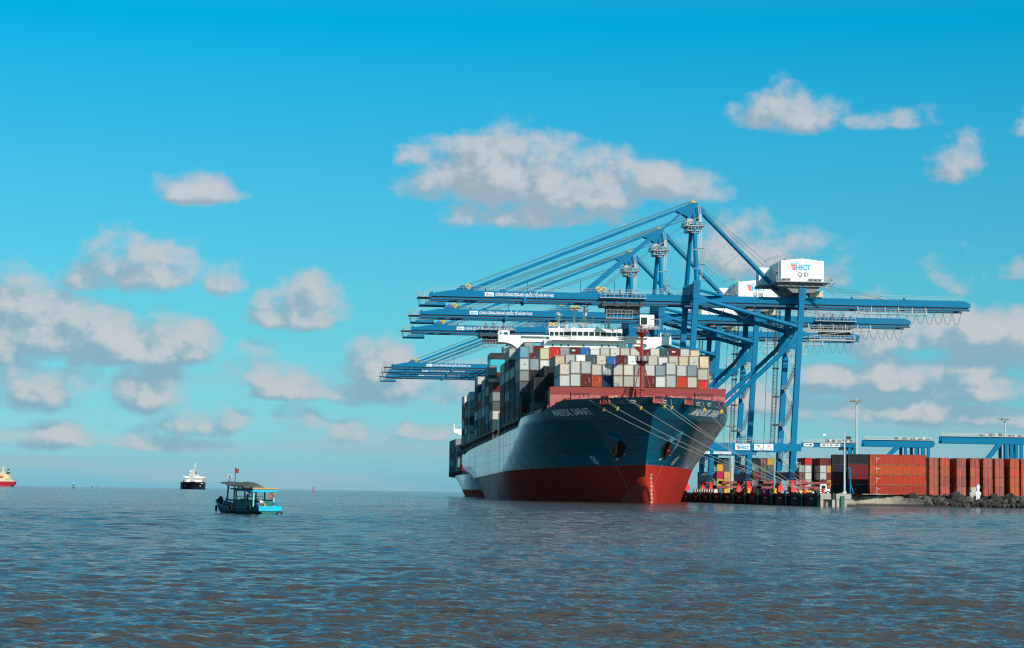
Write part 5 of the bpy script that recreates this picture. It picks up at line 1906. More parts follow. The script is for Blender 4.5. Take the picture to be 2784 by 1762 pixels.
def build_quay():
    # ground: one sheet from the quay edge and the shore inland to the horizon
    gm = mat('yard_ground', (0.20, 0.18, 0.155), 0.9, var=0.25, vscale=0.15, bump=0.2)
    mb = MB()
    z = QUAY
    pts = [(edge_x(400) + 0.9, 400.6), (67.6, 400.9), (72, 412), (78, 448), (90, 468), (120, 472), (170, 474), (420, 480), (5000, 520), (6000, 8000), (edge_x(1350) + 200, 8000), (edge_x(1350) + 0.9, 1350)]
    mb.add([(x, y, z) for x, y in pts], [tuple(range(len(pts)))])
    tag(mb.build('yard_ground', gm), kind='structure')
    # quay wall with cap beam, set back between the fender bays
    q = thing('quay_wall', 'dark red-brown quay wall with black rubber fenders running behind the ship', 'quay')
    for k in range(34):
        y0, y1 = 400 + 14 * k, 400 + 14 * (k + 1) - 0.08
        mb = MB()
        a, b_ = (edge_x(y0), y0), (edge_x(y1), y1)
        for (z0, z1, o0, o1) in ((1.95, QUAY + 0.02, 0.0, 1.2), (-1.5, 1.95, 0.55, 1.2)):
            mb.add([(a[0] + o0, a[1], z0), (b_[0] + o0, b_[1], z0), (b_[0] + o1, b_[1], z0), (a[0] + o1, a[1], z0),
                    (a[0] + o0, a[1], z1), (b_[0] + o0, b_[1], z1), (b_[0] + o1, b_[1], z1), (a[0] + o1, a[1], z1)],
                   [(0, 3, 2, 1), (4, 5, 6, 7), (0, 1, 5, 4), (1, 2, 6, 5), (2, 3, 7, 6), (3, 0, 4, 7)])
        mb.build('wall_section', QUAYM, q)
    prox = None
    for k in range(22):
        yc = 400.6 + 14 * k
        x = edge_x(yc)
        M = Matrix.Translation((x, yc, 0)) @ Matrix.Rotation(ALPHA, 4, 'Z')
        if prox is None:
            f = MB()
            f.box((-0.75, 0.8, 0.15), (0.5, 6.4, 2.2))
            f.box((-0.95, 1.3, 0.35), (-0.75, 5.9, 2.0))
            prox = [f.mesh('fender', RUBBER)]
            g = MB()
            g.tube((-0.25, -0.1, -1), (-0.25, -0.1, 2.65), 0.22, 8)
            prox.append(g.mesh('fender_pile', GREENP))
            w = MB()
            pr = random.Random(3)
            for i in range(7):
                y = 1.5 + i * 0.35
                w.bar((-0.98, y, 1.55 + 0.1 * pr.random()), (-0.98, y + 0.42, 1.45 + 0.25 * pr.random()), 0.05, 0.10)
            prox.append(w.mesh('chalk_mark', WPRINT))
        for nm, me in zip(('fender', 'fender_pile', 'chalk_mark'), prox):
            o = put(nm, me, q)
            o.matrix_world = M
    # end block of pale concrete
    e = thing('concrete_end_block', 'pale weathered concrete block closing the near end of the quay', 'block', TM(edge_x(400), 399.6, 0))
    mb = MB()
    mb.box((0.0, 0.0, 1.5), (2.0, 3.0, 2.65))
    mb.box((2.0, 0.5, 1.35), (3.1, 3.0, 2.45))
    mb.box((3.1, 0.0, 1.5), (6.1, 3.0, 2.6))
    mb.box((0.0, 0.1, -1), (0.55, 3, 1.5))
    mb.box((2.3, 0.1, -1), (2.9, 3, 1.35))
    mb.box((3.2, 0.1, -1), (5.2, 3, 1.5))
    mb.box((0.55, 1.2, -1), (2.3, 3, 1.5))
    mb.box((5.2, 0.2, 1.0), (6.1, 3, 1.5))
    mb.build('concrete_body', CONC, e)
    MB().box((4.0, -0.35, -1), (4.7, -0.02, 2.2)).build('green_post', GREENP, e)
    MB().box((2.45, -0.12, 1.55), (2.75, 0.48, 2.75)).build('ladder_recess', DARK, e)
    # bank: sloping bed of dirt, pale sand on the left, dark rubble on the right
    bank = MB()
    prof = [(66.6, 402.6), (70, 408), (75.5, 446), (88, 462), (120, 466), (170, 468), (420, 474), (5000, 514)]
    n = 0
    rows = []
    rr = random.Random(5)
    for i in range(len(prof) - 1):
        a, b_ = prof[i], prof[i + 1]
        m = max(2, min(60, int(math.hypot(b_[0] - a[0], b_[1] - a[1]) / 1.6)))
        for k in range(m):
            t = k / m
            rows.append((lerp(a[0], b_[0], t), lerp(a[1], b_[1], t)))
    rows.append(prof[-1])
    vs, fs = [], []
    for x, y in rows:
        for j, (dy, zz) in enumerate(((-2.0, -0.8), (0.0, 0.05), (2.2, 0.9), (4.4, 1.9), (6.8, 2.63), (12, 2.62))):
            jz = (rr.random() - 0.5) * (0.55 if 1 < j < 5 else 0.05)
            vs.append((x + (rr.random() - 0.5) * 0.6, y + dy + (rr.random() - 0.5) * 0.7, zz + jz))
    for i in range(len(rows) - 1):
        for j in range(5):
            fs.append((i * 6 + j, (i + 1) * 6 + j, (i + 1) * 6 + j + 1, i * 6 + j + 1))
    bank.add(vs, fs)
    bm_ = bpy.data.materials.new('bank_dirt')
    bm_.use_nodes = True
    b = NB(bm_.node_tree)
    p = bm_.node_tree.nodes['Principled BSDF']
    g = b.n('ShaderNodeNewGeometry')
    sp = b.n('ShaderNodeSeparateXYZ')
    b.put(sp.inputs[0], g.outputs['Position'])
    nz = b.noise(g.outputs['Position'], 0.9, 5.0, 0.65)
    k = b.step(b.m('ADD', sp.outputs[0], b.m('MULTIPLY', nz, 14.0)), 92.0, 102.0)
    c0 = b.mix(nz, (0.20, 0.16, 0.11), (0.46, 0.40, 0.31))
    c1 = b.mix(b.step(nz, 0.35, 0.75), (0.022, 0.020, 0.018), (0.24, 0.20, 0.16))
    c = b.mix(k, c0, c1)
    wet = b.step(sp.outputs[2], 0.75, 0.35)
    c = b.mix(b.m('MULTIPLY', wet, 0.9), c, (0.018, 0.014, 0.012))
    b.put(p.inputs['Base Color'], c)
    p.inputs['Roughness'].default_value = 0.9
    tag(bank.build('shore_bank', bm_), kind='structure')


def rock_mesh(r, seed, mt):
    rr = random.Random(seed)
    vs, fs = [], []
    n = 7
    for j in range(4):
        ph = -0.9 + 2.2 * j / 3
        for i in range(n):
            a = 2 * math.pi * (i + 0.3 * j) / n
            q = r * (0.7 + 0.5 * rr.random())
            vs.append((q * math.cos(a) * math.cos(ph), q * math.sin(a) * math.cos(ph) * 0.8, q * math.sin(ph) * 0.75))
    for j in range(3):
        for i in range(n):
            fs.append((j * n + i, j * n + (i + 1) % n, (j + 1) * n + (i + 1) % n, (j + 1) * n + i))
    fs += [tuple(range(n))[::-1], tuple(range(3 * n, 4 * n))]
    return MB().add(vs, fs).mesh('rock', mt)


def build_shore():
    rr = random.Random(11)
    dk = mat('rock_dark', (0.028, 0.025, 0.022), 0.9, var=0.5, vscale=1.5, bump=0.6)
    md = mat('rock_brown', (0.09, 0.072, 0.055), 0.9, var=0.4, vscale=1.5, bump=0.6)
    pl = mat('rock_pale', (0.44, 0.44, 0.42), 0.9, var=0.3, vscale=1.5, bump=0.6)
    # loose rubble nobody could count
    mb = MB()
    mm = [dk, md, pl]
    for i in range(900):
        x = 91 + 40 * rr.random() ** 0.9
        y = 464.0 + 5.5 * rr.random()
        t = (y - 464.0) / 5.5
        z = 0.1 + 2.0 * t + rr.random() * 0.35
        r = 0.22 + 0.5 * rr.random() ** 2
        me_v, n = [], 5
        for j in range(3):
            ph = (-0.7, 0.3, 1.1)[j]
            for q in range(n):
                a = 2 * math.pi * q / n + j
                k = r * (0.7 + 0.6 * rr.random())
                me_v.append((x + k * math.cos(a) * math.cos(ph), y + k * math.sin(a) * math.cos(ph), z + k * math.sin(ph)))
        f = [(j * n + q, j * n + (q + 1) % n, (j + 1) * n + (q + 1) % n, (j + 1) * n + q) for j in range(2) for q in range(n)] + [tuple(range(2 * n, 3 * n))]
        mb.add(me_v, f, (2 if rr.random() < 0.5 else 1) if (119 < x < 127) else rr.choice((0, 0, 0, 1)))
    tag(mb.build('rubble', mm), 'loose dark and pale rubble along the waterline below the red containers', 'rubble', kind='stuff')
    # boulders one can tell apart
    L = [(93.5, 467.5, 1.7, dk, 'broad dark boulder left of the shore, below the long red containers'), (96.5, 466.8, 1.3, md, 'brown boulder with dark sides below the long red containers'),
         (103.5, 467.0, 2.3, dk, 'largest dark mound on the shore beside the white broken slabs'), (106.2, 466.6, 1.4, md, 'brown boulder leaning against the large dark mound'),
         (112.5, 467.5, 1.7, dk, 'dark boulder between the white slabs and the pale heap'), (116.0, 468.2, 1.9, dk, 'dark boulder under the red door ends, left of the pale heap'),
         (121.5, 467.2, 1.8, pl, 'largest pale grey heap near the right end of the shore'), (124.5, 466.6, 1.5, pl, 'smaller pale grey heap at the right end of the shore'),
         (118.6, 466.0, 1.2, md, 'brown boulder at the water in front of the pale heap'), (99.5, 466.2, 1.0, md, 'small brown boulder at the water below the red stack')]
    for i, (x, y, r, m, lab) in enumerate(L):
        o = put('boulder', rock_mesh(r, i, m), None, (x, y, 1.5 if r < 1.6 else 1.9))
        tag(o, lab, 'boulder', 'boulders on the shore')
    for k, (x, lab) in enumerate(((108.6, 'tall broken white concrete slab standing on the dark shore'), (125.3, 'tall white post on the shore at the right edge'))):
        t = thing('concrete_slab', lab, 'slab', TM(x, 467.6, 1.2, 0.2 * k))
        mb = MB()
        mb.prism([(-0.75, 0), (0.55, 0), (0.4, 1.1), (0.75, 2.1), (0.3, 2.6), (0.5, 3.7), (0.05, 4.3), (-0.35, 3.6), (-0.2, 2.7), (-0.7, 2.2), (-0.4, 1.0)], 1, -0.35, 0.35)
        mb.build('slab_body', mat('chalk_white', (0.62, 0.64, 0.64), 0.8, var=0.35, vscale=2.5, bump=0.5), t)
        mb = MB()
        for i in range(9):
            mb.add([(v[0] * 0.6 - 1.0 - 0.8 * rr.random(), v[1], v[2] + 0.3 * i * 0.9) for v in [(math.cos(q) * 0.7, math.sin(q) * 0.5, 0) for q in (0, 1.3, 2.5, 3.8, 5)] + [(0.1, 0, 0.8)]],
                   [(0, 1, 5), (1, 2, 5), (2, 3, 5), (3, 4, 5), (4, 0, 5)])
        o = mb.build('broken_piece', mat('chalk_grey', (0.50, 0.50, 0.48), 0.8, var=0.35, vscale=2.5), t)
        o['kind'] = 'stuff'


build_quay()
build_shore()


def yard_stack(X, Y, rz, cols, group, where, L=12.19, H=2.59, ends='wall', parts=True, z=QUAY, extra=None):
    """one stack, colours from the bottom up"""
    for t, c in enumerate(cols):
        pos = 'bottom' if t == 0 else ('top' if t == len(cols) - 1 else ('second up' if t == 1 else f'{ORD[t + 1]} up'))
        M = TM(X, Y, z + t * (H + 0.02), rz)
        place_container(c, M, f'{c} container, {pos} in {where}', group, L, H, parts, ends, extra)


def build_yard():
    g = 'containers in the yard behind the quay'
    def s7(px):
        return (px - 1392) / 7.58
    A = ALPHA
    yard_stack(s7(2171), 716, A, ['maroon', 'red', 'maroon', 'grey'], g, 'the stack behind the nearest crane leg stair', ends='doors')
    yard_stack(s7(2187.5), 716, A, ['brown', 'pale grey', 'cream', 'pale grey', 'red'], g, 'the red-topped stack right of the nearest crane')
    yard_stack(s7(2227.7), 716, A, ['maroon', 'brown', 'pale grey', 'pale grey', 'brown'], g, 'the brown-topped stack with two grey ones')
    yard_stack(s7(2246.4), 716.3, A, ['navy', 'yellow', 'brown', 'yellow', 'maroon'], g, 'the maroon-topped stack left of the turquoise one',
               extra=None)
    yard_stack(s7(2265.6), 716.5, A, ['dark grey', 'dark teal', 'maroon', 'yellow', 'turquoise'], g, 'the turquoise-topped stack')
    yard_stack(s7(2284), 725, A, ['dark grey', 'black', 'black', 'black', 'maroon'], g, 'the dark stack right of the turquoise one')
    yard_stack(s7(2274), 690, A, ['black', 'black', 'dark grey', 'dark grey'], g, 'the low dark stack left of the near lamp post', L=6.06)
    yard_stack(s7(2208), 724, A, ['black', 'dark grey', 'black', 'dark grey'], g, 'the shade-painted stack between the red-topped and brown-topped')  # dark colours stand for the shaded sides of the next stack
    # behind the second crane
    yard_stack(s7(2080), 730, A, ['black', 'dark grey', 'black', 'dark teal', 'brown'], g, 'the brown-topped stack between the crane legs', ends='doors')
    yard_stack(s7(2099), 730, A, ['dark grey', 'maroon', 'navy', 'dark grey', 'yellow'], g, 'the yellow-topped stack between the crane legs')
    yard_stack(s7(2060), 730, A, ['black', 'dark grey', 'maroon', 'dark grey', 'black'], g, 'the dark stack behind the white lattice stair')
    yard_stack(s7(2040), 735, A, ['maroon', 'black', 'dark grey', 'blue grey'], g, 'the grey-topped stack behind the second crane')
    yard_stack(s7(1953), 720, A, ['dark grey', 'yellow', 'magenta', 'yellow'], g, 'the yellow and magenta stack by the ship')
    yard_stack(s7(1972), 720, A, ['yellow', 'yellow', 'yellow'], g, 'the all-yellow stack by the ship', ends='doors')
    yard_stack(s7(1970), 738, A, ['black', 'dark teal', 'dark grey', 'dark teal', 'black'], g, 'the tall dark stack behind the all-yellow one')
    yard_stack(s7(1986), 738, A, ['dark teal', 'black', 'dark teal', 'dark grey', 'dark teal'], g, 'the tall dark teal stack behind the far lamp mast')
    yard_stack(s7(1930), 738, A, ['dark grey', 'magenta', 'black'], g, 'the low stack with a magenta one close to the bow')
    # right: long red sides, then the door ends, dark stacks before them
    g2 = 'containers in the stacks by the shore'
    def strip(o):
        k = 'strip45'
        if k not in _print_cache:
            mb = MB()
            for i in range(5):
                mb.box((CW + 0.0, 1.45, 0.45 + i * 0.3), (CW + 0.04, 1.62 + (0.9 if i == 3 else 0.1 * ((i * 7) % 3)), 0.45 + i * 0.3 + 0.17))
            _print_cache[k] = mb.mesh('number_strip', mat('strip_pale', (0.45, 0.36, 0.33), 0.7))
        put('number_strip', _print_cache[k], o)['kind'] = 'stuff'
    yard_stack(87.6, 492.4, R(-90), ['rust red', 'scarlet', 'orange', 'rust red'], g2, 'the long side-on red stack', L=13.7, H=2.44, extra=strip)
    yard_stack(84.2, 503.4, R(-90), ['black', 'maroon', 'maroon', 'black'], g2, 'the shade-painted stack left of the long red one', L=6.06, H=2.5)  # black and maroon here and behind: shadow side put into the colour
    yard_stack(81.6, 512.0, R(-90), ['black', 'maroon', 'black', 'black'], g2, 'the rear shade-painted stack left of the long red one', L=6.06, H=2.5)
    ends = [(2529, 'first'), (2560.5, 'second'), (2606.5, 'third'), (2640.5, 'fourth'), (2677, 'fifth'), (2710, 'sixth'), (2748, 'seventh'), (2780, 'eighth')]
    pal = ['orange', 'scarlet', 'rust red', 'orange', 'rust red', 'scarlet']
    rr = random.Random(21)
    for i, (px_, nm) in enumerate(ends):
        cols = [rr.choice(pal) for _ in range(4)]
        if i == 3:
            cols = ['tan', 'scarlet', 'orange', 'rust red']
        yard_stack((px_ - 1392) / 10.5, 520 + (i % 3) * 0.6, 0, cols, g2, f'the {nm} door-end stack from the left', H=2.44, ends='doors')
    for px_, nm in ((2592, 'between the second and third door-end stacks'), (2738.5, 'between the sixth and seventh door-end stacks')):
        yard_stack((px_ - 1392) / 10.3 - 0.4, 533, 0, ['black', 'maroon', 'black', 'black'], g2, f'the shade-painted stack {nm}', H=2.44)  # set back in dark colours to paint the shade of the gaps

    # hatch covers lifted off the ship, stacked on trestles
    hm = mat('hatch_red', (0.27, 0.050, 0.042), 0.6, var=0.2, vscale=0.7, streak=0.3)
    H = [(1968, 2008, 5.3, 606, 'upper hatch cover of the pair near the ship bow'), (1952, 2008, 3.9, 606, 'lower hatch cover of the pair near the ship bow'),
         (2079, 2109, 5.4, 606, 'upper hatch cover of the pair between the crane legs'), (2074, 2105, 3.9, 606, 'lower hatch cover of the pair between the crane legs'),
         (2169, 2261, 5.35, 606, 'long upper hatch cover behind the white tractor'), (2168, 2267, 4.0, 606, 'long lower hatch cover behind the white tractor')]
    for a, b_, z, Y, lab in H:
        xa, xb = (a - 1392) / 5460 * Y, (b_ - 1392) / 5460 * Y
        t = thing('hatch_cover', 'red-brown ' + lab, 'hatch cover', TM(xa, Y, z), 'hatch covers stacked on the quay')
        L = xb - xa
        mb = MB()
        mb.box((0, 0, 0.25), (L, 12, 0.95))
        mb.build('cover_panel', hm, t)
        n = max(2, int(L / 2.6))
        for k in range(n + 1):
            x = L * k / n
            MB().box((max(0, x - 0.12), -0.06, 0.0), (min(L, x + 0.12), 12.0, 1.02)).build('stiffener', hm, t)
        if z < 4.5:
            for x in (0.6, L - 0.9):
                MB().box((x, 0.2, QUAY - z), (x + 0.3, 11.5, 0.0)).build('trestle', BROWN_STEEL, t)
        else:
            for x in (0.8, L - 1.0):
                MB().box((x, 0.3, -0.45), (x + 0.25, 11, 0.0)).build('spacer', BROWN_STEEL, t)

    # row of pale blocks on the quay edge by the bow
    bl = None
    names = ['nearest', 'second', 'third', 'fourth', 'fifth', 'sixth', 'seventh', 'eighth', 'ninth']
    for k in range(9):
        Y = 520 + 3.4 * k
        if bl is None:
            bl = MB().prism([(-0.5, 0), (0.5, 0), (0.4, 0.95), (-0.4, 0.95)], 1, -1.1, 1.1).mesh('concrete_block', mat('block_white', (0.58, 0.56, 0.5), 0.8, var=0.2, vscale=1.5))
        o = put('concrete_block', bl, None, (edge_x(Y) + 2.3, Y, QUAY), (0, 0, ALPHA))
        tag(o, f'{names[k]} pale concrete block in the row on the quay beside the bow', 'block', 'pale blocks on the quay')
    # bollards
    bm_ = MB().lathe((0, 0, 0), [(0.45, 0), (0.45, 0.12), (0.28, 0.2), (0.26, 0.65), (0.42, 0.75), (0.42, 0.95), (0.15, 1.05)], 12).mesh('bollard', [BOLL])
    ym = MB().lathe((0, 0, 0), [(0.45, 0), (0.45, 0.12), (0.28, 0.2), (0.26, 0.65), (0.42, 0.75), (0.42, 0.95), (0.15, 1.05)], 12).mesh('bollard', [YELLOW])
    for Y, m, lab in ((403.0, bm_, 'red bollard at the near end of the quay by the concrete block'), (418.7, bm_, 'red bollard holding the bundle of mooring ropes'),
                      (446, ym, 'nearest yellow bollard on the quay edge'), (474, ym, 'second yellow bollard on the quay edge'), (502, ym, 'yellow bollard closest to the ship bow')):
        tag(put('bollard', m, None, (edge_x(Y) + 1.3, Y, QUAY)), lab, 'bollard', 'bollards on the quay')

    # lamp posts and light masts
    def lamp_arm(X, Y, h, lab):
        t = thing('lamp_post', lab, 'lamp post', TM(X, Y, QUAY))
        mb = MB()
        mb.tube((0, 0, 0), (0, 0, h), 0.24, 10, r1=0.16)
        mb.box((-0.4, -0.4, 0), (0.4, 0.4, 0.5))
        mb.build('pole', mat('pole_pale', (0.55, 0.57, 0.56), 0.4, 0.3), t)
        MB().bar((0, 0, h - 0.3), (-4.2, 0, h - 0.35), 0.14).bar((-2.9, 0, h - 0.4), (-0.1, 0, h - 3.0), 0.10).build('arm', STEEL, t)
        MB().box((-4.7, -0.25, h - 0.75), (-4.0, 0.25, h - 0.4)).build('lamp_head', WHITE, t)
    lamp_arm(71.6, 431, 13.2, 'pale lamp post with one arm to the left at the near end of the quay')

    def high_mast(px_, Y, h, lab, n=10):
        X = (px_ - 1392) / 5460 * Y
        t = thing('light_mast', lab, 'light mast', TM(X, Y, QUAY), 'tall light masts in the yard')
        MB().tube((0, 0, 0), (0, 0, h), 0.55, 10, r1=0.28).build('pole', mat('pole_pale', (0.55, 0.57, 0.56), 0.4, 0.3), t)
        mb = MB()
        mb.torus((0, 0, h - 0.7), 1.5, 0.12, 2, 16, 5)
        for k in range(4):
            a = k * math.pi / 2
            mb.bar((0, 0, h - 0.7), (1.5 * math.cos(a), 1.5 * math.sin(a), h - 0.7), 0.12)
        mb.bar((0, 0, h), (0, 0, h + 1.6), 0.08)
        mb.build('lamp_ring', STEEL, t)
        for k in range(n):
            a = 2 * math.pi * k / n
            MB().cbox((1.9 * math.cos(a), 1.9 * math.sin(a), h - 0.9), (0.75, 0.75, 0.5)).build('floodlight', mat('lamp_grey', (0.22, 0.23, 0.22), 0.4), t)
    high_mast(2332, 720, 34.5, 'tall light mast left of the long red containers')
    high_mast(1993, 810, 28.0, 'light mast behind the second crane near the ship bow')
    high_mast(2735, 830, 33.0, 'thin light mast behind the rightmost yard crane', 6)

    # blue davit frame beside the lamp post
    t = thing('pipe_frame', 'narrow blue pipe frame standing beside the pale lamp post', 'frame', TM(72.6, 433, QUAY))
    MB().path([(0, 0, 5.6), (0.6, 0, 5.6), (0.6, 0, 0.0)], 0.26).build('upright', CRANE, t)
    MB().bar((0.6, 0, 2.5), (1.3, 0, 0), 0.2).build('strut', CRANE, t)

    # yard cranes
    def yard_crane(px0, px1, Y, z0, z1, legs, strut, lab, text=False):
        k = Y / 5460
        X0, X1 = (px0 - 1392) * k, (px1 - 1392) * k
        t = thing('yard_crane', lab, 'crane', TM(X0, Y, 0), 'blue yard cranes')
        W = X1 - X0
        for v in (0.0, 4.2):
            mb = MB()
            mb.prism([(0, z0), (0.2, z1), (W - 1.2, z1), (W - 0.3, z1 - 0.35), (W, z0 + (z1 - z0) * 0.5), (W - 0.4, z0 + 0.2), (W - 1.2, z0 - 0.25 if not text else z0)], 1, v - 0.7, v + 0.7)
            mb.build('girder', CRANE, t)
        mb = MB()
        mb.rail([(0.2, -0.8, z1), (W - 1, -0.8, z1)], 1.15, 1.7, 0.10)
        mb.box((0.2, -1.2, z1 - 0.06), (W - 1, -0.7, z1 + 0.12))
        mb.build('walkway', mat('walkway_pale', (0.55, 0.50, 0.43), 0.6), t)
        for px_ in legs:
            x = (px_ - 1392) * k - X0
            for v in (0.0, 9.0):
                MB().bar((x, v, z0), (x, v, QUAY + 1.2), 1.0, 1.1).build('leg', CRANE, t)
        if strut:
            (pa, za), (pb, zb) = strut
            MB().bar(((pa - 1392) * k - X0, 0, za), ((pb - 1392) * k - X0, 0, zb), 1.5, 1.5).build('strut', CRANE, t)
        mb = MB()
        rr = random.Random(int(px0))
        for q in range(9):
            x = W * (0.45 + 0.5 * q / 9)
            h = 0.4 + 1.0 * rr.random()
            mb.box((x, 0.6, z1 + 0.1), (x + 0.9, 2.6, z1 + 0.1 + h), q % 2)
        mb.build('trolley', [mat('machinery_dark', (0.05, 0.07, 0.09), 0.6), mat('walkway_pale', (0.55, 0.50, 0.43), 0.6)], t)
        for x in ((legs[0] - 1392) * k - X0, (legs[-1] - 1392) * k - X0):
            MB().box((x - 1.2, -1.0, QUAY), (x + 1.2, 10, QUAY + 1.2)).build('wheel_carriage', DARK, t)
        return t, W
    yard_crane(2351, 2544, 720, 20.1, 22.5, (2465, 2494, 2511, 2527), ((2446, 20.4), (2404, 15.0)), 'smaller blue yard crane with rounded right end above the long red containers')
    yard_crane(2562, 2800, 720, 21.6, 24.1, (2738, 2752, 2766, 2779), ((2722, 22.0), (2678, 14.5)), 'larger blue yard crane at the right edge')
    t, W = yard_crane(2185, 2330, 720, 19.6, 21.2, (2312, 2326), None, 'dark-ended blue yard crane girder right of the nearest quay crane', True)
    mb = MB()
    mb.box((0.3, -0.78, 19.75), (3.8, -0.72, 20.9))
    mb.box((6.3, -0.78, 19.75), (13.4, -0.72, 20.9))
    sgn = mb.build('sign_board', WPRINT, t)
    mb = MB()
    for x0, x1 in ((7.0, 8.2), (8.6, 9.1), (9.6, 10.6), (11.0, 11.3), (11.6, 12.8)):
        mb.box((x0, -0.80, 20.1), (x1, -0.785, 20.55))
    mb.box((0.7, -0.80, 20.1), (1.9, -0.785, 20.6), 1)
    mb.box((2.3, -0.80, 20.1), (3.3, -0.785, 20.6), 0)
    mb.build('sign_print', [BLACK, CYAN], sgn)['kind'] = 'stuff'
    mb = MB()
    for q in range(16):
        x = 13.4 + 5.4 * rr.random()
        z = 19.0 + 4.6 * rr.random()
        mb.cbox((x, 1 + rr.random() * 2, z), (0.5 + 1.2 * rr.random(), 1.5, 0.4 + 0.9 * rr.random()))
    mb.box((13.6, 0, 18.6), (18.8, 4, 21.4))
    mb.build('winch_gear', DARK, t)

    # terminal tractor with trailer
    Y = 585.0
    k = Y / 5460
    t = thing('terminal_tractor', 'white terminal tractor with a long low trailer on the quay', 'truck', TM((2232 - 1392) * k, Y, QUAY))
    mb = MB()
    mb.prism([(0.0, 0.75), (2.15, 0.75), (2.15, 1.5), (1.9, 2.95), (0.35, 2.95), (0.05, 1.9)], 1, 0.0, 1.7)
    mb.build('cab', WHITE, t)
    MB().prism([(0.45, 1.75), (1.75, 1.75), (1.62, 2.6), (0.55, 2.6)], 1, -0.03, 0.02).build('cab_window', GLASS, t)
    MB().box((-1.0, 0.2, 0.55), (3.0, 2.3, 0.95)).build('chassis', DARK, t)
    MB().box((1.5, 0.15, 0.95), (3.0, 2.2, 1.6)).build('engine_cover', WHITE, t)
    def wheel(x, p):
        w = MB().lathe((x, -0.05, 0.52), [(0.35, 0), (0.52, 0.05), (0.52, 0.5), (0.4, 0.55)], 14, axis=1).build('wheel', RUBBER, p)
        MB().lathe((x, -0.09, 0.52), [(0.22, 0), (0.28, 0.05), (0.24, 0.08)], 12, axis=1).build('rim', WPRINT, w)
    for x in (0.3, 2.4):
        wheel(x, t)
    tr = thing('trailer', 'long low red-brown container trailer behind the white tractor', 'trailer', TM((2158 - 1392) * k, Y, QUAY))
    MB().box((0, 0.2, 1.0), (8.6, 2.4, 1.35)).build('bed', BROWN_STEEL, tr)
    for x in (0.6, 3.4, 6.2):
        MB().box((x, 0.1, 1.35), (x + 1.5, 2.4, 1.9)).build('side_board', hm, tr)
    for x in (1.2, 2.4, 6.0):
        wheel(x, tr)
    for i, (px_, lab) in enumerate(((2098, 'low grey and yellow lifting frame left of the white tractor'), (2135, 'low yellow lifting frame under the ropes by the tractor'))):
        s = thing('lifting_frame', lab, 'lifting frame', TM((px_ - 1392) * k, Y - 30, QUAY), 'lifting frames on the quay')
        MB().box((0, 0, 0.6), (3.6, 1.2, 1.0)).build('frame', YELLOW if i else STEEL, s)
        for x in (0.1, 3.2):
            MB().box((x, 0, 0), (x + 0.3, 1.2, 0.6)).build('foot', DARK, s)
        MB().box((1.2, 0.2, 1.0), (2.4, 1.0, 1.6)).build('head_block', STEEL if i else YELLOW, s)
    # reach stacker with white cab behind the stacks
    s = thing('reach_stacker', 'small white-cabbed reach stacker between the yard stacks', 'vehicle', TM(s7(2206), 702, QUAY))
    MB().box((0, 0, 0.6), (3.2, 6, 1.8)).build('body', DARK, s)
    MB().prism([(0.9, 1.8), (2.5, 1.8), (2.3, 3.6), (1.1, 3.6)], 1, 1.0, 2.8).build('cab', WHITE, s)
    MB().bar((1.6, 6, 3.4), (1.6, -1.5, 5.2), 0.6).build('boom', mat('boom_brown', (0.12, 0.03, 0.025), 0.5), s)
    MB().box((0.0, -1.9, 4.9), (3.4, -1.3, 5.3)).build('spreader', mat('boom_brown', (0.12, 0.03, 0.025), 0.5), s)
    for x in (0.0, 2.6):
        MB().lathe((x, 0.8, 0.7), [(0.5, 0), (0.7, 0.05), (0.7, 0.55), (0.5, 0.6)], 12, axis=0).build('wheel', RUBBER, s)


build_yard()


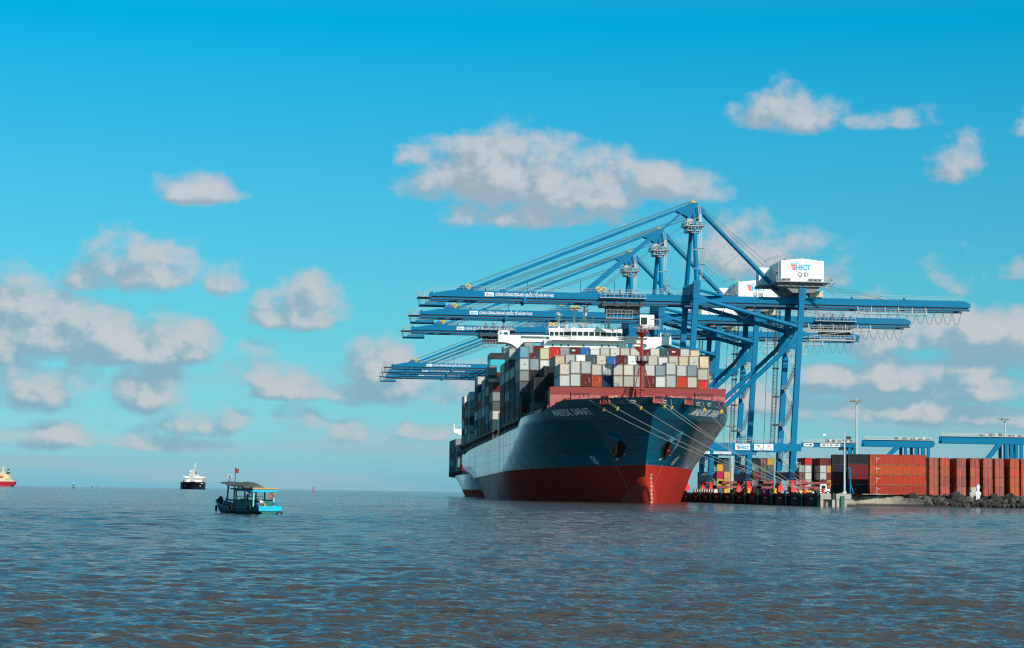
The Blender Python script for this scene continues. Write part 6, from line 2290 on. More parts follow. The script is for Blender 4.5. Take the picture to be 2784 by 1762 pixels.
# ------------------------------------------------------------------ mooring ropes from the bow to the quay
def build_ropes():
    bol = Vector((edge_x(418.7) + 1.3, 418.7, QUAY + 0.55))
    bol2 = Vector((edge_x(403.0) + 1.3, 403.0, QUAY + 0.55))
    starts = [(-1, -15.0, 'rope leaving the bow farthest left of the stem', bol), (-1, -17.8, 'rope through the left red fairlead', bol), (-1, -21.6, 'rope through the chock left of the stem', bol),
              (1, -24.3, 'rope through the middle red fairlead at the stem', bol), (1, -23.2, 'rope through the chock just right of the stem', bol),
              (1, -16.6, 'rope through the rightmost chock', bol), (1, -10.5, 'rope from the right bulwark under the ship name', bol2)]
    gm = mat('guard_yellow', (0.80, 0.50, 0.03), 0.5)
    for side, s, lab, end in starts:
        a = SHIP @ HULL.on(side, s, 19.4, 0.3)
        t = thing('mooring_rope', 'pale ' + lab, 'rope', None, 'mooring ropes from the bow to the quay')
        L = (end - a).length
        pts = []
        for k in range(25):
            q = k / 24
            p = a.lerp(end, q)
            p.z -= 4 * q * (1 - q) * 0.028 * L
            pts.append(p)
        MB().path(pts, 0.075).build('line', ROPE, t)
        g = pts[1].lerp(pts[2], 0.35)
        mb = MB()
        d = (pts[2] - pts[1]).normalized()
        if True:
            f = d.cross(Vector((0, 0, 1))).normalized()
            u = f.cross(d)
            mb.add([g + f * (0.40 * math.cos(q)) + u * (0.48 * math.sin(q)) - d * 0.04 for q in [math.pi * 2 * i / 10 for i in range(10)]] + [g + f * (0.40 * math.cos(q)) + u * (0.48 * math.sin(q)) + d * 0.06 for q in [math.pi * 2 * i / 10 for i in range(10)]],
                   [tuple(range(10))[::-1], tuple(range(10, 20))] + [(i, (i + 1) % 10, 10 + (i + 1) % 10, 10 + i) for i in range(10)])
        mb.build('rat_guard', gm, t)
        MB().bar(g + Vector((0, 0, 0.4)), SHIP @ HULL.on(side, s, 20.0, 0.2), 0.05).build('tie_line', ROPE, t)
    # draught lines hanging at the shoulder
    for s, lab in ((-2.5, 'thin line hanging from the right shoulder of the bow'), (0.5, 'thin line hanging at the red ladder on the right shoulder')):
        a = SHIP @ HULL.on(1, s, 19.0, 0.5)
        o = MB().bar(a, (a.x + 0.6, a.y - 1.0, 3.2), 0.06).build('hanging_line', ROPE)
        tag(o, lab, 'rope')


build_ropes()


# ------------------------------------------------------------------ ship astern, at the next berth
def build_second_ship():
    M = Matrix.Translation((29.3 - 0.0915 * 285, 460 + 0.9958 * 285, 0)) @ Matrix.Rotation(ALPHA, 4, 'Z')
    t = thing('feeder_ship', 'smaller light-blue container ship moored behind the large ship, its stern showing at left', 'ship', M)
    h = Hull(half=17.3, end=150.0, boot=2.8, deck=8.4, fc=12.5)
    h.top = lambda s: 12.5 if s < 3 else (8.6 if s > 8 else lerp(12.5, 8.6, (s - 3) / 5))
    h.sf = lambda z: 50.0
    h.build(t)
    MB().box((-15.8, 20, 8.0), (15.8, 146, 10.0)).build('hatch_coaming', BROWN_STEEL, t)
    mb = MB()
    mb.box((-9, 76, 8), (9, 83, 30))
    mb.build('deckhouse', WHITE, t)
    mb = MB()
    mb.prism([(-19.5, 27.4), (19.5, 27.4), (19.5, 26.0), (13, 23.4), (-13, 23.4), (-19.5, 26.0)], 1, 77, 80)
    mb.bar((-19.2, 78, 27.4), (-19.2, 78, 29.5), 0.3)
    w = mb.build('bridge_wing', WHITE, t)
    mb = MB()
    for y in range(64, 148, 5):
        mb.box((-17.0, y - 0.2, 8.2), (-16.5, y + 0.2, 10.4))
    mb.build('container_stanchion', BROWN_STEEL, t)['kind'] = 'stuff'
    rr = random.Random(9)
    pal = ['dark grey', 'black', 'dark teal', 'maroon', 'grey', 'blue grey', 'black']
    bays = [(62, 4, 4), (88, 3, 4), (102, 3, 5), (118, 3, 5), (133, 3, 5)]
    nm = ['foremost', 'second', 'third', 'fourth', 'aftmost']
    for b_, (y, nc, nt) in enumerate(bays):
        for c in range(nc):
            z = 10.1
            for k in range(nt):
                col = rr.choice(pal)
                if b_ == 1 and c == 1:
                    col = 'yellow'
                place_container(col, M @ Matrix.Translation((-16.9 + 2.5 * c, y, z)), f'{col} container on the smaller ship, {nm[b_]} stack, {ORD[k + 1]} tier, {ORD[c + 1]} column',
                                'containers on the smaller ship', 12.19, 2.75, False)
                z += 2.78


build_second_ship()

# ------------------------------------------------------------------ people
SKIN = mat('skin', (0.30, 0.15, 0.09), 0.6, var=0.05)
HAIR = mat('hair_black', (0.012, 0.010, 0.009), 0.6)


def skin_mesh(name, joints, edges, mats_of=None, sub=1):
    """continuous body grown over a joint graph with a Skin modifier"""
    me = bpy.data.meshes.new(name)
    me.from_pydata([j[0] for j in joints], edges, [])
    o = bpy.data.objects.new(name, me)
    COL.objects.link(o)
    o.modifiers.new('skin', 'SKIN')
    for i, j in enumerate(joints):
        sv = me.skin_vertices[0].data[i]
        r = j[1]
        sv.radius = r if isinstance(r, tuple) else (r, r)
        sv.use_root = (i == 0)
    s = o.modifiers.new('sub', 'SUBSURF')
    s.levels = s.render_levels = sub
    bpy.context.view_layer.update()
    dg = bpy.context.evaluated_depsgraph_get()
    out = bpy.data.meshes.new_from_object(o.evaluated_get(dg))
    bpy.data.objects.remove(o)
    out.name = name
    out.polygons.foreach_set('use_smooth', [True] * len(out.polygons))
    return out


def build_person(M, pose, label, shirt, trousers, hat=None):
    """pose gives joint positions in metres (person faces +x)"""
    P = pose
    t = thing('person', label, 'person', M)
    J = [(P['pelvis'], (0.13, 0.15)), (P['waist'], (0.12, 0.14)), (P['chest'], (0.13, 0.17)), (P['neck'], (0.055, 0.055)), (P['head'], (0.085, 0.08)), (P['crown'], (0.085, 0.08))]
    E_ = [(0, 1), (1, 2), (2, 3), (3, 4), (4, 5)]
    for s in ('l', 'r'):
        n = len(J)
        J += [(P['hip' + s], 0.085), (P['knee' + s], 0.060), (P['ankle' + s], 0.042), (P['toe' + s], 0.038)]
        E_ += [(0, n), (n, n + 1), (n + 1, n + 2), (n + 2, n + 3)]
        n = len(J)
        J += [(P['shoulder' + s], 0.062), (P['elbow' + s], 0.046), (P['wrist' + s], 0.033), (P['hand' + s], 0.036)]
        E_ += [(2, n), (n, n + 1), (n + 1, n + 2), (n + 2, n + 3)]
        w, h = Vector(P['wrist' + s]), Vector(P['hand' + s])
        d = (h - w).normalized()
        side = d.cross(Vector((0, 0, 1)))
        side = side.normalized() if side.length > 0.1 else Vector((0, 1, 0))
        b_ = len(J) - 1
        for q, L in ((-1.5, 0.06), (-0.5, 0.075), (0.5, 0.07), (1.5, 0.055)):
            k = len(J)
            J += [(h + d * 0.02 + side * (q * 0.02), 0.010), (h + d * (0.02 + L * 0.6) + side * (q * 0.021), 0.009), (h + d * (0.015 + L) + side * (q * 0.02) + Vector((0, 0, -0.02)), 0.008)]
            E_ += [(b_, k), (k, k + 1), (k + 1, k + 2)]
        k = len(J)
        J += [(h + side * 0.05, 0.011), (h + side * 0.06 + d * 0.04, 0.009)]
        E_ += [(b_, k), (k, k + 1)]
    body = skin_mesh('body', J, E_)
    body.materials.append(SKIN)
    put('body', body, t)
    # garments: slightly larger shells over the same joints
    sj = [(P['waist'], (0.150, 0.170)), (P['chest'], (0.155, 0.195)), (lerp3(P['chest'], P['neck'], 0.75), (0.085, 0.10))]
    se = [(0, 1), (1, 2)]
    for s in ('l', 'r'):
        n = len(sj)
        sj += [(P['shoulder' + s], 0.088), (lerp3(P['shoulder' + s], P['elbow' + s], 0.75), 0.075)]
        se += [(1, n), (n, n + 1)]
    m = skin_mesh('shirt', sj, se)
    m.materials.append(shirt)
    put('shirt', m, t)
    tj = [(P['pelvis'], (0.155, 0.175)), (lerp3(P['pelvis'], P['waist'], 0.6), (0.145, 0.165))]
    te = [(0, 1)]
    for s in ('l', 'r'):
        n = len(tj)
        tj += [(P['hip' + s], 0.108), (P['knee' + s], 0.082), (lerp3(P['knee' + s], P['ankle' + s], P.get('hem', 0.25)), 0.07)]
        te += [(0, n), (n, n + 1), (n + 1, n + 2)]
    m = skin_mesh('trousers', tj, te)
    m.materials.append(trousers)
    put('trousers', m, t)
    hd = Vector(P['head'])
    up = (Vector(P['crown']) - hd).normalized()
    fw = Vector(P['face']).normalized()
    sd = up.cross(fw).normalized()
    mb = MB()
    for j in range(7):
        ph = R(-12 + 17 * j)
        for i in range(14):
            a = 2 * math.pi * i / 14
            cut = -0.10 if math.cos(a) < 0.5 else 0.02
            mb.v.append(tuple(hd + up * (0.05 + 0.095 * max(math.sin(ph), cut)) + fw * (0.105 * math.cos(ph) * math.cos(a) - 0.012) + sd * (0.095 * math.cos(ph) * math.sin(a))))
    mb.f = [(j * 14 + i, j * 14 + (i + 1) % 14, (j + 1) * 14 + (i + 1) % 14, (j + 1) * 14 + i) for j in range(6) for i in range(14)] + [tuple(range(84, 98))]
    mb.mi = [0] * len(mb.f)
    mb.build('hair' if hat is None else 'helmet', HAIR if hat is None else hat, t, smooth=True)
    mb = MB()
    for k in (-1, 1):
        mb.cbox(hd + fw * 0.09 + sd * (0.033 * k) + up * 0.03, (0.014, 0.014, 0.010), 1)
        mb.cbox(hd + sd * (0.088 * k) + up * 0.02, (0.03, 0.02, 0.05))
    mb.cbox(hd + fw * 0.10 + up * 0.0, (0.03, 0.025, 0.04))
    mb.cbox(hd + fw * 0.092 - up * 0.045, (0.012, 0.04, 0.010), 1)
    mb.build('face', [SKIN, HAIR], t)
    return t


def lerp3(a, b_, t):
    return tuple(lerp(a[i], b_[i], t) for i in range(3))


STAND = dict(pelvis=(0, 0, 0.92), waist=(0.01, 0, 1.06), chest=(0.0, 0, 1.28), neck=(0.0, 0, 1.47), head=(0.02, 0, 1.56), crown=(0.01, 0, 1.64), face=(1, 0, 0),
             hipl=(0, 0.09, 0.86), kneel=(0.03, 0.10, 0.48), anklel=(-0.01, 0.11, 0.09), toel=(0.15, 0.12, 0.04), hipr=(0, -0.09, 0.86), kneer=(0.06, -0.10, 0.48),
             ankler=(0.04, -0.11, 0.09), toer=(0.20, -0.12, 0.04), shoulderl=(0, 0.19, 1.38), elbowl=(-0.03, 0.24, 1.10), wristl=(0.08, 0.23, 0.87), handl=(0.11, 0.22, 0.79),
             shoulderr=(0, -0.19, 1.38), elbowr=(-0.03, -0.24, 1.10), wristr=(0.10, -0.22, 0.88), handr=(0.13, -0.21, 0.80), hem=0.95)
BEND = dict(pelvis=(-0.12, 0, 0.82), waist=(0.0, 0, 0.94), chest=(0.20, 0, 1.08), neck=(0.38, 0, 1.19), head=(0.47, 0, 1.22), crown=(0.50, 0, 1.30), face=(0.9, 0, -0.45),
            hipl=(-0.12, 0.09, 0.77), kneel=(0.0, 0.11, 0.42), anklel=(-0.10, 0.12, 0.09), toel=(0.06, 0.13, 0.04), hipr=(-0.12, -0.09, 0.77), kneer=(0.04, -0.11, 0.42),
            ankler=(-0.04, -0.12, 0.09), toer=(0.12, -0.13, 0.04), shoulderl=(0.28, 0.18, 1.12), elbowl=(0.30, 0.24, 0.86), wristl=(0.40, 0.18, 0.66), handl=(0.43, 0.17, 0.58),
            shoulderr=(0.28, -0.18, 1.12), elbowr=(0.26, -0.25, 0.86), wristr=(0.38, -0.20, 0.65), handr=(0.42, -0.19, 0.57), hem=0.30)


# ------------------------------------------------------------------ wooden river boat
def build_boat():
    M = Matrix.Translation((-22.95, 173.7, 0.0)) @ Matrix.Rotation(R(90 + 33), 4, 'Z') @ Matrix.Scale(1.1, 4)
    t = thing('river_boat', 'small wooden blue boat with a roofed cabin and dark canopy on the river', 'boat', M)
    BLUE = mat('boat_blue', (0.006, 0.105, 0.20), 0.5, var=0.2, vscale=1.5, streak=0.3)
    SUNLIT_BLUE = mat('boat_blue_sunlit', (0.0, 0.42, 0.60), 0.45, var=0.12, vscale=2.0)  # brighter boat blue, sunlight on the stern faces put into the colour
    TEAL = mat('boat_teal', (0.010, 0.115, 0.095), 0.6, var=0.2, vscale=2.0, streak=0.3)
    MINT = mat('boat_mint', (0.16, 0.56, 0.48), 0.5)
    WOOD = mat('boat_wood', (0.06, 0.035, 0.022), 0.7, var=0.3, vscale=2.0)
    # hull: sections (x, half breadth at rail, rail height, keel)
    sec = [(4.75, 0.02, 0.98, 0.75), (4.5, 0.20, 0.94, 0.35), (4.0, 0.42, 0.84, 0.0), (3.2, 0.66, 0.70, -0.3), (2.0, 0.85, 0.56, -0.4), (0.5, 0.97, 0.46, -0.4), (-1.5, 0.99, 0.44, -0.4), (-3.2, 0.97, 0.47, -0.4), (-4.7, 0.92, 0.53, -0.3)]
    vs, fs, mi = [], [], []
    n = 9
    for x, b_, z, k in sec:
        for j in range(n):
            q = -1 + 2 * j / (n - 1)
            a = abs(q)
            y = b_ * (q / a * min(1.0, a * 1.15) ** 0.6 if a > 0 else 0) * (0.82 + 0.18 * a)
            vs.append((x, y, lerp(k, z, a ** 1.6)))
    for i in range(len(sec) - 1):
        for j in range(n - 1):
            fs.append((i * n + j, i * n + j + 1, (i + 1) * n + j + 1, (i + 1) * n + j))
            mi.append(1 if j in (0, 7) else 0)
    e = (len(sec) - 1) * n
    hb = MB()
    hb.v, hb.f, hb.mi = vs, fs, mi
    hb.build('hull', [mat('boat_hull_green', (0.008, 0.085, 0.085), 0.5, var=0.2, vscale=1.5), BLUE], t)
    MB().add([vs[e + j] for j in range(n)], [tuple(range(n))]).build('transom', TEAL, t)
    mb = MB()
    mb.box((-4.78, -0.95, 0.20), (-4.70, 0.95, 0.53))
    mb.build('stern_board', SUNLIT_BLUE, t)
    mb = MB()
    for s in (-1, 1):
        for (x0, b0, z0, _), (x1, b1, z1, _) in zip(sec, sec[1:]):
            mb.bar((x0, s * b0, z0), (x1, s * b1, z1), 0.09, 0.08)
    mb.bar((-4.74, -0.93, 0.55), (-4.74, 0.93, 0.55), 0.10, 0.07, 1)
    mb.build('rail', [mat('boat_rail', (0.008, 0.08, 0.14), 0.5), SUNLIT_BLUE], t)
    mb = MB()
    pl = [(x, b_ * 0.9) for x, b_, z, k in sec[1:]]
    pts = [(x, y, 0.28 + 0.4 * max(0, (x - 2) / 2.6) ** 1.5) for x, y in pl] + [(x, -y, 0.28 + 0.4 * max(0, (x - 2) / 2.6) ** 1.5) for x, y in reversed(pl)]
    nn = len(pl)
    mb.add(pts, [(i, i + 1, 2 * nn - 2 - i, 2 * nn - 1 - i) for i in range(nn - 1)])
    mb.build('deck_boards', WOOD, t)
    # cabin
    mb = MB()
    for s in (-1, 1):
        mb.box((-3.55, s * 0.86 - 0.03, 0.45), (-0.45, s * 0.86 + 0.03, 1.00))
    mb.box((-0.48, -0.86, 0.45), (-0.42, 0.86, 1.0))
    mb.box((-3.6, -0.9, 0.3), (-3.54, 0.25, 0.98))
    mb.build('cabin_panel', TEAL, t)
    MB().box((-3.6, 0.80, 1.0), (-0.4, 0.93, 1.06)).box((-3.6, -0.93, 1.0), (-0.4, -0.80, 1.06)).build('cabin_ledge', WOOD, t)
    for x in (-0.5, -2.05):
        for s in (-1, 1):
            MB().bar((x, s * 0.85, 0.9), (x, s * 0.85, 1.72), 0.09).build('post', TEAL, t)
    for s in (-1, 1):
        MB().bar((-3.58, s * 0.86, 0.45), (-3.58, s * 0.86, 1.72), 0.11).build('post', MINT, t)
    mb = MB()
    mb.box((-3.62, -1.0, 1.70), (-0.35, 1.0, 1.82))
    mb.build('roof_beam', BLUE, t)
    MB().box((-3.80, -1.02, 1.66), (-3.62, 1.02, 1.82)).build('roof_valance', SUNLIT_BLUE, t)
    mb = MB()
    mb.box((-3.75, -1.05, 1.82), (0.25, 1.05, 1.92))
    mb.build('roof', mat('roof_dark', (0.045, 0.030, 0.024), 0.7, var=0.3, vscale=2), t)
    MB().box((-3.85, -1.03, 1.86), (-3.7, 0.1, 1.96)).box((-3.85, 0.12, 1.86), (-3.7, 1.03, 1.97)).build('roof_plank', mat('plank_orange', (0.55, 0.27, 0.06), 0.6, var=0.2, vscale=3), t)
    # curved dark canopy over the fore part
    ctrl = [(2.75, 2.36), (2.3, 2.44), (1.6, 2.42), (0.9, 2.28), (0.2, 2.36), (-0.6, 2.44), (-1.4, 2.40), (-2.2, 2.20), (-2.9, 1.98)]
    vs, fs = [], []
    for x, z in ctrl:
        for j in range(9):
            q = -1 + j / 4
            vs.append((x, q * (0.95 if x < 2.4 else 0.5), z - (0.10 + 0.30 * max(0, min(1, (1.5 - x) / 2))) * q * q))
    for i in range(len(ctrl) - 1):
        for j in range(8):
            fs.append((i * 9 + j, i * 9 + j + 1, (i + 1) * 9 + j + 1, (i + 1) * 9 + j))
    c = MB().add(vs, fs).build('canopy', mat('canopy_grey', (0.085, 0.088, 0.080), 0.8, var=0.25, vscale=2.0, streak=0.3), t, smooth=True)
    md = c.modifiers.new('thick', 'SOLIDIFY')
    md.thickness = 0.02
    mb = MB()
    mb.path([(3.6, 0.0, 2.30), (2.7, 0.2, 2.36), (1.2, 0.4, 2.30)], 0.05)
    mb.bar((-1.2, 0.4, 2.0), (-3.2, 0.7, 2.0), 0.05)
    mb.bar((-0.6, 0.8, 1.95), (-1.9, 0.9, 2.05), 0.06)
    mb.build('canopy_pole', WOOD, t)
    # poles, lamp dish, flag
    MB().bar((2.95, 0.05, 0.5), (2.60, 0.05, 2.45), 0.10).build('pole', mat('pole_teal', (0.010, 0.07, 0.10), 0.5), t)
    MB().bar((2.60, 0.05, 2.4), (2.55, 0.05, 2.75), 0.05).build('lamp_stem', mat('pink_paint', (0.6, 0.12, 0.12), 0.5), t)
    dd = MB()
    dd.lathe((0, 0, 0), [(0.02, -0.10), (0.12, -0.07), (0.20, 0.0), (0.21, 0.02)], 16)
    d = dd.build('lamp_dish', mat('dish_grey', (0.22, 0.22, 0.20), 0.5), t)
    d.location = (2.52, 0.05, 2.83)
    d.rotation_mode = 'QUATERNION'
    d.rotation_quaternion = (M.to_3x3().inverted() @ Vector((0.25, -0.85, 0.35))).to_track_quat('Z', 'Y')
    MB().lathe((0, 0, 0.0), [(0.05, 0), (0.06, 0.06), (0.03, 0.1)], 10).build('bulb', DARK, d)
    MB().bar((1.62, 0.05, 0.5), (1.52, 0.05, 2.0), 0.09).bar((1.52, 0.05, 1.9), (1.40, 0.05, 3.55), 0.045).build('flag_pole', mat('pole_teal', (0.010, 0.07, 0.10), 0.5), t)
    fl = []
    for i in range(7):
        for j in range(5):
            u, w = i / 6, j / 4
            fl.append((1.41 - 0.32 * u, 0.05 - 0.10 * u + 0.035 * math.sin(5 * u + w), 3.50 - 0.40 * w - 0.10 * u * (1 - w)))
    fb = MB().add(fl, [(i * 5 + j, i * 5 + j + 1, (i + 1) * 5 + j + 1, (i + 1) * 5 + j) for i in range(6) for j in range(4)])
    fo = fb.build('flag', mat('flag_red', (0.50, 0.012, 0.015), 0.7), t, smooth=True)
    st = MB()
    cx, cz, rr_ = 0.5, 0.5, 0.16
    star = []
    for k in range(10):
        a = math.pi / 2 + k * math.pi / 5
        r_ = rr_ if k % 2 == 0 else rr_ * 0.4
        u, w = cx + r_ * math.cos(a), cz - r_ * math.sin(a)
        for off in (0,):
            star.append((1.41 - 0.32 * u, 0.05 - 0.10 * u + 0.035 * math.sin(5 * u + w) + 0.008, 3.50 - 0.40 * w - 0.10 * u * (1 - w)))
    st.add(star, [tuple(range(10))])
    st.build('flag_star', YELLOW, fo)
    # fore rail frame and bench
    mb = MB()
    for s in (-1, 1):
        b_ = 0.66 * s
        for x in (1.75, 1.0, 0.1):
            mb.bar((x, b_, 0.5), (x, b_, 1.02), 0.07)
        mb.bar((1.8, b_, 1.05), (0.05, b_, 0.92), 0.09, 0.14)
        mb.bar((1.8, b_, 0.72), (0.05, b_, 0.62), 0.05, 0.05)
    mb.build('bench_frame', mat('bench_blue', (0.006, 0.085, 0.20), 0.5), t)
    mb = MB()
    for s in (-1, 1):
        mb.box((-3.4, s * 0.6 - 0.2, 0.70), (-0.6, s * 0.6 + 0.2, 0.76))
    mb.build('cabin_bench', TEAL, t)
    MB().box((-0.55, -0.8, 1.22), (-0.47, 0.8, 1.27)).box((-2.09, -0.84, 1.25), (-2.02, 0.84, 1.29)).build('cross_bar', TEAL, t)
    # bow fender and tyres hung over the sides
    mb = MB()
    mb.torus((4.15, 0.0, 0.92), 0.24, 0.12, 1, 16, 8)
    mb.lathe((4.75, 0.0, 0.80), [(0.05, -0.1), (0.15, 0), (0.16, 0.15), (0.06, 0.25)], 10)
    mb.build('bow_fender', RUBBER, t)

    def hung(name, label, x, y, z, Rr, r, m, cat, grp, yaw=0.0, extra=None):
        g = MB().torus((0, 0, 0), Rr, r, 1, 20, 8)
        o = g.build(name, m, None, True)
        o.matrix_world = M @ Matrix.Translation((x, y, z)) @ Matrix.Rotation(yaw, 4, 'Z')
        tag(o, label, cat, grp)
        return o
    tyres = ((3.45, 0.70, 0.30, 'black tyre hanging off the port bow of the boat', -0.5), (-0.05, 1.06, 0.40, 'black tyre hanging amidships on the dark side of the boat', 0.0),
             (-3.25, 1.06, 0.42, 'black tyre hanging below the aft post of the boat', 0.0), (-4.78, -0.80, -0.04, 'black tyre low at the stern corner of the boat', 1.5))
    for x, y, z, lab, yaw in tyres:
        hung('tyre', lab, x, y, z, 0.20, 0.075, RUBBER, 'tyre', 'tyres hung round the boat', yaw)
    LB = mat('lifebuoy_orange', (0.62, 0.10, 0.03), 0.6)
    for x, y, z, lab, yaw in ((-2.95, 0.80, 1.42, 'orange lifebuoy hanging inside the dark cabin of the boat', 0.2), (-3.66, -0.68, 1.38, 'sunlit orange lifebuoy on the aft starboard post of the boat', 0.75)):
        g = MB().torus((0, 0, 0), 0.225, 0.065, 1, 20, 8)
        o = g.build('lifebuoy', LB, None, True)
        o.matrix_world = M @ Matrix.Translation((x, y, z)) @ Matrix.Rotation(yaw, 4, 'Z') @ Matrix.Scale(0.82, 4)
        tag(o, lab, 'lifebuoy', 'lifebuoys on the boat')
    # blue barrels and the gas bottle
    BB = mat('barrel_blue', (0.004, 0.13, 0.38), 0.35)
    bar = [(0.0, 0), (0.155, 0.0), (0.165, 0.03), (0.165, 0.16), (0.172, 0.17), (0.165, 0.18), (0.165, 0.30), (0.172, 0.31), (0.165, 0.32), (0.16, 0.42), (0.10, 0.45)]
    for x, y, lab in ((-4.15, 0.68, 'blue plastic barrel beside the man on the stern deck'), (-4.3, -0.62, 'blue plastic barrel at the starboard stern corner')):
        o = MB().lathe((0, 0, 0), bar, 14).build('barrel', BB, None, True)
        o.matrix_world = M @ Matrix.Translation((x, y, 0.42))
        tag(o, lab, 'barrel', 'blue barrels on the boat')
    o = MB().lathe((0, 0, 0), [(0.08, 0), (0.095, 0.03), (0.095, 0.30), (0.06, 0.37), (0.03, 0.39), (0.03, 0.44)], 12).build('gas_bottle', mat('bottle_blue', (0.006, 0.085, 0.16), 0.4), None, True)
    o.matrix_world = M @ Matrix.Translation((-2.35, 0.78, 1.06))
    tag(o, 'slim blue gas bottle standing on the cabin ledge of the boat', 'gas bottle')
    o = MB().lathe((0, 0, 0), [(0.05, 0), (0.06, 0.05), (0.06, 0.18), (0.03, 0.24)], 10).build('lantern', mat('lantern_aqua', (0.1, 0.5, 0.55), 0.3), None, True)
    o.matrix_world = M @ Matrix.Translation((2.75, 0.4, 0.62))
    tag(o, 'small pale aqua lantern behind the fore pole of the boat', 'lantern')
    mb = MB()
    for k in range(12):
        a, b_ = k * 0.6, (k + 1) * 0.6
        mb.bar((0.12 * math.cos(a), 0.12 * math.sin(a), 0.02 * (k % 5)), (0.12 * math.cos(b_), 0.12 * math.sin(b_), 0.02 * ((k + 1) % 5)), 0.03)
    o = mb.build('rope_coil', ROPE)
    o.matrix_world = M @ Matrix.Translation((-4.5, -0.45, 0.58))
    tag(o, 'pale coil of rope on the stern rail of the boat', 'rope')
    # the boatman bends over the barrel
    build_person(M @ Matrix.Translation((-4.22, 0.30, -0.10)) @ Matrix.Rotation(R(78), 4, 'Z') @ Matrix.Scale(0.93, 4), BEND,
                 'bending person in white shirt and yellow shorts in the stern of the boat', mat('shirt_white', (0.66, 0.67, 0.68), 0.8, var=0.04), mat('shorts_yellow', (0.62, 0.30, 0.03), 0.8, var=0.05))


build_boat()
build_person(Matrix.Translation((edge_x(640) + 34, 640, QUAY)) @ Matrix.Rotation(R(-120), 4, 'Z'), STAND, 'worker in an orange suit and helmet standing on the quay between the cranes',
             mat('hivis_orange', (0.80, 0.12, 0.02), 0.7), mat('hivis_orange', (0.80, 0.12, 0.02), 0.7), mat('helmet_orange', (0.75, 0.2, 0.03), 0.4))


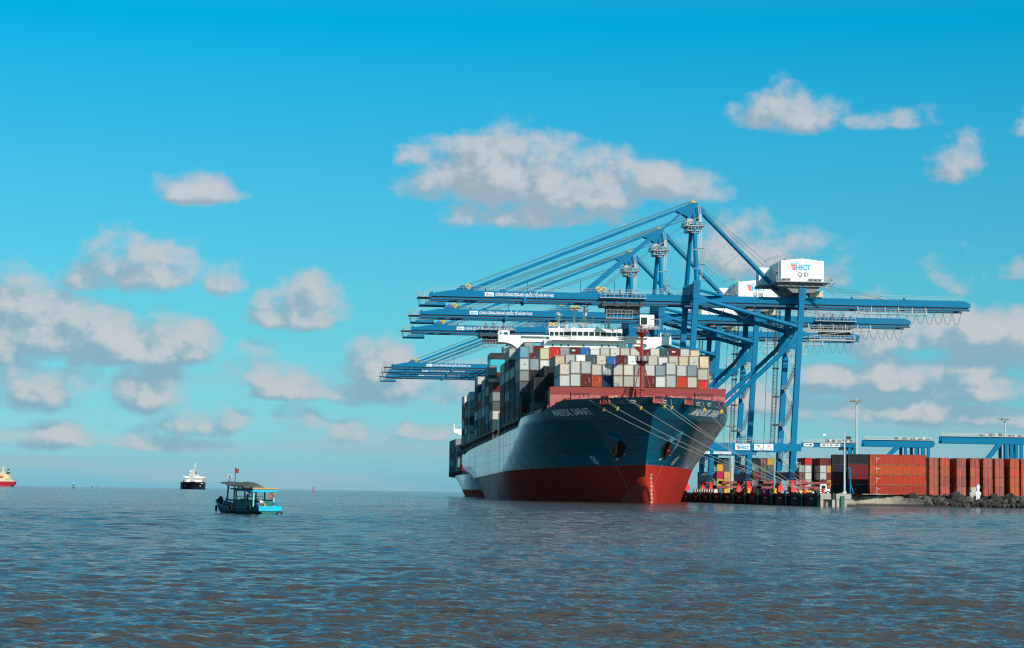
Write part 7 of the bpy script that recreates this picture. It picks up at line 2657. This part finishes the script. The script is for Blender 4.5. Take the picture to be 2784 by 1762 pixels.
# ------------------------------------------------------------------ far ships and buoys
def build_far():
    k = 2570 / 5460
    M = Matrix.Translation(((533 - 1392) * k, 2570, 0)) @ Matrix.Rotation(R(8.3), 4, 'Z')
    t = thing('bulk_carrier', 'far navy-hulled bulk carrier with white bridge, bow on, near the horizon', 'ship', M)
    NAVY = mat('hull_navy', (0.012, 0.022, 0.04), 0.45)
    h = Hull(half=15.8, end=165.0, boot=-0.6, deck=6.6, fc=9.3)
    h.top = lambda s: 9.3 if s < 6 else (lerp(9.3, 6.8, (s - 6) / 10) if s < 16 else 6.8)
    h.sf = lambda z: 14.0
    global HULL_BLUE
    keep = HULL_BLUE
    HULL_BLUE = NAVY
    h.build(t)
    HULL_BLUE = keep
    W = mat('far_white', (0.70, 0.68, 0.64), 0.5, var=0.04)
    G = mat('crane_pale', (0.42, 0.42, 0.40), 0.5)
    MB().box((-10.2, 132, 5), (10.2, 146, 14.4)).build('deckhouse', W, t)
    MB().prism([(-14.5, 17.6), (14.5, 17.0), (14.5, 16.2), (10.2, 14.4), (-10.2, 14.4), (-14.5, 16.8)], 1, 130, 135).build('bridge_wing', W, t)
    wh = MB().box((-5.5, 131, 17), (6.0, 142, 19.6)).build('wheelhouse', W, t)
    for x in (1.4, 2.6, 3.8):
        MB().box((x, 130.9, 18.0), (x + 0.9, 131.0, 18.8)).build('window', GLASS, wh)
    MB().tube((0.8, 140, 19.6), (0.8, 140, 35), 0.35, 6).bar((-1, 140, 31), (2.6, 140, 31), 0.5).bar((0.8, 140, 33), (0.8, 140, 34.4), 1.0).build('mast', W, t)
    MB().lathe((1.6, 150, 18), [(1.1, 0), (1.1, 5), (0.8, 6)], 10).build('funnel', DARK, t)
    for y in (30, 85):
        c = MB()
        c.box((-4.2, y, 6), (1.0, y + 4, 25.2))
        c.build('deck_crane', G, t)
        MB().box((-4.8, y - 6, 22.0), (-3.2, y + 3, 24.2)).bar((-4.6, y, 22), (-4.6, y - 26, 13.0), 0.7).build('jib', W, t)
    for x, m in ((-14.6, mat('far_pink', (0.42, 0.30, 0.30), 0.6)), (13.6, mat('far_brown', (0.36, 0.19, 0.14), 0.6))):
        MB().box((x - 1.4, 100, 6.0), (x + 1.6, 112, 13.2)).build('crane_grab', m, t)
    lb = MB().lathe((13.6, 120, 13.4), [(0.3, -3.0), (1.3, -2.4), (1.4, 2.4), (0.3, 3.0)], 10, axis=1).build('lifeboat', ORANGE, t)
    MB().box((-3.2, -22.3, 9.2), (3.0, -16, 9.9)).build('forecastle_rail', DARK, t)
    mb = MB()
    for i in range(6):
        p = h.on(1, -12.0 + 0.55 * i, 7.6, 0.1)
        mb.box((p.x - 0.25, p.y - 0.4, 7.3), (p.x + 0.25, p.y + 0.1, 8.0))
    mb.build('name_lettering', WPRINT, t)['kind'] = 'stuff'
    mb = MB()
    for s_ in (-1, 1):
        p = h.on(s_, -9.0, 4.6, 0.3)
        mb2 = MB().box((p.x - 0.6, p.y - 0.6, 3.4), (p.x + 0.6, p.y + 0.4, 5.6))
        mb2.build('anchor', mat('anchor_grey', (0.32, 0.30, 0.30), 0.7), t)

    # ship at the left edge, stern showing
    k = 2730 / 5460
    M = Matrix.Translation(((45 - 1392) * k - 127, 2730, 0)) @ Matrix.Rotation(R(-90), 4, 'Z')
    t = thing('cargo_ship', 'far red-hulled cargo ship with cream superstructure at the left edge', 'ship', M)
    h = Hull(half=10.0, end=130.0, boot=1.3, deck=7.2, fc=9.0)
    h.top = lambda s: 9.0 if s < 8 else (lerp(9.0, 7.0, (s - 8) / 8) if s < 16 else 7.0)
    h.sf = lambda z: 30.0
    h.send = lambda z: 130.0 if z > 3 else 126.0 + z
    HULL_BLUE = mat('hull_crimson', (0.46, 0.018, 0.035), 0.5, var=0.1, vscale=0.1)
    h.build(t)
    HULL_BLUE = keep
    CR = mat('far_cream', (0.66, 0.52, 0.33), 0.6, var=0.06)
    for x0, x1, z0, z1, w in ((94, 129, 7.0, 8.6, 8.5), (98, 123.5, 8.6, 12.4, 8.0), (96, 117.5, 12.4, 18.8, 7.5), (117.5, 123, 12.4, 16.6, 5)):
        MB().box((-w, x0, z0), (w, x1, z1)).build('deckhouse', CR, t)
    for z in (13.8, 16.4):
        for q in range(5):
            MB().box((7.5, 98.5 + q * 3, z), (7.6, 99.6 + q * 3, z + 0.9)).build('window', GLASS, t)
    MB().lathe((7.9, 113.0, 13.4), [(0.4, -3.4), (1.4, -2.6), (1.5, 2.6), (0.4, 3.4)], 10, axis=1).build('lifeboat', ORANGE, t)
    f = MB().lathe((0, 120.8, 16.6), [(1.7, 0), (1.7, 6.6), (1.2, 7.4)], 12).build('funnel', DARK, t)
    MB().lathe((0, 120.8, 20.6), [(1.75, 0), (1.75, 0.9)], 12).build('funnel_band', WPRINT, f)
    MB().prism([(112.0, 18.8), (115.6, 18.8), (114.8, 24.5), (114.6, 26.5), (113.0, 26.5), (112.8, 24.5)], 0, -1, 1).bar((0, 110.8, 25.6), (0, 116.8, 25.6), 0.8).bar((0, 111.8, 26.5), (0, 111.6, 28.5), 0.35).bar((0, 115.6, 26.5), (0, 116.0, 28.5), 0.35).build('mast', mat('far_salmon', (0.66, 0.40, 0.28), 0.6), t)
    mb = MB()
    mb.rail([(8.4, 119, 8.6), (8.4, 129, 8.0)], 1.4, 2.0, 0.2)
    mb.build('stern_railing', CR, t)

    def buoy(px_, Y, h_, c, lab):
        m = mat('buoy_' + c, {'green': (0.01, 0.14, 0.06), 'red': (0.50, 0.02, 0.03), 'grey': (0.16, 0.22, 0.22)}[c], 0.5)
        b_ = thing('buoy', lab, 'buoy', TM((px_ - 1392) / 5460 * Y, Y, 0), 'buoys on the horizon')
        MB().lathe((0, 0, -0.4), [(0.5 * h_ * 0.35, 0), (h_ * 0.22, 0.3), (h_ * 0.22, 0.25 * h_), (h_ * 0.16, 0.30 * h_)], 12).build('float', m, b_)
        mb = MB()
        for q in range(4):
            a = q * math.pi / 2 + 0.4
            mb.bar((h_ * 0.15 * math.cos(a), h_ * 0.15 * math.sin(a), 0.2 * h_), (h_ * 0.05 * math.cos(a), h_ * 0.05 * math.sin(a), 0.8 * h_), h_ * 0.035)
        mb.lathe((0, 0, 0.42 * h_), [(h_ * 0.12, 0), (h_ * 0.09, 0.2 * h_)], 8)
        mb.build('tower', m, b_)
        MB().lathe((0, 0, 0.8 * h_), [(h_ * 0.05, 0), (h_ * 0.08, 0.03 * h_), (h_ * 0.08, 0.13 * h_), (0.02, 0.2 * h_)], 8).build('lantern', WPRINT if c == 'green' else m, b_)
    buoy(210, 1800, 5.2, 'green', 'green buoy right of the far red ship')
    buoy(260.5, 2600, 4.6, 'green', 'smaller green buoy between the far ships')
    buoy(271.5, 3200, 4.0, 'grey', 'faint thin buoy just right of the smaller green buoy')
    buoy(280, 3300, 5.0, 'grey', 'faint thin buoy farthest right of the four at left')
    buoy(860, 1500, 4.2, 'red', 'small red buoy on the horizon right of the river boat')
    # leaves and sticks adrift
    for px_, py_, c, lab, nm in ((591, 1541, (0.10, 0.045, 0.02), 'brown floating stick on the water below the boat', 'driftwood'), (1217, 1505, (0.07, 0.03, 0.02), 'dark floating stick in the middle of the water', 'driftwood'),
                                 (1936, 1524, (0.35, 0.42, 0.05), 'yellow-green floating leaf cluster right of the middle', 'floating_plant')):
        y0 = 1319 + 0.0135 * px_
        Y = 2.1 * 5460 / (py_ - y0)
        mb = MB()
        for q in range(5):
            a = q * 1.3
            mb.bar((0, 0, 0.03), (0.16 * math.cos(a) * (2 if nm == 'driftwood' and q < 2 else 1), 0.12 * math.sin(a), 0.05), 0.05, 0.02, w1=0.03)
        o = mb.build(nm, mat('drift_' + str(px_), c, 0.7), None, (( px_ - 1392) / 5460 * Y, Y, 0.04))
        tag(o, lab, 'plant' if nm == 'floating_plant' else 'driftwood')


build_far()
